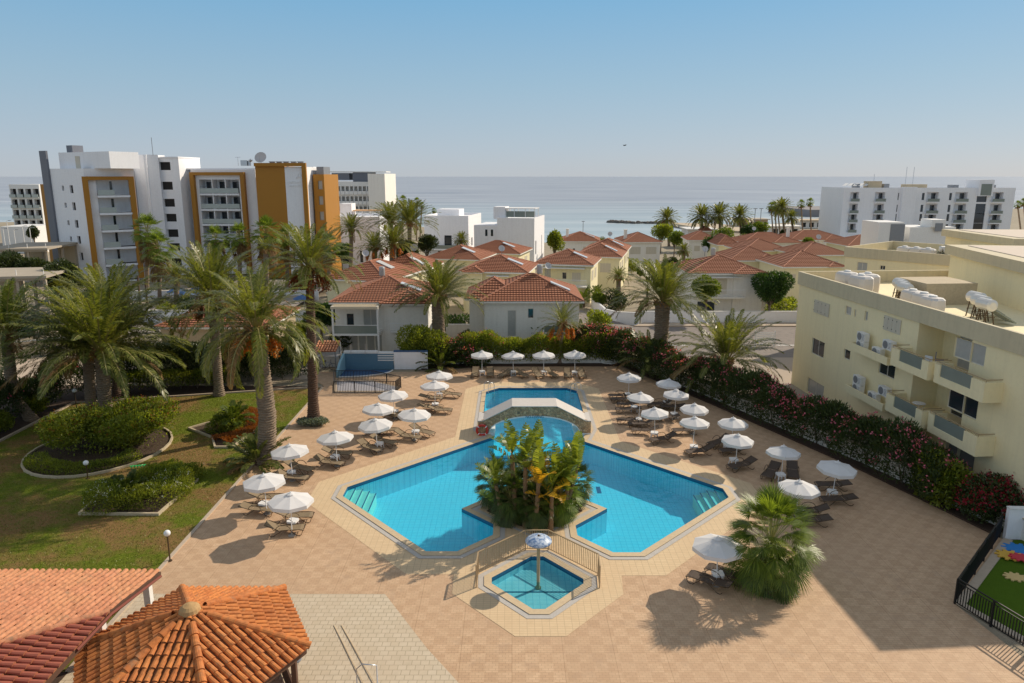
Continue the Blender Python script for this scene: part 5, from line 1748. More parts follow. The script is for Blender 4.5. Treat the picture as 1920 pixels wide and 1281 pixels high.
house('white house with a tall frosted window directly behind the back row parasols', 908, 1086, 564, 0, 9, 5.7, 2.1, OFFW, Y=69.0,
      wins=[(.245, .335, 2.0, 4.7, 'curtain', 1), (.46, .52, 3.9, 4.9, 'glass', 1), (.66, .9, .3, 2.1, 'curtain', 2)], bay=(-.03, .13, .0) if False else None,
      extra=lambda t, w, d, h: (MBbox(t, 'balcony_slab', WHITE, (w * .62, -.9, 2.5, w * .98, -.003, 2.65)), MBbox(t, 'balcony_glass', GLASSB, (w * .63, -.88, 2.66, w * .97, -.86, 3.3)), MBbox(t, 'wing', OFFW, (-1.6, 1.6, -2.5, -.003, 7.5, h - .15)), hip_roof(t, -1.6, 1.6, 3.4, 7.5, h, 1.7)),
      panel=(.45, .3), tankr=(.60, 'grey boiler on the ridge of the white house behind the back row parasols'), dish=(.69, 20, 'large dish on the ridge of the white house behind the back row parasols', .5))
W2S = [(.12, .3, 3.2, 4.5, 'curtain', 2), (.55, .8, 3.1, 4.6, SH, 2)]
W3S = [(.15, .27, 3.1, 5.0, 'curtain', 1), (.48, .56, 3.5, 4.5, 'glass', 1), (.66, .82, 3.2, 4.5, SH, 2)]
SD = [(.15, .35, 3.2, 4.7, SH, 1), (.55, .75, 3.2, 4.7, SH, 1)]
HL = [
    ('yellow house with a white terrace canopy right behind the tall date palm', 868, 985, 508, -10, 9, W2S, SD, dict(bay=(.02, .36, 1.0), extra=balc(.42, .8), panel=(.5, .35), dish=(.52, 15, 'dish on the roof just above the white boiler and yellow house', .6))),
    ('yellow house with a narrow dark door window in the middle of the village', 1006, 1108, 494, -14, 8.5, W3S, SD, dict(panel=(.55, .35), extra=balc(.1, .95, 1.6, 2.7))),
    ('yellow house partly hidden behind the middle yellow house', 1082, 1162, 480, -14, 8.5, W2S, SD, dict(panel=(.55, .35))),
    ('tile roofed house whose ridge shows behind the two yellow houses', 1098, 1172, 468, -14, 8.5, [], SD, dict(panel=(.5, .35), dish=(.55, -10, 'dish on the roof behind the two yellow houses', .6))),
    ('white house with a red roof in front of the white modern villas', 921, 1000, 450, -14, 9, [(.3, .4, 3.3, 4.2, 'glass', 1)], SD, dict(wall=OFFW, panel=(.55, .35))),
    ('yellow house with a wide red roof below the white modern villas', 870, 972, 473, -14, 9, W3S, SD, dict(panel=(.6, .35))),
    ('house with a large pale roof panel left of the wide red roof', 800, 896, 484, -14, 9, W2S, SD, dict(panel=(.6, .3))),
    ('white house with a chimney closest to the bay', 1052, 1122, 452, -6, 8.5, [(.14, .2, 3.2, 4.1, 'glass', 1), (.32, .38, 3.2, 4.1, 'glass', 1), (.6, .75, 3.2, 4.5, SH, 2)], SD, dict(wall=OFFW, panel=(.5, .35), chimney=.12)),
    ('white house with a chimney right of the bay view, by the dark bush', 1172, 1238, 454, 4, 8.5, [(.15, .45, 3.1, 4.6, SH, 2), (.6, .9, 3.1, 4.6, SH, 2)], [], dict(wall=OFFW, chimney=.05)),
    ('house with a long red roof behind the crown of the tall date palm', 706, 790, 506, -10, 9, W2S, SD, dict(panel=(.5, .3), dish=(.62, 10, 'dish on the long red roof left of the tall date palm', .7))),
    ('yellow house with a bright red roof and two white roof panels', 612, 722, 522, -16, 10, [(.5, .6, 3.3, 4.4, 'glass', 1), (.75, .88, 3.2, 4.8, SH, 1)], SD, dict(panel=(.65, .5), dish=(.35, 20, 'dish on the bright red roof with white panels', .6))),
    ('large pale house with two balconies behind the big right date palm', 1297, 1432, 512, 0, 9, [(.28, .5, 3.0, 5.0, SH, 2), (.74, .92, 3.0, 5.0, SH, 2), (.1, .35, .3, 2.0, 'glass', 2), (.55, .63, .9, 1.5, 'glass', 1)], [], dict(wall=OFFW, bay=(.55, 1.02, .7), Y=89, extra=balc(.2, .72), dish=(.30, 0, 'left dish on the large pale house behind the right date palm', .55), tankr=(.42, 'boiler on the ridge of the large pale house behind the right date palm'))),
    ('pale yellow house right behind the large pale house', 1372, 1462, 488, 0, 9, [(.72, .85, 3.2, 4.8, SH, 1)], [], dict(bay=(.5, 1.02, .6))),
    ('house with a plain red roof above the pale yellow one', 1398, 1478, 470, 4, 9, [(.7, .85, 3.3, 4.7, SH, 1)], [], dict()),
    ('white house with a long ridge near the beach palms', 1396, 1500, 455, 3, 9, [(.68, .92, 3.1, 4.8, SH, 3)], [], dict(wall=OFFW, bay=(.5, 1.02, .6), dish=(.30, 0, 'dish on the long ridged white house near the beach palms', .6))),
    ('red roofed house with a stone chimney in front of the beach', 1484, 1592, 450, 3, 10, [], [], dict(wall=OFFW, bay=(.55, 1.0, .6), chimney=.02)),
    ('yellow house with a dish just left of the far cream block', 1502, 1590, 478, 4, 9, W2S, [], dict(dish=(.62, 0, 'dish on the yellow house left of the far cream block', .6))),
    ('yellow house with a dark roof touching the nearest cream block', 1472, 1578, 500, 3, 9, [(.1, .2, 3.2, 4.6, SH, 1)], [], dict(bay=(.72, 1.0, .5))),
    ('small red roofed house among trees left of the round tree', 1292, 1345, 450, -4, 8, [(.2, .4, 3.2, 4.4, SH, 1)], [], dict(wall=OFFW)),
    ('little pavilion with a pyramid roof behind the palm crowns', 1318, 1334, 433, 0, 4, [], [], dict(wall=SANDC, rise=1.2, oh=.3)),
    ('low red roofed house between the two garden palms and the bay', 1348, 1384, 459, 0, 8, [], [], dict()),
    ('red roof in front of the foot of the white hotel on the right', 1592, 1690, 461, 3, 9, [], [], dict(bay=(.6, 1.0, .6))),
    ('far red roof tucked between the white block and the cream tower', 1700, 1780, 447, 0, 9, [], [], dict(panel=(.5, .3))),
]
for lab, xl, xr, ye, rot, dep, wi, si, kw in HL:
    wi2 = [q for q in wi if not (kw.get('bay') and q[0] * 1 < kw['bay'][1] and q[1] > kw['bay'][0])] if kw.get('bay') else wi
    house(lab, xl, xr, ye, rot, dep, kw.pop('h', 5.7), kw.pop('rise', 1.75), kw.pop('wall', PALEY), wins=wi2, side=si, **kw)

# low tiled house behind the left hedge and its cream wall
house('low cream house with an orange tiled roof behind the left palms', 300, 500, 612, 0, 9, 3.3, 1.6, SANDC, wins=[(.1, .16, .9, 2.2, 'glass', 1), (.62, .68, .9, 2.2, 'glass', 1)], Y=66, panel=None)
t = thing('garden_wall', 'cream boundary wall behind the left hedge and palms', 'wall', (-33, 60.5, 0))
mb = MB(); mb.box(0, 0, 0, 13.5, .25, 2.6); mb.box(-.05, -.05, 2.601, 13.55, .3, 2.7); mb.build('masonry', SANDC, t)

def flatblock(name, label, pl, pr, Y, dep, ybot=None, rot=0, mat=HOTELW, wins=(), parap=.0, cat='building', zb=None, side=(), h=None):
    A = AT(pl[0], pl[1], Y); d = Vector((math.cos(R(rot)), math.sin(R(rot)), 0))
    w, _ = ON(pr[0], pr[1], A, d)
    z0 = gz(Y) - .5 if zb is None else zb
    t = thing(name, label, cat, (A.x, A.y, z0), R(rot))
    H = A.z - z0
    mb = MB()
    facade(mb, 0, w, 0, H, [(q[0] * w, q[1] * w, q[2] + .5, q[3] + .5, .3, 1) for q in wins])
    for s, W in (('right', dep), ('back', w), ('left', dep)):
        facade(mb, 0, W, 0, H, [(q[0] * dep, q[1] * dep, q[2] + .5, q[3] + .5, .3, 1) for q in side] if s == 'right' else (), T=SIDE(w, dep, s))
    mb.poly([(0, 0), (w, 0), (w, dep), (0, dep)], H)
    mb.build('wall', [mat, GLASS], t)
    if parap:
        mb = MB()
        for a in ((0, 0, w, .25), (0, dep - .25, w, dep), (0, .25, .25, dep - .25), (w - .25, .25, w, dep - .25)): mb.box(a[0], a[1], H + .002, a[2], a[3], H + parap)
        mb.build('parapet', mat, t)
    return t, w, H
# modern white villas by the bay
t, w, H = flatblock('modern_villa', 'left white modern villa with dark ground floor openings above the red roofs', (795, 408), (878, 411), 168, 14, rot=-10, mat=HOTELW, parap=.5,
    wins=[(.45, .62, 3.4, 6.2), (.3, .8, .2, 2.5)], side=[(.2, .3, 3.5, 5.5), (.6, .66, 3.2, 6.4)])
MBbox(t, 'terrace_slab', HOTELW, (-.3, -1.5, 3.3, w * .8, -.003, 3.6)); MBbox(t, 'terrace_glass', GLASSB, (-.2, -1.45, 3.61, w * .78, -1.4, 4.5)); MBbox(t, 'roof_pavilion', HOTELW, (w * .2, 4, H + .003, w * .7, 9, H + 1.8))
t, w, H = flatblock('modern_villa', 'right white modern villa with a tall chimney block and glass roof terrace', (932, 412), (1002, 411), 150, 13, rot=-12, mat=HOTELW, parap=.4, wins=[], side=[(.1, .2, 3, 6), (.7, .76, 1, 6.6)])
MBbox(t, 'annex', HOTELW, (-5.4, 1.0, 0, -.003, 12, H - 1.3)); MBbox(t, 'stair_block', HOTELW, (-1.3, 2.2, H + .002, 1.3, 6, H + 2.6))
MBbox(t, 'terrace_glass', GLASSB, (1.32, 2.5, H + .42, w - .3, 2.56, H + 1.7))
mb = MB()
for x in (1.4, w * .4, w * .7, w - .4):
    for y in (2.5, 7): mb.cbox(x, y, H + 1.3, .12, .12, 1.8)
mb.box(1.32, 2.3, H + 2.2, w - .2, 7.2, H + 2.35); mb.build('pergola', WHITE, t)
for q in (.18, .27): MBbox(t, 'window', GLASS, (-5.4 + q * 14, .96, H - 3.6, -5.4 + q * 14 + .5, .998, H - 2.2))
# white annexe behind the middle palms
t, w, H = flatblock('white_annex', 'white flat roofed annexe behind the middle palm group', (612, 412), (712, 417), 148, 16, rot=0, parap=.6, wins=[(.1, .42, 1.2, 4.2), (.6, .66, 1.5, 4)])
MBbox(t, 'roof_room', HOTELW, (w * .2, 3, H + .002, w * .42, 7, H + 3.2)); MBbox(t, 'tan_awning', M('tan_awning', (.62, .38, .2), .8), (w * .44, 3, H + 1.6, w * .95, 7, H + 1.8))
for i in range(4): MBbox(t, 'post', HOTELW, (w * (.45 + .16 * i), 3.1, H + .003, w * (.45 + .16 * i) + .2, 3.3, H + 1.599))

# ---------------- the ochre and white hotel on the left
def wingdir(a): return Vector((math.cos(R(a)), math.sin(R(a)), 0))
GZ = gz(125)
def hwing(P, ang, w, dep, ztop, label_part, holes=(), mat=HOTELW, T=None):
    """one wing as a child of the hotel; P world corner"""
    mb = MB()
    h = ztop - GZ
    facade(mb, 0, w, 0, h, holes)
    for s, W in (('right', dep), ('back', w), ('left', dep)): facade(mb, 0, W, 0, h, (), T=SIDE(w, dep, s))
    mb.poly([(0, 0), (w, 0), (w, dep), (0, dep)], h)
    o = mb.build(label_part, [mat, DARK, OCHRE, CURT], hotel)
    o.location = (P.x - HO.x, P.y - HO.y, 0); o.rotation_euler = (0, 0, R(ang))
    return o
A = AT(156, 316, 126); HO = Vector((A.x, A.y, GZ))
hotel = thing('hotel', 'white hotel with ochre frames around its balconies on the left', 'hotel', HO)
ZT = A.z
FH = 3.1
# wing 1: facade with balconies, turned to catch the sun
a1 = 33
d1 = wingdir(a1)
w1, _ = ON(250, 318, A, d1)
xa, xb = ON(172, 330, A, d1)[0], ON(246, 330, A, d1)[0]
zf = ON(172, 331, A, d1)[1] - GZ
h1 = ZT - GZ
bal = [(xa + .5, xb - .5, zf - .6 - FH * (k + 1) + .35, zf - .6 - FH * k, 2.2) for k in range(6)]
o1 = hwing(A, a1, w1, 14, ZT, 'balcony_wing', [b for b in bal if b[2] > 0])
def frame_strip(parent, x0, x1, z0, z1, wd, dp, m=OCHRE):
    mb = MB(); mb.box(x0, -dp, z0, x0 + wd, -.003, z1); mb.box(x1 - wd, -dp, z0, x1, -.003, z1); mb.box(x0 + wd, -dp, z1 - wd * .7, x1 - wd, -.003, z1)
    return mb.build('ochre_frame', m, parent)
frame_strip(o1, xa - 1.6, xb + .3, .3, zf, .9, .9)
MBbox(o1, 'ochre_reveal', OCHRE, (xb - .497, .002, .3, xb - .30, 2.1, zf - .6))
def balcony(parent, x0, x1, z, dp=.9, split=0, rail=1.0, gm=None, door=True, inset=2.15):
    mb = MB(); mb.box(x0, -dp, z - .35, x1, 1.9, z); b = mb.build('balcony', HOTELW, parent)
    mb = MB(); mb.box(x0 + .1, -dp + .04, z + .08, x1 - .1, -dp + .07, z + rail); mb.build('glass_rail', gm or GLASSL, b)
    if door:
        mb = MB(); n = max(1, split)
        for i in range(n):
            q = x0 + (x1 - x0) * (i + .12) / n; q2 = x0 + (x1 - x0) * (i + .6) / n
            mb.box(q, inset - .06, z, q2, inset - .02, z + 2.2)
        mb.build('glass_door', GLASS, b)
    if split > 1:
        mb = MB()
        for i in range(1, split): mb.box(x0 + (x1 - x0) * i / split - .08, -dp + .1, z + .001, x0 + (x1 - x0) * i / split + .08, 1.9, z + 2.7)
        mb.build('divider', HOTELW, b)
    return b
for b in bal:
    if b[2] > 0:
        m_ = MB(); z = b[2]
        m_.box(b[0] + .01, -.9, z - .36, b[1] - .01, 2.0, z - .0); bb = m_.build('balcony', HOTELW, o1)
        MBbox(bb, 'glass_rail', GLASSL, (b[0] + .1, -.86, z + .05, b[0] + (b[1] - b[0]) * .52, -.82, z + 1.0))
        MBbox(bb, 'glass_door', GLASS, (b[0] + .1, 2.14, z, b[0] + (b[1] - b[0]) * .5, 2.19, z + 2.45))
# wing 2: the blank gable facing the camera's left, with small windows and grey strip
a0 = 180 - 28      # direction going left and away
d0 = wingdir(a0)
wg, _ = ON(82, 300, A, d0)
B0 = A + d0 * wg
gab = []
for k in range(5):
    zk = AT(116, 0, 126).z
rows = [(352, 384, 416, 448, 478)]
def gpt(px, py):
    t_, z = ON(px, py, B0, -d0); return t_, z - GZ
gh = []
for (py, o_) in ((353, 0), (385, 0), (418, 0), (448, 0), (479, 0)):
    k = (py - 353) / 126
    x1_ = gpt(118 + 20 * k, py)[0]; z_ = gpt(118 + 20 * k, py)[1]
    gh.append((x1_ - .35, x1_ + .3, z_ - .45, z_ + .45, .3, 1))
    x1_ = gpt(134 + 19 * k, py + 2)[0]; z_ = gpt(134 + 19 * k, py + 2)[1]
    gh.append((x1_ - .5, x1_ + .5, z_ - .7, z_ + .7, .3, 1))
o2 = hwing(B0, a0 - 180, wg, 13, ZT, 'gable_wing', gh)
gs = gpt(90, 400)[0]
MBbox(o2, 'grey_strip', DGREY, (-.6, -.35, .2, 1.5, -.003, ZT - GZ + 3.2))
MBbox(o2, 'ochre_edge', OCHRE, (-3.4, .6, .2, -.61, 3.0, ZT - GZ - 2.8))
MBbox(o2, 'roof_room', HOTELW, (2.2, 1.5, ZT - GZ + .003, wg + 5.5, 7, ZT - GZ + 2.9))
MBbox(o2, 'roof_unit', DGREY, (3.2, 2.5, ZT - GZ + 2.904, 5.0, 4.5, ZT - GZ + 4.2))
MBbox(o2, 'roof_door', SHUT, (wg * .62, 1.42, ZT - GZ + .01, wg * .62 + 1.3, 1.498, ZT - GZ + 2.2))
# towers between the wings
C1 = AT(250, 290, 132)
tw, _ = ON(268, 290, C1, wingdir(0))
E1 = AT(270, 290, 133.5)
dt = wingdir(33)
tw2, _ = ON(296, 293, E1, dt)
o3 = hwing(AT(249, 290, 133.6), -5, 2.6, 6, AT(249, 290, 133.6).z, 'tower_left')
o4 = hwing(AT(268, 290, 133.2), 33, max(2.5, tw2), 7, AT(268, 290, 133.2).z, 'tower_middle')
T3 = AT(293, 296, 135.5); d3 = wingdir(-4)
w3_, _ = ON(334, 297, T3, d3)
sl = []
for py in (310, 347, 379, 407, 436, 462, 490):
    t_, z = ON(304 + (py - 310) * .12, py, T3, d3)
    sl.append((t_ - .6, t_ + 1.6, z - GZ - .9, z - GZ + .6, .5, 1))
o5 = hwing(T3, -4, w3_, 8, T3.z, 'stair_tower', sl)
MBbox(o5, 'ledge', HOTELW, (-.2, -.25, T3.z - GZ + .002, w3_ + .1, 8, T3.z - GZ + .2))
t = thing('roof_mast', 'thin lightning mast on the tower of the ochre and white hotel', 'mast', AT(287, 291, 134)); mb = MB(); mb.tube([(0, 0, 0), (0, 0, 3.2)], .05, 6); mb.build('pole', GREY, t)
# wing 3: receding link
L3 = AT(336, 316, 139); d6 = wingdir(-2)
w6, _ = ON(357, 316, L3, d6)
lk = [(w6 * .2, w6 * .5, ON(345, py, L3, d6)[1] - GZ - .7, ON(345, py, L3, d6)[1] - GZ + .6, .2, 1) for py in (348, 376, 405, 433, 460)]
o6 = hwing(L3, -2, w6 + .5, 10, L3.z, 'link_wing', lk)
# wing 4: second framed balcony facade, faces the camera
S0 = AT(357, 318, 137.5); d4 = wingdir(-3)
w4, _ = ON(478, 318, S0, d4)
ya = ON(372, 332, S0, d4)[0]; yb = ON(447, 332, S0, d4)[0]; zq = ON(372, 332, S0, d4)[1] - GZ
yr = [ON(410, py, S0, d4)[1] - GZ for py in (363, 392, 420, 447, 474)]
hb = [(ya, yb, z, z + 2.65, 2.4) for z in yr]
o7 = hwing(S0, -3, w4, 14, S0.z, 'second_balcony_wing', hb)
frame_strip(o7, ya - 1.4, yb + 1.4, .3, zq + .9, .8, .8)
for z in yr: balcony(o7, ya + .01, yb - .01, z, .25, 3, inset=2.36)
MBbox(o7, 'parapet', HOTELW, (-2, .3, S0.z - GZ + .003, w4, 13, S0.z - GZ + .25))
# ochre block with the sign
K0 = AT(478, 312, 131); d5 = wingdir(-3)
w5, _ = ON(533, 309, K0, d5); w5b, _ = ON(570, 309, K0, d5)
o8 = hwing(K0, -3, w5, 12, K0.z, 'ochre_block', mat=OCHRE)
S1 = K0 + d5 * (w5 + .003)
o9 = hwing(S1, -3, w5b - w5, 12, K0.z - .1, 'sign_wall')
sw = w5b - w5
MBbox(o9, 'ochre_edge', OCHRE, (sw - .35, -.5, .1, sw + .45, -.003, K0.z - GZ + .6)); MBbox(o9, 'ochre_top', OCHRE, (-w5, -.5, K0.z - GZ - .0, sw - .351, -.003, K0.z - GZ + .6))
zs = ON(552, 343, K0, d5)[1] - GZ
text("CAPTAIN'S", .62, M('sign_letters', (.95, .95, .95), .4, var=0, bumpy=0), o9, (sw * .44, -.06, zs - .1), (R(90), 0, 0), .03)
text('PIER HOTEL', .46, MATS['sign_letters'], o9, (sw * .5, -.06, zs - .7), (R(90), 0, 0), .03)
mb = MB()
for r_ in (.4, .6): mb.tube([(sw * .72 + r_ * math.cos(R(a)), -.06, zs + .75 + r_ * math.sin(R(a)) * .8) for a in range(20, 200, 20)], .05, 5)
mb.tube([(sw * .6, -.06, zs + .8), (sw * .74, -.06, zs + 2.0), (sw * .85, -.06, zs + .8)], .05, 5)
mb.build('emblem', MATS['sign_letters'], o9)
K1 = AT(574, 313, 138); w9, _ = ON(588, 313, K1, d5)
o10 = hwing(K1, -3, w9, 9, K1.z, 'recess_wing')
for i, py in enumerate((362, 392, 420)): 
    z = ON(580, py, K1, d5)[1] - GZ; MBbox(o10, 'balcony', GLASSB, (.1, -.5, z - .3, w9 - .1, -.003, z + .8))
K2 = AT(586.5, 327, 134); w10, _ = ON(607, 327, K2, d5)
oh_ = [(w10 * .42, w10 * .82, ON(598, py, K2, d5)[1] - GZ - .8, ON(598, py, K2, d5)[1] - GZ + .8, .25, 3) for py in (347, 376, 405, 434)]
o11 = hwing(K2, -3, w10, 9, K2.z, 'ochre_wing', oh_, mat=OCHRE)
MBbox(o11, 'roof_room', GREY, (w10 * .2, 1, K2.z - GZ + .003, w10 * .85, 5, K2.z - GZ + 1.4))
sat_dish(AT(490, 306, 134), 0, 'big dish on the roof of the ochre and white hotel', 1.1)
for i, px in enumerate((511, 524, 537, 551, 564)):
    p = AT(px, 307.5, 133); t = thing('roof_vent', 'small roof vent on the ochre block, number %s from the left' % ['one', 'two', 'three', 'four', 'five'][i], 'vent', p, 0, 'roof vents of the ochre block')
    mb = MB(); mb.box(-.45, -.3, 0, .45, .3, .35); mb.box(-.55, -.4, .351, .55, .4, .45); mb.build('cowl', GREY, t)
for i, (px, py) in enumerate(((150, 309), (158, 307), (172, 310), (186, 310), (197, 310), (207, 311))):
    p = AT(px, 316, 130); t = thing('air_conditioner', 'rooftop air conditioner of the left hotel, %s in the row' % ['first', 'second', 'third', 'fourth', 'fifth', 'last'][i], 'air conditioner', p, 0, 'rooftop air conditioners of the left hotel')
    mb = MB(); mb.box(-.5, -.25, 0, .5, .25, .9); mb.build('casing', SANDC, t)
    mb = MB(); mb.box(-.35, -.262, .2, .3, -.251, .75); mb.build('grille', DARK, t)
t = thing('roof_equipment', 'cluster of roof ducts and an aerial left of the hotel dish', 'roof equipment', AT(463, 311, 133))
mb = MB(); mb.box(-1.0, -.4, 0, .2, .4, 1.0); mb.tube([(.5, 0, 0), (.5, 0, .8), (1.0, 0, 1.1)], .3, 10); mb.tube([(-1.6, 0, 0), (-1.6, 0, 1.6)], .04, 5); mb.box(-2.1, -.03, 1.5, -1.1, .03, 1.56); mb.build('ducts', STEEL, t)

# ---------------- far hotels
def far_hotel(name, label, pl, pr, Y, rot, dep, floors, fh, bays, mat, style=0, zb=None):
    A = AT(pl[0], pl[1], Y); d = wingdir(rot)
    w, _ = ON(pr[0], pr[1], A, d)
    z0 = gz(Y) - .5
    t = thing(name, label, 'hotel', (A.x, A.y, z0), R(rot))
    H = A.z - z0
    hs = []
    bw = w / bays
    for f in range(floors):
        z = H - 1.1 - (f + 1) * fh + .5
        if z < .3: break
        for b in range(bays):
            hs.append((b * bw + bw * .12, (b + 1) * bw - bw * .12, z, z + fh - .75, 1.2, 1))
    mb = MB(); facade(mb, 0, w, 0, H, hs, mr=0)
    for s, W in (('right', dep), ('back', w), ('left', dep)): facade(mb, 0, W, 0, H, (), T=SIDE(w, dep, s))
    mb.poly([(0, 0), (w, 0), (w, dep), (0, dep)], H)
    mb.build('wall', [mat, DARK if style == 0 else CURT], t)
    for i, hq in enumerate(hs[:99]):
        m2 = MB(); m2.box(hq[0] - .1, -.7, hq[2] - .2, hq[1] + .1, 0 - .003, hq[2]); m2.box(hq[0] - .1, -.7, hq[2] + .001, hq[1] + .1, -.62, hq[2] + .85); m2.build('balcony', GLASSL if style == 0 else mat, t)
    return t, w, H
t, w, H = far_hotel('seafront_hotel', 'long grey white seafront hotel with rows of balconies behind the ochre wing', (606, 341), (695, 345), 215, 0, 16, 6, 3.0, 11, WHITE, 1)
MBbox(t, 'end_wall', OFFW, (w + .003, -4.0, 0, w + 5.0, 16, H + 2.4)); MBbox(t, 'roof_canopy', DGREY, (w * .15, 2, H + .5, w * .52, 8, H + 2.6)); MBbox(t, 'roof_box', DGREY, (w * .6, 2, H + .002, w + .001, 9, H + 2.8)); MBbox(t, 'roof_slab', WHITE, (w * .1, 1.5, H + 2.81, w + 4.5, 9.5, H + 3.1))
t, w, H = far_hotel('far_hotel', 'pale hotel block at the left edge behind the gable of the near hotel', (16, 346), (72, 344), 225, -4, 14, 5, 3.3, 4, WHITE, 0)
t, w, H = flatblock('sports_hall', 'low white wall building in front of the far left hotel', (0, 425), (62, 425), 190, 10, mat=WHITE, wins=[])
# right white hotel
RH = AT(1583, 352, 192); dR = wingdir(-3)
z0 = gz(192) - .5
rh = thing('white_hotel', 'long white hotel with recessed balconies at the upper right', 'hotel', (RH.x, RH.y, z0), R(-3))
HR = RH.z - z0
def rp(px, py):
    t_, z = ON(px, py, RH, dR); return t_, z - z0
W_R = rp(1905, 352)[0]
hs = []; balc = []
zs5 = [rp(1600, py)[1] for py in (378, 400, 417, 436)]
for z in zs5:
    if z < .3: continue
    for x0, x1 in ((1592, 1608), (1638, 1657), (1735, 1757), (1788, 1811), (1856, 1878)):
        a, b = rp(x0, 390)[0], rp(x1, 390)[0]
        hs.append((a, b, z, z + 2.5, 1.5, 0)); balc.append((a, b, z, .8))
    for x0, x1 in ((1726, 1731), (1777, 1782), (1681, 1683)):
        a, b = rp(x0, 390)[0], rp(x1, 390)[0]; hs.append((a, b, z + .4, z + 2.3, .2, 1))
    a, b = rp(1829, 390)[0], rp(1848, 390)[0]; hs.append((a, b, z - .1, z + 2.6, .3, 1))
mb = MB(); facade(mb, 0, W_R, 0, HR, hs)
for s, W in (('right', 16), ('back', W_R), ('left', 16)): facade(mb, 0, W, 0, HR, (), T=SIDE(W_R, 16, s))
mb.poly([(0, 0), (W_R, 0), (W_R, 16), (0, 16)], HR - .3)
mb.build('wall', [HOTELW, GLASS], rh)
for a, b, z, o_ in balc:
    m2 = MB(); m2.box(a, -o_, z - .25, b, -.003, z); m2.box(a, -o_, z + .001, b, -o_ + .08, z + .8, 1); bb = m2.build('balcony', [HOTELW, GLASSB], rh)
    MBbox(bb, 'door', GLASS, (a + (b - a) * .62, 1.42, z, b - .1, 1.47, z + 2.2))
MBbox(rh, 'centre_block', HOTELW, (rp(1690, 352)[0], -1.2, 0, rp(1716, 352)[0], -.003, HR + .2))
a = rp(1833, 352)[0]; b = rp(1860, 352)[0]; MBbox(rh, 'lift_tower', HOTELW, (a, -.8, HR - 2.2, b, 6, HR + 2.1)); MBbox(rh, 'lift_glass', GLASSB, (a + .5, -.86, HR - 2.0, b - .5, -.802, HR + 1.0))
for i, (x0, x1, y) in enumerate(((1615, 1622, 345), (1638, 1664, 340), (1668, 1678, 345), (1710, 1750, 346), (1800, 1810, 347), (1873, 1881, 347))):
    a, z = rp(x0, y); b, _ = rp(x1, y)
    MBbox(rh, 'roof_unit', GREY if i in (0, 2, 4, 5) else SANDC, (a, 3, HR - .299, b, 6, z))
mb = MB()
for px in (1653, 1714, 1728):
    a, z = rp(px, 322); mb.tube([(a, 4, HR), (a, 4, HR + (5.5 if px > 1700 else 3.6))], .06, 5)
mb.build('mast', STEEL, rh)
mb = MB()
for px in range(1590, 1640, 10):
    a, _ = rp(px, 345); mb.beam((a, 2.5, HR + .5), (a + 1.4, 4, HR + 1.1), .9, .06)
mb.build('roof_collectors', WHITE, rh)
MBbox(rh, 'podium', HOTELW, (-3, -9, 0, W_R * .35, -.003, 2.6))

# ---------------- unfinished concrete frames at the left edge
def carcass(label, pl, pr, Y, dep, rot, h0, floor_h=3.0):
    A = AT(pl[0], pl[1], Y); d = wingdir(rot)
    w, _ = ON(pr[0], pr[1], A, d)
    z0 = gz(Y)
    t = thing('unfinished_building', label, 'building', (A.x, A.y, z0), R(rot))
    H = A.z - z0
    mb = MB(); mb.box(0, 0, H - .3, w, dep, H); mb.box(.3, .3, H - .6, w - .3, .6, H - .301); mb.build('roof_slab', CONC, t)
    n = max(3, int(w / 3.2))
    for i in range(n + 1):
        for y in (.6, dep / 2, dep - .9):
            x = .4 + (w - 1.1) * i / n
            MBbox(t, 'column', CONC, (x, y, 0, x + .32, y + .32, H - .601))
    for i in range(0, n, 2): MBbox(t, 'block_wall', SANDC, (.4 + (w - 1.1) * i / n + .33, dep - .85, 0, .4 + (w - 1.1) * (i + 1) / n - .01, dep - .65, H - .7))
    mb = MB()
    for i in range(n + 1): mb.tube([(.5 + (w - 1.1) * i / n, .8, H), (.5 + (w - 1.1) * i / n, .8, H + .7)], .05, 5)
    mb.build('starter_bars', WHITE, t)
carcass('bare concrete frame building nearer the camera at the left edge', (-90, 521), (86, 515), 82, 9, 10, 4)
carcass('farther bare concrete frame building at the foot of the hotel gable', (-30, 467), (88, 461), 116, 12, 8, 4)
# street lights on the left
for i, (px, py) in enumerate(((18, 415), (29, 432), (9, 430), (46, 425), (59, 428))):
    p = AT(px, 455, 150); t = thing('street_lamp', 'thin pole lamp near the far left edge, %s of the poles' % ['tallest', 'second', 'first', 'fourth', 'fifth'][i], 'street lamp', (p.x, 150, gz(150)), 0, 'thin pole lamps at the left edge')
    mb = MB(); h = AT(px, py, 150).z - gz(150); mb.tube([(0, 0, 0), (0, 0, h), (.5, 0, h + .15)], .07, 6); mb.build('pole', WHITE, t)
    mb = MB(); mb.box(.4, -.12, h + .1, 1.0, .12, h + .2); mb.build('head', GREY, t)

# ---------------- hotel grounds in front of the ochre and white hotel
def gwall(name, label, pa, pb, Y1, Y2, h, mat=HOTELW):
    A = Vector((AT(pa, 600, Y1).x, Y1, gz(Y1))); B = Vector((AT(pb, 600, Y2).x, Y2, gz(Y2)))
    t = thing(name, label, 'wall', A)
    mb = MB(); mb.beam((0, 0, h / 2 - .2), B - A + Vector((0, 0, h / 2 - .2)), .2, h + .4); mb.build('masonry', mat, t)
    mb = MB(); mb.beam((0, 0, h + .03), B - A + Vector((0, 0, h + .03)), .28, .06); mb.build('coping', WHITE, t)
gwall('hotel_garden_wall', 'white garden wall in front of the ochre and white hotel, nearer one', 225, 620, 84, 84, 1.7)
gwall('hotel_garden_wall', 'farther white garden wall below the hotel balconies', 150, 600, 104, 104, 1.4)
gwall('street_wall', 'long pale street wall at the far left behind the oleander bushes', -200, 190, 62, 70, 1.6, SANDC)
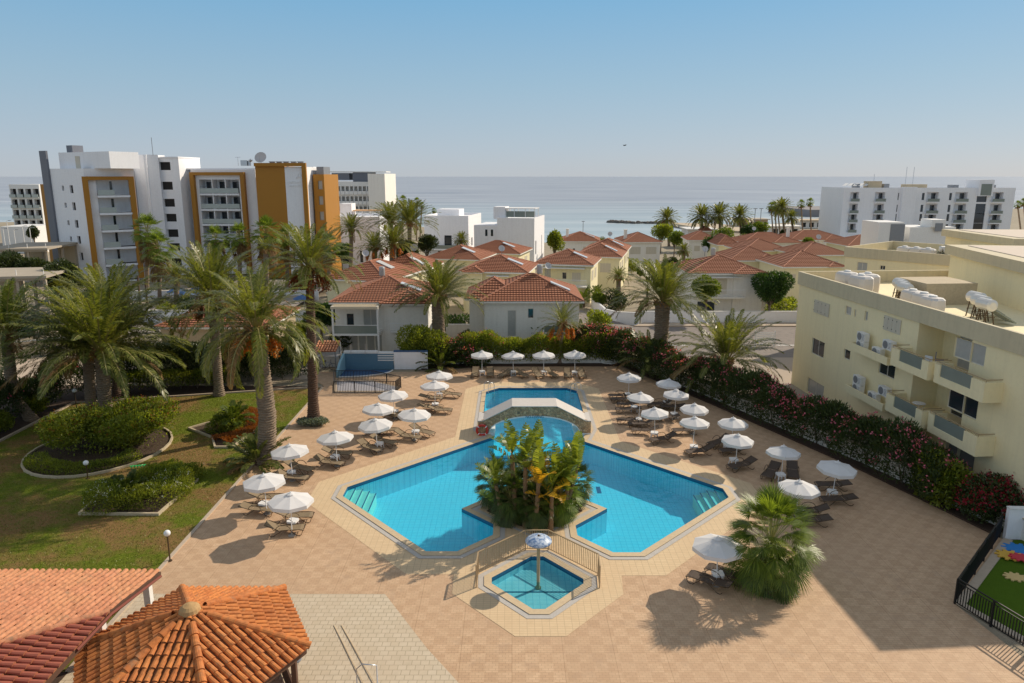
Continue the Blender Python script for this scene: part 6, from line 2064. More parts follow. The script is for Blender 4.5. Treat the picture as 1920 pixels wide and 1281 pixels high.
mb = MB(); a = AT(320, 560, 90); mb.poly([(a.x, 88), (a.x + 12, 88), (a.x + 12, 98), (a.x, 98)], gz(88) + .12); struct('hotel_pool', mb, M('far_pool', (.03, .16, .36), .08, .1, 1, spec=.8))
for i, (px, Y, h) in enumerate(((182, 100, 5.2), (222, 92, 5.0), (241, 92, 4.6), (262, 90, 5.4), (275, 96, 4.2))):
    p = AT(px, 560, Y)
    t = thing('wooden_pole', 'dark wooden pole in the hotel garden, %s from the left' % ['first', 'second', 'third', 'fourth', 'fifth'][i], 'pole', (p.x, Y, gz(Y)), 0, 'dark wooden poles in the hotel garden')
    mb = MB(); mb.tube([(0, 0, 0), (.05, 0, h)], [.16, .11], 8); mb.build('shaft', TRUNKD, t)
for i, (px, Y) in enumerate(((334, 99), (352, 97), (372, 100), (392, 98), (570, 92))):
    p = AT(px, 560, Y)
    t = thing('blue_parasol', 'small blue parasol in the hotel garden, %s from the left' % ['first', 'second', 'third', 'fourth', 'last'][i], 'parasol', (p.x, Y, gz(Y)), 0, 'blue parasols of the hotel garden')
    mb = MB(); mb.tube([(0, 0, 0), (0, 0, 2.5)], .04, 6); mb.build('pole', WHITE, t)
    mb = MB(); mb.lathe([(1.5, 2.0), (.8, 2.35), (0, 2.6)], 8); mb.build('canopy', M('blue_canvas', (.06, .14, .32), .8), t)
# ================================================================ ROOFS IN FRONT, WALLS, BLUE BASIN
def barrel_face(mb, A, B, C_, D, pitch=.23, course=.40, r=.095, jit=.02, seg=5, skip=0):
    """rows of real half-round clay tiles between eave A-B and top D-C"""
    A, B, C_, D = Vector(A), Vector(B), Vector(C_), Vector(D)
    e = (B - A).normalized(); nrm = (B - A).cross(D - A).normalized(); up = nrm.cross(e).normalized()
    L_ = (B - A).length
    H = (D - A).dot(up)
    dl = (D - A).dot(e); cl = (C_ - A).dot(e)
    mb.face([A - nrm * .02, B - nrm * .02, C_ - nrm * .02, D - nrm * .02] if (C_ - D).length > 1e-3 else [A - nrm * .02, B - nrm * .02, D - nrm * .02], 1)
    n = int(L_ / pitch)
    for i in range(n):
        u = (i + .5) * L_ / n
        # top of this column
        v1 = H
        if u < dl: v1 = min(v1, H * u / max(dl, 1e-6))
        if u > cl: v1 = min(v1, H * (L_ - u) / max(L_ - cl, 1e-6))
        # left/right slanted edges may also cut from below when D lies outside
        v = -.06
        while v < v1 - .02:
            v2 = min(v + course + .05, v1)
            ju = u + random.uniform(-jit, jit)
            b = len(mb.v)
            for (vv, rr, lift) in ((v, r, .045), (v2, r * .82, .012)):
                for k in range(seg + 1):
                    a = math.pi * k / seg
                    p = A + e * (ju + rr * math.cos(a)) + up * vv + nrm * (lift + rr * .85 * math.sin(a))
                    mb.v.append(tuple(p))
            for k in range(seg):
                mb.f.append((b + k + 1, b + k, b + seg + 1 + k, b + seg + 2 + k)); mb.m.append(0)
            mb.f.append(tuple(b + k for k in range(seg + 1))); mb.m.append(1)
            v += course
def ridge_caps(mb, a, b, r=.14, step=.42):
    a, b = Vector(a), Vector(b)
    d = b - a; L_ = d.length; d.normalize()
    side = d.cross(Vector((0, 0, 1))).normalized(); up = side.cross(d)
    n = int(L_ / step)
    for i in range(n):
        base = len(mb.v)
        for (s, rr, lf) in ((i * step - .04, r, .05), ((i + 1) * step + .03, r * .8, .03)):
            for k in range(9):
                t_ = math.pi * (k / 8 * 1.1 - .05)
                p = a + d * s + side * (rr * math.cos(t_)) + up * (rr * math.sin(t_) + lf)
                mb.v.append(tuple(p))
        for k in range(8):
            mb.f.append((base + k, base + k + 1, base + 10 + k, base + 9 + k)); mb.m.append(0)
        mb.f.append(tuple(base + k for k in range(9))); mb.m.append(0)
UNDER = M('roof_underlay', (.33, .12, .05), .9, .2, 3)

# gazebo
c = Vector((-10.3, 19.9, 0))
gzb = thing('gazebo', 'hexagonal gazebo with a bright orange barrel tile roof at the bottom edge', 'gazebo', c)
rg, ze, zp = 3.72, 2.6, 3.95
V = [Vector((rg * math.cos(R(60 * i)), rg * math.sin(R(60 * i)), ze)) for i in range(6)]
ap = Vector((0, 0, zp))
mb = MB()
for i in range(6): barrel_face(mb, V[i], V[(i + 1) % 6], ap, ap)
rf = mb.build('roof', [TILE_G, UNDER], gzb)
for i in range(6):
    mb = MB(); ridge_caps(mb, V[i], ap.lerp(V[i], .05)); mb.build('ridge_tiles', TILE_G, rf)
mb = MB(); mb.lathe([(.34, zp - .05), (.30, zp + .08), (.2, zp + .16), (.07, zp + .2), (0, zp + .21)], 16); mb.build('finial', M('finial_clay', (.45, .28, .12), .8, .2, 8), rf)
mb = MB()
for i in range(6):
    a, b = V[i] * .97, V[(i + 1) % 6] * .97; a.z = b.z = ze - .14
    mb.beam(a, b, .08, .2)
mb.build('fascia', M('dark_wood', (.10, .05, .03), .7, .2, 3), rf)
for i in range(6):
    p = V[i] * .86
    mb = MB(); mb.cbox(p.x, p.y, ze / 2 - .1, .16, .16, ze - .1); mb.build('post', MATS['dark_wood'], gzb)
mb = MB()
for i in range(6):
    a, b = V[i] * .86, V[(i + 1) % 6] * .86
    if i == 1: continue
    a.z = b.z = .9; mb.beam(a, b, .06, .08); a.z = b.z = .45; mb.beam(a, b, .05, .8)
mb.build('low_wall', MATS['dark_wood'], gzb)

# pergola bar with the faded coral tiled roof
pg = thing('tiled_shelter', 'long shelter with a faded coral tile roof left of the gazebo', 'shelter', (-13.4, 24.0, 0))
s = .17
mb = MB()
# far slope: eave along the far edge, rising towards the camera; local origin at the right end of the eave
xr_, xl_ = 0.0, -16.0
y1_, y2_ = -3.4, -9.5
zA = 2.75
E0, E1 = Vector((xl_, 0, zA)), Vector((xr_, 0, zA))
hipc = Vector((xr_, y1_, zA - s * y1_)); far_ = 6.2
hipe = Vector((xr_ - far_, y1_ - far_, zA - s * (y1_ - far_)))
barrel_face(mb, E1, E0, Vector((xl_, y1_, hipc.z)), hipc, pitch=.24, r=.10)
barrel_face(mb, hipc, Vector((xl_, y1_, hipc.z)), Vector((xl_, y1_ - far_, hipe.z)), hipe, pitch=.24, r=.10)
rf = mb.build('roof', [TILE_P, UNDER], pg)
mb = MB()
s2 = (hipe.z - hipc.z) / far_
barrel_face(mb, Vector((xr_, y1_ - far_ * 2, hipc.z)), hipc, hipe, hipe, pitch=.24, r=.10)
mb.build('side_roof', [M('red_tile', (.36, .10, .06), .85, .2, 4), UNDER], pg)
mb = MB(); ridge_caps(mb, hipc, hipe, .12); mb.build('hip_tiles', TILE_P, rf)
mb = MB(); mb.beam(E1 + Vector((-.02, .0, -.08)), hipc + Vector((-.02, 0, -.08)), .1, .2); mb.beam(hipc + Vector((0, 0, -.08)), Vector((xr_, y1_ - far_ * 2, hipc.z - .08)), .1, .2)
mb.build('verge_board', MATS['dark_wood'], pg)
mb = MB(); mb.tube([hipc + Vector((.12, 3.2, -.62)), hipc + Vector((.12, 0, -.02)), hipc + Vector((.08, -1.8, -.02))], .05, 8); mb.build('gutter', M('gutter_red', (.20, .05, .03), .6), pg)
for x, y in ((-.35, -.35), (-.35, -3.3), (-.35, -8), (-5.5, -.35), (-10.5, -.35)):
    mb = MB(); mb.cbox(x, y, (zA - s * y) / 2 - .12, .24, .24, zA - s * y - .2); mb.build('post', WHITE, pg)

# ---- right retaining wall and planting strip
for i in range(3):
    pass
t = thing('retaining_wall', 'low cream garden wall running behind the oleander hedge on the right', 'wall', (*wall_r[0], 0))
o = Vector((*wall_r[0], 0))
mb = MB()
ofs = [Vector((p[0] + .95, p[1] + .35, 0)) - o for p in wall_r]
for a, b in zip(ofs, ofs[1:]): mb.beam(a + Vector((0, 0, .55)), b + Vector((0, 0, .55)), .22, 1.1)
mb.build('masonry', OFFW, t)
mb = MB()
for a, b in zip(ofs, ofs[1:]): mb.beam(a + Vector((-.03, 0, 1.13)), b + Vector((-.03, 0, 1.13)), .3, .06)
mb.build('coping', SANDC, t)
mb = MB(); mb.poly([wall_r[0], wall_r[1], wall_r[2], wall_r[3], (24.9, 32.2), (22.05, 40.2), (16.5, 52.6), (11, 64.8)], .005, .09); struct('planting_strip', mb, SOIL)
t = thing('end_wall', 'short white wall at the far end of the green turf', 'wall', (24.3, 31.5, 0)); mb = MB(); mb.beam((0, 0, .8), (8, -.3, .8), .2, 1.6); mb.build('masonry', HOTELW, t)
mb = MB(); mb.beam((0, 0, 1.63), (8, -.3, 1.63), .3, .06); mb.build('coping', WHITE, t)
# back wall behind the back row
t = thing('back_wall', 'low white wall behind the back row of parasols', 'wall', (-8.6, 63.9, 0))
mb = MB(); mb.beam((0, 0, .5), (19, .5, .5), .2, 1.0); mb.build('masonry', OFFW, t)
mb = MB(); mb.poly([(-8.4, 62.2), (-2, 63.35), (10.0, 63.35), (10.6, 64.5), (-8.6, 64.2)], .005, .09); struct('back_planting_strip', mb, SOIL)

# ---- boundary walls and fence of the street behind
def wallrun(name, label, pts, h, mat, th=.2, gates=()):
    o = Vector((*pts[0][:2], 0))
    t = thing(name, label, 'wall', o)
    mb = MB()
    for a, b in zip(pts, pts[1:]):
        A = Vector((a[0], a[1], gz(a[1]))) - o; B = Vector((b[0], b[1], gz(b[1]))) - o
        mb.beam(A + Vector((0, 0, h / 2 - .3)), B + Vector((0, 0, h / 2 - .3)), th, h + .6)
    mb.build('masonry', mat, t)
    mb = MB()
    for a, b in zip(pts, pts[1:]):
        A = Vector((a[0], a[1], gz(a[1]))) - o; B = Vector((b[0], b[1], gz(b[1]))) - o
        mb.beam(A + Vector((0, 0, h + .03)), B + Vector((0, 0, h + .03)), th + .08, .06)
    mb.build('coping', WHITE, t)
    return t
wallrun('white_fence_wall', 'long white panel fence across the street under the round green tree', [(15.8, 83.2), (60, 83.2)], 1.7, HOTELW)
wallrun('white_garden_wall', 'curved white garden wall at the street corner behind the big date palm', [(11.2, 96), (11.8, 86), (13, 84), (15.5, 83.3)], 1.5, HOTELW)
wallrun('stepped_wall', 'white garden wall with gateways running uphill beside the white house', [(6.2, 71), (7.6, 80), (7.9, 92)], 1.6, HOTELW)
wallrun('villa_side_wall', 'white garden wall between the pale villa and the white house', [(-7.2, 74), (-2.9, 74)], 1.8, OFFW)
wallrun('villa_boundary', 'white garden wall behind the tall middle date palm', [(-8.0, 66.6), (-3.6, 66.9)], 1.3, OFFW)
t = thing('white_gate', 'white slatted gate next to the cream block at the far street', 'gate', (25.5, 71, 0))
for k in range(7): MBbox(t, 'slat', WHITEG, (0, -.02, .25 + k * .2, 1.9, .02, .37 + k * .2))
for x in (-.1, 1.95): MBbox(t, 'post', WHITEG, (x, -.06, 0, x + .1, .06, 1.7))

# ---- blue walled basin in front of the pale villa
BX0, BX1, BY = -15.4, -10.95, 62.2
bw = thing('blue_basin', 'blue painted basin wall with a curved paddling floor below the pale villa', 'basin', (BX0, BY, 0))
BLUEW = M('blue_wall_paint', (.10, .205, .29), .6, .1, .8, dirt=(.13, .24, .31))
BLUEL = M('light_blue_paint', (.25, .44, .52), .6, .08, .8)
BLUED = M('deep_blue_paint', (.04, .11, .24), .5, .1, 1)
MBbox(bw, 'back_wall', BLUEW, (0, 0, 0, 4.45, .25, 1.55))
MBbox(bw, 'wall_top', WHITE, (-.1, -.05, 1.551, 3.0, .4, 1.75))
mb = MB(); mb.face([(-.22, -2.6, 0), (-.22, 0, 0), (-.22, 0, 1.55), (-.22, -1.6, 1.1), (-.22, -2.6, .55)]); mb.face([(0, 0, 0), (0, -2.6, 0), (0, -2.6, .55), (0, -1.6, 1.1), (0, 0, 1.55)])
mb.face([(-.22, -2.6, .55), (-.22, -1.6, 1.1), (0, -1.6, 1.1), (0, -2.6, .55)]); mb.face([(-.22, -1.6, 1.1), (-.22, 0, 1.55), (0, 0, 1.55), (0, -1.6, 1.1)]); mb.face([(-.22, -2.6, 0), (-.22, -2.6, .55), (0, -2.6, .55), (0, -2.6, 0)])
mb.build('side_wall', BLUEL, bw)
arc = [(0.01, -.01), (0.01, -2.6)] + [(0.01 + 4.4 * math.sin(R(a)), -2.6 + (2.5 - 2.5 * math.cos(R(a))) * .9) for a in (15, 30, 45, 60, 75, 90)]
mb = MB(); mb.poly(arc, .02, .05); mb.build('floor', BLUED, bw)
mb = MB(); mb.tube([(p[0], p[1], .05) for p in arc[1:]], .07, 6); mb.build('rim', WHITE, bw)
for i in range(4): MBbox(bw, 'step', WHITE, (3.02, -.02 + .0, .85 + i * .22, 4.5, .26 + i * .12, .95 + i * .22))
mb = MB()
for x in (.6, 1.9): mb.tube([(x, .3, 1.75), (x, .3, 2.35), (x, -.05, 2.45), (x + .0, -.1, 1.5)], .02, 6)
mb.build('handrail', STEEL, bw)
t = thing('utility_wall', 'white panel wall with a blue top band right of the blue basin', 'wall', (-10.9, 62.3, 0))
MBbox(t, 'panel', HOTELW, (0, 0, 0, 3.1, .2, 1.65)); MBbox(t, 'blue_band', BLUED, (-.02, -.02, 1.651, 3.12, .22, 1.8))
# small tiled lean-to with stored things under it
lt = thing('lean_to', 'small lean-to roof of pink and red tiles left of the blue basin', 'shelter', (-18.1, 61.4, 0))
mb = MB(); barrel_face(mb, (0, 0, 1.9), (2.1, 0, 1.9), (2.1, 1.8, 2.5), (0, 1.8, 2.5), pitch=.26, r=.10); mb.build('roof', [TILE_P, UNDER], lt)
for x in (.08, 2.0):
    for y in (.1, 1.7): MBbox(lt, 'post', GREY, (x - .04, y - .04, 0, x + .04, y + .04, 1.88 + y * .3))
MBbox(lt, 'back_panel', WHITE, (0, 1.82, 0, 2.1, 1.9, 2.4)); MBbox(lt, 'shelf', WHITE, (.1, .9, 1.2, 2.0, 1.7, 1.25))
t = thing('bicycle', 'dark bicycle parked under the small tiled lean-to', 'bicycle', (-17.0, 61.9, 0), .2)
for x in (-.5, .5):
    mb = MB(); mb.tube([(x + .32 * math.cos(R(a)), 0, .34 + .32 * math.sin(R(a))) for a in range(0, 361, 20)], .022, 5, cap=False); mb.build('wheel', BLACKM, t)
mb = MB(); mb.tube([(-.5, 0, .34), (-.15, 0, .8), (.35, 0, .8), (.5, 0, .34)], .02, 5); mb.tube([(-.15, 0, .8), (0, 0, .32), (.35, 0, .8)], .02, 5); mb.tube([(-.5, 0, .34), (0, 0, .32)], .015, 5); mb.build('frame', BLUED, t)
mb = MB(); mb.tube([(.35, -.25, 1.0), (.35, .25, 1.0)], .018, 5); mb.tube([(.35, 0, .8), (.35, 0, 1.0)], .018, 5); mb.build('handlebar', BLACKM, t)
MBbox(t, 'saddle', BLACKM, (-.3, -.07, .88, -.05, .07, .95))
# stairwell pit
mb = MB(); q = [g2(627, 737), g2(742, 737), g2(752, 728), g2(700, 716), g2(627, 716)]; mb.poly(q, .002, .12); struct('stairwell_kerb', mb, PAVE)
mb = MB(); mb.poly(offset(q, -.25), .125); struct('stairwell_cover', mb, M('pale_cover', (.40, .39, .42), .7, .1, 1))

# ---- breakwater and beach
def rocks(name, label, pts, n, size, mat=None):
    t = thing(name, label, 'breakwater', (*pts[0], SEAZ))
    mb = MB(); A = [Vector((*p, 0)) for p in pts]
    for i in range(n):
        f = random.random() * (len(A) - 1); k = int(f); p = A[k].lerp(A[min(k + 1, len(A) - 1)], f - k) - A[0]
        s = size * random.uniform(.6, 1.4)
        c_ = p + Vector((random.uniform(-1, 1) * size, random.uniform(-2, 2) * size, random.uniform(0, .5) * size))
        mb.lathe([(0, -s * .4), (s * .5, -s * .35), (s * .62, 0), (s * .42, s * .35), (0, s * .45)], 6, c_)
    mb.build('boulders', M('sea_rock', (.13, .115, .10), .9, .3, .3), t)
a = G(1142, 417, SEAZ); b = G(1185, 419, SEAZ); c_ = G(1262, 419, SEAZ)
rocks('breakwater', 'low dark rock breakwater reaching into the bay', [(a.x, a.y), (b.x, b.y), (c_.x, c_.y)], 150, 1.3)
mb = MB(); p0, p1 = G(1252, 424, SEAZ), G(1345, 426, SEAZ)
mb.poly([(p0.x, p0.y), (p1.x, p1.y), (p1.x + 20, p1.y - 60), (p0.x + 8, p0.y - 45)], SEAZ + .3, SEAZ + 1.6); struct('beach', mb, SAND)
beach_mats = [SAND, OFFW, SANDC]
for i, (x0, x1, yt, yb, Y, lab) in enumerate(((1386, 1440, 412, 425, 300, 'long grey sea wall building between the beach palms'), (1445, 1500, 425, 434, 262, 'row of low pale beach huts behind the palms'),
        (1500, 1560, 414, 428, 300, 'pale seafront restaurant with a flat canopy near the right beach'), (1560, 1600, 425, 440, 240, 'low white pavilion left of the white hotel'),
        (1290, 1340, 431, 440, 210, 'small white cabins behind the left beach palms'))):
    A = AT(x0, yt, Y); B = AT(x1, yt, Y)
    t = thing('beach_building', lab, 'building', (A.x, Y, gz(Y) - 1), 0)
    H = A.z - gz(Y) + 1; w = B.x - A.x
    mb = MB(); n = max(3, int(w / 3)); facade(mb, 0, w, 0, H, [((k + .2) * w / n, (k + .8) * w / n, H * .35, H * .8, .4, 1) for k in range(n)])
    for s_, W in (('right', 8), ('back', w), ('left', 8)): facade(mb, 0, W, 0, H, (), T=SIDE(w, 8, s_))
    mb.build('wall', [(SANDC, OFFW, OFFW, HOTELW, HOTELW)[i], DARK], t)
    MBbox(t, 'roof', (CONC, OFFW, SAND, WHITE, WHITE)[i], (-.6, -1.2, H + .002, w + .6, 8.6, H + .3))
mb = MB(); A = AT(1490, 404, 420); B = AT(1625, 404, 420)
for k in range(1): mb.poly([(A.x, 400), (B.x + 60, 400), (B.x + 60, 450), (A.x - 5, 450)], SEAZ - .2, SEAZ + 4.0)
struct('headland', mb, M('headland_rock', (.26, .24, .24), .95, .15, .05))
for i, px in enumerate((1414, 1425)):
    p = AT(px, 425, 260); h = AT(px, 392, 260).z - gz(260)
    t = thing('beach_lamp', ['left', 'right'][i] + ' lamp post of the pair standing against the sea', 'street lamp', (p.x, 260, gz(260)), 0, 'beach lamp posts')
    mb = MB(); mb.tube([(0, 0, 0), (0, 0, h)], .12, 6); mb.build('pole', GREY, t); MBbox(t, 'head', GREY, (-.7, -.2, h, .7, .2, h + .25))
p = AT(1093, 437, 190); t = thing('street_lamp', 'thin lamp post in front of the bay behind the chimney house', 'street lamp', (p.x, 190, gz(190)))
h = AT(1093, 416, 190).z - gz(190); mb = MB(); mb.tube([(0, 0, 0), (0, 0, h)], .08, 6); mb.build('pole', GREY, t); MBbox(t, 'head', GREY, (-.4, -.15, h, .4, .15, h + .15))
# bird
t = thing('bird', 'tiny dark bird gliding in the sky above the sea', 'bird', AT(1171, 273, 90), .4)
mb = MB(); mb.tube([(-.22, 0, 0), (-.12, 0, .01), (.05, 0, .02), (.2, 0, .03), (.27, 0, .02)], [.01, .05, .06, .035, .01], 6)
mb.face([(-.02, 0, .03), (.12, 0, .03), (.04, .42, .14), (-.04, .40, .14)]); mb.face([(-.02, 0, .03), (-.04, -.40, .14), (.04, -.42, .14), (.12, 0, .03)]); mb.face([(-.2, .0, 0), (-.36, .06, 0), (-.36, -.06, 0)]); mb.build('body', BLACKM, t)
# ================================================================ PLANTS
def palm_at(base, crown_px, crown_py, fpx, label, Y=None, bz=0.0, **k):
    """base pixel on the ground; crown centre pixel; frond length in pixels"""
    B = G(*base, bz) if Y is None else Vector((AT(base[0], 606, Y).x, Y, gz(Y)))
    if Y is not None:
        B.x = AT(base[0], base[1], Y).x
    T = AT(crown_px, crown_py, B.y)
    zc = T.y * CP + (CAM_H - T.z) * SP
    return date_palm(B, T, fpx * zc / FOC, label, **k)
g1 = 'date palms around the garden'
palm_at((500, 868), 481, 616, 155, 'leaning date palm with hanging orange fruit beside the deck', kind='flop', fruits=9, r0=.52, r1=.42, mid=tuple(G(505, 868) + Vector((0.1, 0, 3.2))), group=g1)
palm_at((200, 800), 190, 660, 170, 'stout front trunk palm rising from the round shrub bed', kind='full', r0=.41, r1=.42, bulge=.06, group=g1)
palm_at((172, 785), 164, 664, 158, 'second stout palm trunk behind the front one in the round bed', kind='grey', r0=.33, r1=.34, bulge=.05, group=g1)
palm_at((62, 787), 12, 628, 138, 'date palm leaning left at the left edge of the photo', kind='grey', r0=.34, r1=.36, mid=tuple(G(62, 787) + Vector((-1.2, 0, 1.9))), group=g1)
palm_at((220, 745), 208, 592, 132, 'slender dark trunk palm behind the stout twin palms', kind='std', trunkmat=TRUNKD, r0=.26, r1=.26, group=g1)
palm_at((411, 742), 398, 562, 138, 'date palm with reddish fruit standing against the back hedge', kind='std', fruits=5, fmat=DATESB, r0=.33, r1=.36, group=g1)
palm_at((588, 792), 580, 502, 112, 'tallest date palm with brown fruit at the lawn corner', kind='std', fruits=9, fmat=DATESB, trunkmat=TRUNKD, r0=.36, r1=.25, group=g1)
palm_at((588, 792), 592, 508, 105, 'x', kind='flop', trunkmat=TRUNKD, r0=.1, r1=.1, group=g1) if False else None
palm_at((822, 672), 822, 556, 92, 'date palm between the pale villa and the white house', kind='full', r0=.55, r1=.62, group=g1)
palm_at((1049, 682), 1054, 606, 52, 'small date palm with orange fruit behind the back row parasols', kind='small', fruits=4, r0=.2, r1=.17, group=g1)
palm_at((1236, 702), 1243, 566, 108, 'big date palm rising over the far right corner of the deck', kind='full', r0=.5, r1=.62, group=g1)
palm_at((1362, 735), 1362, 676, 122, 'wide low date palm spreading over the right hedge', kind='std', r0=.35, r1=.4, group=g1, bulge=.02)
g2_ = 'date palms in the village'
for i, (bx, cx, cy, f, Y, kd, lab, fr) in enumerate((
    (658, 659, 432, 42, 118, 'std', 'date palm in front of the white annexe with a bare trunk', 0),
    (768, 768, 420, 60, 112, 'full', 'rightmost big palm of the middle cluster', 0),
    (735, 733, 418, 52, 120, 'full', 'tall palm at the back left of the middle cluster', 3),
    (738, 738, 460, 52, 96, 'full', 'low broad palm at the front of the middle cluster', 3),
    (700, 703, 466, 42, 98, 'std', 'small dense palm at the left front of the middle cluster', 3),
    (1250, 1250, 410, 27, 215, 'far', 'palm standing alone left of the beach', 0),
    (1316, 1316, 407, 31, 200, 'far', 'left palm of the pair above the red pavilion', 0),
    (1348, 1348, 404, 31, 200, 'far', 'right palm of the pair above the red pavilion', 0),
    (1386, 1387, 405, 28, 205, 'far', 'palm with several pale trunks near the beach lamps', 0),
    (1466, 1466, 391, 26, 215, 'far', 'tallest feather palm of the beach group', 0),
    (1484, 1484, 408, 19, 205, 'far', 'short feather palm right of the tall beach group', 0),
    (500, 498, 470, 34, 100, 'up', 'bushy palm in front of the ochre block', 0),
    (865, 865, 450, 20, 140, 'far', 'small palm below the left modern villa', 0),
    (1128, 1128, 455, 14, 160, 'far', 'small palm behind the chimney house', 0),
    (1160, 1160, 520, 26, 98, 'std', 'garden palm behind the crown of the big right date palm', 0),
    (1280, 1282, 470, 18, 140, 'far', 'thin palm left of the small red roofed house', 0),
    (1392, 1394, 450, 15, 165, 'far', 'small palm above the plain red roof', 0),
    (640, 640, 560, 34, 86, 'std', 'palm at the left corner behind the pale villa', 0),
    (330, 330, 520, 38, 96, 'std', 'palm in the hotel garden left of the reddish fruit palm', 0),
    (120, 118, 548, 40, 88, 'std', 'palm behind the crown of the stout twin palms', 0),
)):
    palm_at((bx, 560), cx, cy, f, lab, Y=Y, kind=kd, group=g2_, r0=.34, r1=.30, fruits=fr, fmat=DATES)

# shaggy fan palms
def fan_palm(label, bpx, cpx, cpy, Y, rpx, skirt=60, group='shaggy fan palms', r=.28, key='fanA', skl=2.4, mats=None, cat='palm tree', z0=None):
    T = AT(cpx, cpy, Y); B = Vector((AT(bpx, 560, Y).x, Y, gz(Y) if z0 is None else z0))
    t = thing('fan_palm', label, cat, B, 0, group)
    trunk_mesh('trunk', [(0, 0, -.1), T - B], r * 1.15, r, TRUNK, t, .08, n=10, ring=.3, rough=.04)
    if key not in CROWNS:
        CROWNS[key] = fan_crown('crown', 42, 1.0, .95, t, -25, mats, skirt, 16, skl)
    else:
        c = CROWNS[key].copy(); COL.objects.link(c); c.parent = t
    c = CROWNS[key] if CROWNS[key].parent == t else c
    zc = T.y * CP + (CAM_H - T.z) * SP
    c.location = T - B; c.rotation_euler = (0, 0, random.uniform(0, 6.28)); c.scale = (rpx * zc / FOC / 1.75,) * 3
    return t
for i, (bx, cx, cy, rp_, Y, lab) in enumerate((
    (276, 276, 438, 33, 108, 'shaggy fan palm in front of the hotel balconies'), (300, 297, 470, 34, 104, 'shaggy fan palm lower right of the other one by the hotel balconies'),
    (405, 405, 452, 27, 106, 'first shaggy fan palm under the second balcony frame'), (450, 449, 448, 28, 106, 'second shaggy fan palm at the edge of the ochre block'),
    (500, 499, 442, 33, 108, 'third shaggy fan palm against the ochre block'), (540, 538, 450, 26, 112, 'fourth shaggy fan palm below the hotel sign'), (618, 616, 462, 24, 100, 'shaggy fan palm right of the ochre wing'))):
    fan_palm(lab, bx, cx, cy, Y, rp_)
for i, (bx, cx, cy, rp_, Y, lab) in enumerate((
    (716, 715, 368, 11, 230, 'tall thin fan palm closest to the far hotel end wall'), (733, 731, 369, 11, 235, 'second tall thin fan palm by the sea'), (741, 740, 373, 9, 240, 'third thin fan palm by the sea'),
    (757, 756, 377, 10, 235, 'fourth thin fan palm by the sea'), (784, 782, 380, 9, 240, 'rightmost thin fan palm of the sea group'), (790, 791, 386, 7, 240, 'small thin fan palm at the end of the sea group'),
    (815, 814, 396, 6, 250, 'tiny round palm on the shore left'), (834, 834, 397, 6, 250, 'tiny round palm on the shore right'),
    (1443, 1446, 389, 10, 225, 'left fan palm of the beach trio'), (1449, 1453, 388, 10, 222, 'middle fan palm of the beach trio'), (1457, 1458, 392, 9, 220, 'right fan palm of the beach trio'),
    (1498, 1502, 384, 9, 225, 'tall leaning fan palm left of the beach pair'), (1513, 1519, 381, 9, 225, 'tallest leaning fan palm of the beach pair'),
    (1557, 1558, 398, 8, 215, 'fan palm just left of the white hotel'), (1905, 1908, 385, 8, 200, 'thin fan palm right of the white hotel'), (1916, 1919, 381, 9, 195, 'fan palm cut by the right edge beside the white hotel'))):
    fan_palm(lab, bx, cx, cy, Y, rp_, key='fanFar', skirt=14, skl=.8, group='thin fan palms along the shore', r=.2)

# the big green fan palm on the deck
B = G(1440, 1094)
t = thing('fan_palm', 'big bright green bushy fan palm on the deck by the nearest parasol', 'palm tree', B, 0)
trunk_mesh('trunk', [(0, 0, -.1), (0, .1, 1.5)], .32, .28, TRUNKD, t, .1, rough=.12)
c = fan_crown('crown', 96, 1.35, .98, t, -52, [FAN, M('petiole', (.33, .33, .12), .5, .2, 4, bumpy=0), DEADF], 0, 30)
c.location = (0, 0, 1.75); c.scale = (1.0, 1.0, 1.08)
t.rotation_euler = (0, 0, .5)
c2 = fan_crown('suckers', 34, .75, .75, t, -30, [FAND, RACH, DEADF], 0, 24); c2.location = (-.2, -.3, .5)

# feathery clumps
def feather_clump(label, loc, r, n, kind='clump', h=.2, group=None, mats=None):
    t = thing('young_palm', label, 'palm plant', loc, random.uniform(0, 6), group)
    c = date_crown('crown', r, n, lowel=8, parent=t, mats=mats or [FROND2, RACH, DEADF], ll=.42, nleaf=34, droop=60)
    c.location = (0, 0, h)
    mb = MB(); mb.tube([(0, 0, -.05), (0, 0, h + .1)], .14, 8); mb.build('stump', TRUNKD, t)
feather_clump('feathery palm shoots growing beside the leaning palm trunk', G(482, 872), 2.2, 34, mats=[FRONDG, RACH, DEADF])
feather_clump('feathery young palm in front of the dark bush by the villa', G(826, 692), 2.3, 26)
feather_clump('spreading young palm clump under the big right date palm', G(1218, 702), 3.6, 44, mats=[FRONDG, RACH, DEADF], h=1.2)
feather_clump('bright young areca like palm beside the white house', Vector((6.9, 66.8, 0)), 3.4, 22, h=1.2, mats=[BRIGHT, RACH, DEADF])
feather_clump('small palm in the street garden behind the white wall', Vector((10.2, 97, gz(97))), 2.4, 20, h=1.0, mats=[BRIGHT, RACH, DEADF])
feather_clump('little palm plant behind the street wall, right of the other', Vector((12.2, 100, gz(100))), 2.0, 18, h=1.2, mats=[BRIGHT, RACH, DEADF])
feather_clump('low feathery plant inside the triangular bed', G(236, 935), .95, 16, h=.5)
feather_clump('spiky plant on top of the bush in the curved bed', G(440, 808), 1.2, 20, h=.9, mats=[BRIGHT, RACH, DEADF])

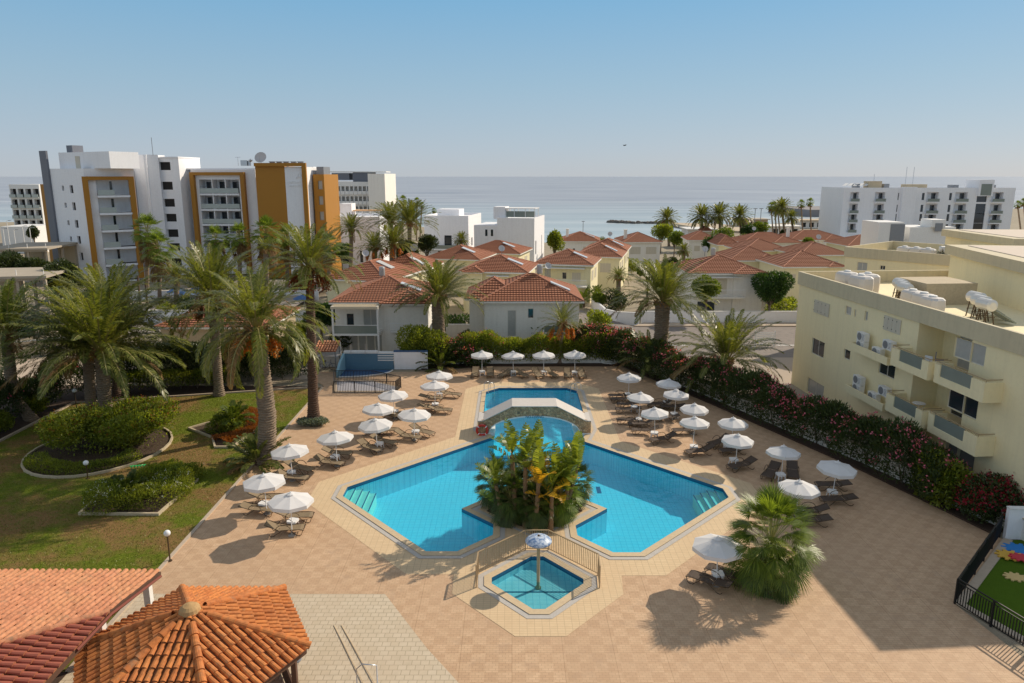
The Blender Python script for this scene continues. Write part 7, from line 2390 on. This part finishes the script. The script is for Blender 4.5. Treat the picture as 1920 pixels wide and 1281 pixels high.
# ---- hedges
hedge('oleander_hedge', 'tall oleander hedge with pink flowers along the right wall', [(9.6, 65.1), (11.6, 61.6), (16.3, 52.6), (21.4, 41.4), (23.6, 34.9)], 2.3, 2.9, 62000, leaf=.26, mats=OLEA, flowers=PINK, nf=5200, slim=.26, hv=.2, fsize=.13)
bush('bougainvillea', 'dark red flowering bougainvillea at the near end of the oleander hedge', 'bush', (24.6, 33.2, 0), (1.7, 1.5, 1.35), 9000, leaf=.16, mats=OLEA, flowers=MAG, nf=1500, fsize=.12)
bush('green_shrub', 'plain dark green shrub between the oleanders and the bougainvillea', 'bush', (23.6, 35.2, 0), (1.5, 1.5, 1.5), 7000, leaf=.2, mats=SHRUB)
hedge('back_hedge', 'green hedge with pink tips behind the back row of parasols', [(-6.2, 64.2), (-2, 64.6), (4, 64.8), (9.5, 64.8)], 2.1, 2.5, 30000, leaf=.22, mats=SHRUB, flowers=PINK, nf=500, hv=.22)
bush('flowering_bush', 'large bush with pale pink flowers right of the white house', 'bush', (8.4, 65.0, 0), (2.9, 1.9, 2.0), 15000, leaf=.2, mats=OLEA, flowers=PINK, nf=1500, fsize=.13)
bush('dark_bush', 'big rounded dark green bush at the foot of the middle date palm', 'bush', (-8.3, 63.9, 0), (2.1, 1.9, 2.1), 15000, leaf=.2, mats=SHRUB)
bush('pink_bush', 'pink flowered bush right of the big rounded dark bush', 'bush', (-4.6, 64.2, 0), (2.6, 1.7, 1.55), 11000, leaf=.2, mats=OLEA, flowers=PINK, nf=900, fsize=.12)
hedge('back_lawn_hedge', 'tall dark hedge with a few white blooms behind the lawn', [(-34.8, 56.4), (-26, 58.2), (-18.0, 59.8)], 2.8, 3.5, 46000, leaf=.22, mats=HEDGE, flowers=WFLO, nf=140, hv=.12, fsize=.09)
hedge('clipped_hedge', 'lower sunlit clipped hedge in front of the tall dark hedge', [(-33.4, 55.0), (-27, 56.3), (-23.2, 57.0)], 1.5, 1.75, 14000, leaf=.16, mats=SHRUB, hv=.12)
hedge('left_oleander', 'oleander bushes with red flowers at the far left behind the side kerb', [(-37.2, 43), (-37.4, 50), (-36.0, 55.5)], 3.0, 2.6, 22000, leaf=.22, mats=OLEA, flowers=PINK, nf=500, hv=.35)
for i, (x, y, r_, lab) in enumerate(((-35.9, 49.8, 1.0, 'rounded green shrub behind the side kerb, farthest of three'), (-36.1, 46.2, 1.1, 'rounded green shrub behind the side kerb, middle of three'), (-36.4, 43.6, 1.2, 'rounded green shrub behind the side kerb, nearest of three'))):
    bush('side_shrub', lab, 'shrub', (x, y, 0), (r_, r_, r_ * .8), 4200, leaf=.15, mats=SHRUB, group='shrubs behind the side kerb')
# ---- beds
bush('round_shrub', 'huge rounded shrub with reddish tips around the stout twin palms', 'shrub', (-26.4, 43.4, 0), (4.2, 3.4, 1.65), 44000, leaf=.17, mats=SHRUB, flowers=REDL, nf=2600, fsize=.08, lumps=26, slim=.5)
hedge('ground_cover_edge', 'low dark ground cover along the front of the round bed', ell(-26.9, 42.9, 3.4, 3.7, 10, 215, 350), 1.1, .6, 7000, leaf=.12, mats=SHRUB, stems=False, z0=.0, cat='ground cover plants')
hedge('white_flower_hedge', 'low white flowered shrubs filling the triangular bed', [g2(163, 955), g2(220, 948), g2(290, 945), g2(330, 915), g2(352, 893)], 2.1, 1.0, 16000, leaf=.13, mats=SHRUB, flowers=WFLO, nf=900, stems=False, z0=.0, fsize=.05, cat='shrub')
hedge('rear_bed_shrub', 'denser green shrubs along the back of the triangular bed', [g2(250, 925), g2(300, 905), g2(335, 888)], 1.4, 1.0, 7000, leaf=.13, mats=SHRUB, stems=False, z0=.0, cat='shrub')
bush('ball_shrub', 'bright ball shaped shrub in the curved bed', 'shrub', G(423, 808), (1.25, 1.1, .72), 8000, leaf=.12, mats=SHRUB)
hedge('orange_plants', 'orange red bedding plants in the curved bed', [g2(410, 832), g2(450, 818), g2(478, 792), g2(455, 775)], 1.5, .42, 8000, leaf=.13, mats=REDL, stems=False, z0=.0, cat='bedding plants')
bush('palm_foot_plants', 'silvery succulents around the foot of the tallest date palm', 'plants', G(588, 795), (1.15, .95, .26), 3500, leaf=.14, mats=GREYL, lumps=6)
t = thing('hose', 'bright green garden hose coiled on the kerb of the round bed', 'hose', (*g2(258, 880), .05))
mb = MB(); mb.tube([(.0 + .9 * (i / 40) - .45, .25 * (i / 40) + .08 * math.sin(i * .9), .1 + .05 * math.cos(i * .9)) for i in range(41)], .035, 6); mb.build('tube', M('hose_green', (.02, .45, .12), .4, .05), t)

# ---- island planting
IC = (1.15, 34.6)
def paddle(base, az, el, length, width, droop, mat_torn=True):
    """a banana-like leaf: midrib with torn segments"""
    n = 16
    C = frond_curve(az, el, length, droop, n, base)
    D = unit(np.gradient(C, axis=0)); side = unit(np.cross(D, np.array([0, 0, 1.0]) + 0 * D)); up = np.cross(side, D)
    Q = []
    for i in range(2, n):
        f0, f1 = (i - 2) / (n - 2), (i - 1) / (n - 2)
        w = width * (math.sin(math.pi * min(1, (f0 + f1) / 2 * .9 + .1)) ** .6) / 2
        for s in (-1, 1):
            if random.random() < .07: continue
            lift = random.uniform(.15, .4)
            a = side[i] * s * w + up[i] * w * lift + D[i] * .05
            g_ = .93 if random.random() < .75 else .6
            Q.append([C[i], C[i] + (C[i + 1] - C[i]) * g_, C[i] + (C[i + 1] - C[i]) * g_ + a, C[i] + a])
    pet = []
    for i in range(2):
        s_ = side[i] * .03
        pet.append([C[i] - s_, C[i + 1] - s_, C[i + 1] + s_, C[i] + s_])
    return np.array(Q), np.array(pet)
def strelitzia(label, loc, h, lean, n, yellow=0, ll=1.7, yl=2):
    t = thing('bird_of_paradise_tree', label, 'tree', loc, 0, 'tall paddle leaved plants on the pool island')
    top = Vector((lean[0], lean[1], h))
    trunk_mesh('trunk', [(0, 0, 0), top * .5 + Vector((lean[0] * .05, 0, 0)), top], .13, .10, M('banana_trunk', (.20, .12, .06), .8, .3, 4, dirt=(.3, .22, .1)), t, .02, n=8, ring=.2, rough=.06)
    A, P_, Yl = [], [], []
    a0 = random.uniform(0, 6)
    for i in range(n):
        az = a0 + (0 if i % 2 else math.pi) + random.uniform(-.75, .75)
        f = i / n
        q, p = paddle(np.array(top) + np.array([0, 0, .2 - 1.5 * f * random.random()]), az, R(86 - 50 * f), ll * random.uniform(.75, 1.15), .60, R(22 + 58 * f))
        (Yl if i >= n - yellow else A).append(q); P_.append(p)
    V = np.concatenate(A + P_ + (Yl or [])); na = sum(len(x) for x in A); npp = sum(len(x) for x in P_)
    mi = np.zeros(len(V)); mi[na:na + npp] = 1; mi[na + npp:] = 2
    npmesh('crown', V, [BANANA, RACH, YELLOWL], t, 4, mi)
Yi = 32.9
def isl_xy(px, py): return AT(px, py, Yi)
for i, (px, py, dy, n, yel, lab, base) in enumerate((
    (1008, 835, .6, 12, 3, 'tallest paddle leaved plant at the centre of the island', 1000), (960, 830, .2, 12, 0, 'paddle leaved plant with upright leaves left of centre', 968),
    (985, 840, -.3, 11, 0, 'green paddle plant just left of the yellowing one', 985), (930, 885, .0, 13, 0, 'leftmost paddle leaved plant leaning over the water', 945),
    (1010, 880, -.9, 10, 6, 'yellowing paddle leaved plant in the middle', 1003), (1045, 880, .4, 12, 1, 'paddle plant right of the yellowing one', 1040),
    (1082, 850, .7, 12, 1, 'rightmost paddle plant leaning right over the pool', 1055), (1035, 900, -.8, 10, 4, 'short paddle plant with bright yellow dead leaves', 1033), (1065, 880, .1, 9, 0, 'narrow paddle plant behind the rightmost one', 1055))):
    T = AT(px, py, Yi + dy); b = G(base, 0)
    bx = AT(base, 950, Yi + dy).x
    strelitzia(lab, (bx, Yi + dy, 0), T.z - .7, (T.x - bx, 0), n - 2, yel, ll=1.7)
for i, (x, y, r_, lab, m) in enumerate(((-.1, 33.2, 1.0, 'dark fan palm at the front left of the island', FAND), (2.5, 33.3, 1.0, 'light fan palm at the front right of the island', FAN), (1.2, 32.6, .9, 'dark fan palm at the front tip of the island planting', FAND),
        (-.9, 35.0, .95, 'dark fan palm on the left side of the island', FAND), (3.3, 35.0, 1.0, 'fan palm on the right side of the island', FAND), (1.2, 34.6, 1.1, 'dense fan palm in the heart of the island', FAND), (.5, 36.2, .9, 'fan palm at the rear of the island', FAND),
        (2.4, 34.3, .9, 'fan palm right of the island centre', FAN), (0.1, 34.4, .9, 'fan palm left of the island centre', FAND))):
    t = thing('low_fan_palm', lab, 'palm plant', (x, y, 0), random.uniform(0, 6), 'low fan palms on the pool island')
    mb = MB(); mb.tube([(0, 0, 0), (0, 0, .9)], .16, 8); mb.build('trunk', TRUNKD, t)
    c = fan_crown('crown', 56, .75, .72, t, -50, [m, RACH, DEADF], 0, 20); c.location = (0, 0, 1.05); c.scale = (r_ * .98, r_ * .98, r_ * 1.1)
mb = MB(); mb.poly(offset([(4.2, 34.3), (1.2, 37.2), (-1.8, 34.3), (1.2, 31.6)], -.3), .02, .06); struct('island_soil', mb, SOIL)

# ---- trees of the village and the left side
def tree_px(label, px, py_mid, rpx, Y, n=5000, mats=ROUNDT, leaf=.35, th=None, squash=1.0, lumps=8, name='round_tree', group=None, flowers=None, nf=0):
    P = AT(px, py_mid, Y); zc = P.y * CP + (CAM_H - P.z) * SP
    r_ = rpx * zc / FOC
    g_ = gz(Y)
    th = max(.3, P.z - g_ - r_ * squash * .85)
    return round_tree(name, label, (P.x, Y, g_), th, (r_, r_, r_ * squash), n, mats, leaf, group, lumps, flowers=flowers, nf=nf)
tree_px('round green street tree behind the white panel fence', 1445, 540, 34, 86, 9000, ROUNDT, .28)
tree_px('yellow green bush beside the red roofs, right of the bay houses', 1515, 457, 12, 150, 2200, BRIGHT, .4)
tree_px('dark bushy tree between the white house and the bay houses', 1040, 452, 15, 135, 3000, SHRUB, .4, squash=1.3)
tree_px('dark round tree by the beach, left of the pavilion', 1240, 436, 17, 190, 3000, SHRUB, .5)
tree_px('bright green tree beside the dark beach tree', 1265, 447, 14, 170, 2600, BRIGHT, .45)
tree_px('green tree above the small red roofs', 1352, 443, 18, 180, 3000, BRIGHT, .45)
tree_px('dark green tree right of the pavilion', 1330, 458, 16, 150, 3000, ROUNDT, .45)
tree_px('green tree left of the street houses', 1215, 505, 18, 98, 4500, BRIGHT, .3)
tree_px('leafy tree behind the big right date palm', 1325, 540, 22, 84, 4500, BRIGHT, .3)
tree_px('dark tree among the beach palms', 1405, 432, 14, 200, 2200, ROUNDT, .5)
tree_px('low green tree left of the beach trio', 1425, 428, 13, 205, 2200, BRIGHT, .5)
tree_px('dark hedge like tree left of the modern villas', 800, 458, 20, 140, 3500, HEDGE, .4)
tree_px('dark tree under the middle palms', 760, 470, 22, 112, 4500, HEDGE, .35)
tree_px('dark pine like tree at the foot of the hotel gable', 115, 515, 34, 90, 9000, HEDGE, .32)
tree_px('second dark tree left of the hotel gable', 60, 505, 26, 96, 6000, HEDGE, .32)
tree_px('dark tree at the far left behind the near concrete frame', 18, 497, 26, 96, 5000, HEDGE, .32)
tree_px('small tree in front of the far left hotel', 62, 435, 10, 170, 1800, HEDGE, .5)
tree_px('tree by the foot of the ochre wing', 640, 470, 14, 130, 2500, ROUNDT, .4)
tree_px('green shrub tree behind the white stepped wall', 1125, 560, 12, 92, 1800, BRIGHT, .3)
tree_px('bush with green leaves left of the pale villa', 600, 590, 26, 74, 5000, ROUNDT, .3)
for i, (px, py) in enumerate(((1467, 432), (1491, 432), (1480, 430))):
    P = AT(px, py, 198); t = thing('cypress', ['left', 'right', 'middle'][i] + ' dark cone shaped cypress behind the red roofs', 'tree', (P.x, 198, gz(198)), 0, 'cone shaped cypresses')
    mb = MB(); mb.tube([(0, 0, -.1), (0, 0, 1.2)], .15, 6); mb.build('trunk', WOODB, t)
    n = 1500; z = rng.uniform(0, 1, n); a = rng.uniform(0, 6.28, n); rr = (1 - z) ** .8 * 1.7 * rng.uniform(.7, 1.05, n)
    P_ = np.stack([rr * np.cos(a), rr * np.sin(a), .5 + z * 5.2], 1); npmesh('crown', leafquads(P_, unit(np.stack([np.cos(a), np.sin(a), np.full(n, 1.2)], 1)), .5, .25), HEDGE, t)
# parked cars by the annexe
def car(loc, rz, col, label):
    t = thing('parked_car', label, 'car', loc, rz, 'cars parked by the white annexe')
    prof = [(-2.1, .35), (-2.1, .8), (-1.9, .9), (-1.3, .95), (-.8, 1.42), (.6, 1.42), (1.2, .98), (1.9, .85), (2.1, .7), (2.1, .35)]
    mb = MB()
    for s in (-.85, .85): mb.face([(x, s * (1 if z < 1 else .85), z) for x, z in (prof if s < 0 else prof[::-1])])
    for a, b in zip(prof, prof[1:]): mb.face([(a[0], -.85 * (1 if a[1] < 1 else .85), a[1]), (b[0], -.85 * (1 if b[1] < 1 else .85), b[1]), (b[0], .85 * (1 if b[1] < 1 else .85), b[1]), (a[0], .85 * (1 if a[1] < 1 else .85), a[1])][::-1])
    mb.build('body', col, t)
    mb = MB(); mb.box(-.95, -.78, 1.0, .8, .78, 1.33); mb.build('windows', GLASS, t)
    for x in (-1.35, 1.3):
        for y in (-.82, .82):
            mb = MB(); mb.tube([(x, y - .08, .33), (x, y + .08, .33)], .33, 14); mb.build('wheel', BLACKM, t)
for i, (px, col, lab) in enumerate(((636, WHITE, 'white car parked left of the bare trunk palm'), (676, GREY, 'grey car parked right of the bare trunk palm'))):
    P = AT(px, 485, 108); car((P.x, 108, gz(108)), .1, col, lab)
t = thing('planter', 'round white concrete planter in the far right corner of the deck', 'planter', G(1142, 680))
mb = MB(); mb.lathe([(.85, 0), (.9, .08), (.85, .14), (.45, .16), (.42, .5), (.5, .55), (.36, .55), (.34, .4), (0, .4)], 20); mb.build('bowl', OFFW, t)
bush_parts(t, (.4, .4, .35), 500, .15, OLEA, c=(0, 0, .75), lumps=3)

# ---- shrubs filling the gardens between the houses
fill = [(1120, 585, 80, 'x'), (1150, 560, 92, ''), (1040, 640, 70, ''), (880, 640, 71, ''), (1180, 470, 140, ''), (1030, 470, 128, ''), (905, 520, 100, ''), (850, 610, 76, ''), (1290, 470, 150, ''), (1255, 470, 150, ''),
        (1230, 480, 130, ''), (1275, 500, 112, ''), (1300, 470, 140, ''), (1385, 470, 150, ''), (1500, 470, 150, ''), (1560, 455, 165, ''), (1470, 540, 88, ''), (640, 600, 70, ''), (560, 600, 76, ''), (520, 600, 80, ''),
        (470, 560, 88, ''), (430, 560, 92, ''), (390, 560, 86, ''), (350, 560, 92, ''), (310, 560, 86, ''), (250, 560, 84, ''), (210, 560, 88, ''), (150, 560, 82, ''), (120, 560, 86, ''), (170, 560, 96, ''), (80, 560, 78, ''), (40, 560, 76, ''),
        (490, 540, 104, ''), (580, 520, 110, ''), (640, 500, 118, ''), (700, 500, 122, ''), (790, 470, 128, ''), (830, 470, 130, ''), (900, 440, 146, ''), (1000, 600, 70, '')]
where = ['by the white street wall', 'behind the stepped wall', 'beside the white house', 'left of the white house', 'between the bay houses', 'left of the bay houses', 'behind the yellow houses', 'by the villa garden wall', 'below the beach pavilion', 'near the dark beach tree',
         'left of the beach road', 'behind the big right palm', 'beside the small red roofed house', 'behind the long ridged house', 'beside the house with the stone chimney', 'in front of the white hotel podium', 'behind the round street tree', 'left corner of the pale villa', 'behind the tallest date palm', 'right of the low orange roof',
         'behind the hotel garden wall, right end', 'behind the hotel garden wall, under the fan palms', 'before the hotel pool, right side', 'beyond the hotel pool', 'before the hotel pool, left side', 'behind the stout palms', 'under the hotel balconies', 'near the concrete frame', 'beside the dark pine like tree', 'below the hotel gable', 'behind the left street', 'at the far left street corner',
         'under the ochre block', 'right of the ochre block', 'by the parked cars', 'under the middle palm cluster', 'left of the modern villas', 'in front of the modern villas', 'between the modern villas', 'hidden behind the small palm']
for i, ((px, py, Y, _), w_) in enumerate(zip(fill, where)):
    x = AT(px, 560, Y).x; r_ = random.uniform(1.1, 2.0)
    m_ = (SHRUB, HEDGE, BRIGHT, ROUNDT)[i % 4]
    bush('garden_bush', ['leafy green bush ', 'dark green bush ', 'bright green bush ', 'glossy green bush '][i % 4] + w_, 'bush', (x, Y, gz(Y)), (r_, r_ * .9, r_ * random.uniform(.7, 1.1)), 1500, leaf=.32, mats=m_, lumps=5, group='bushes in the gardens')
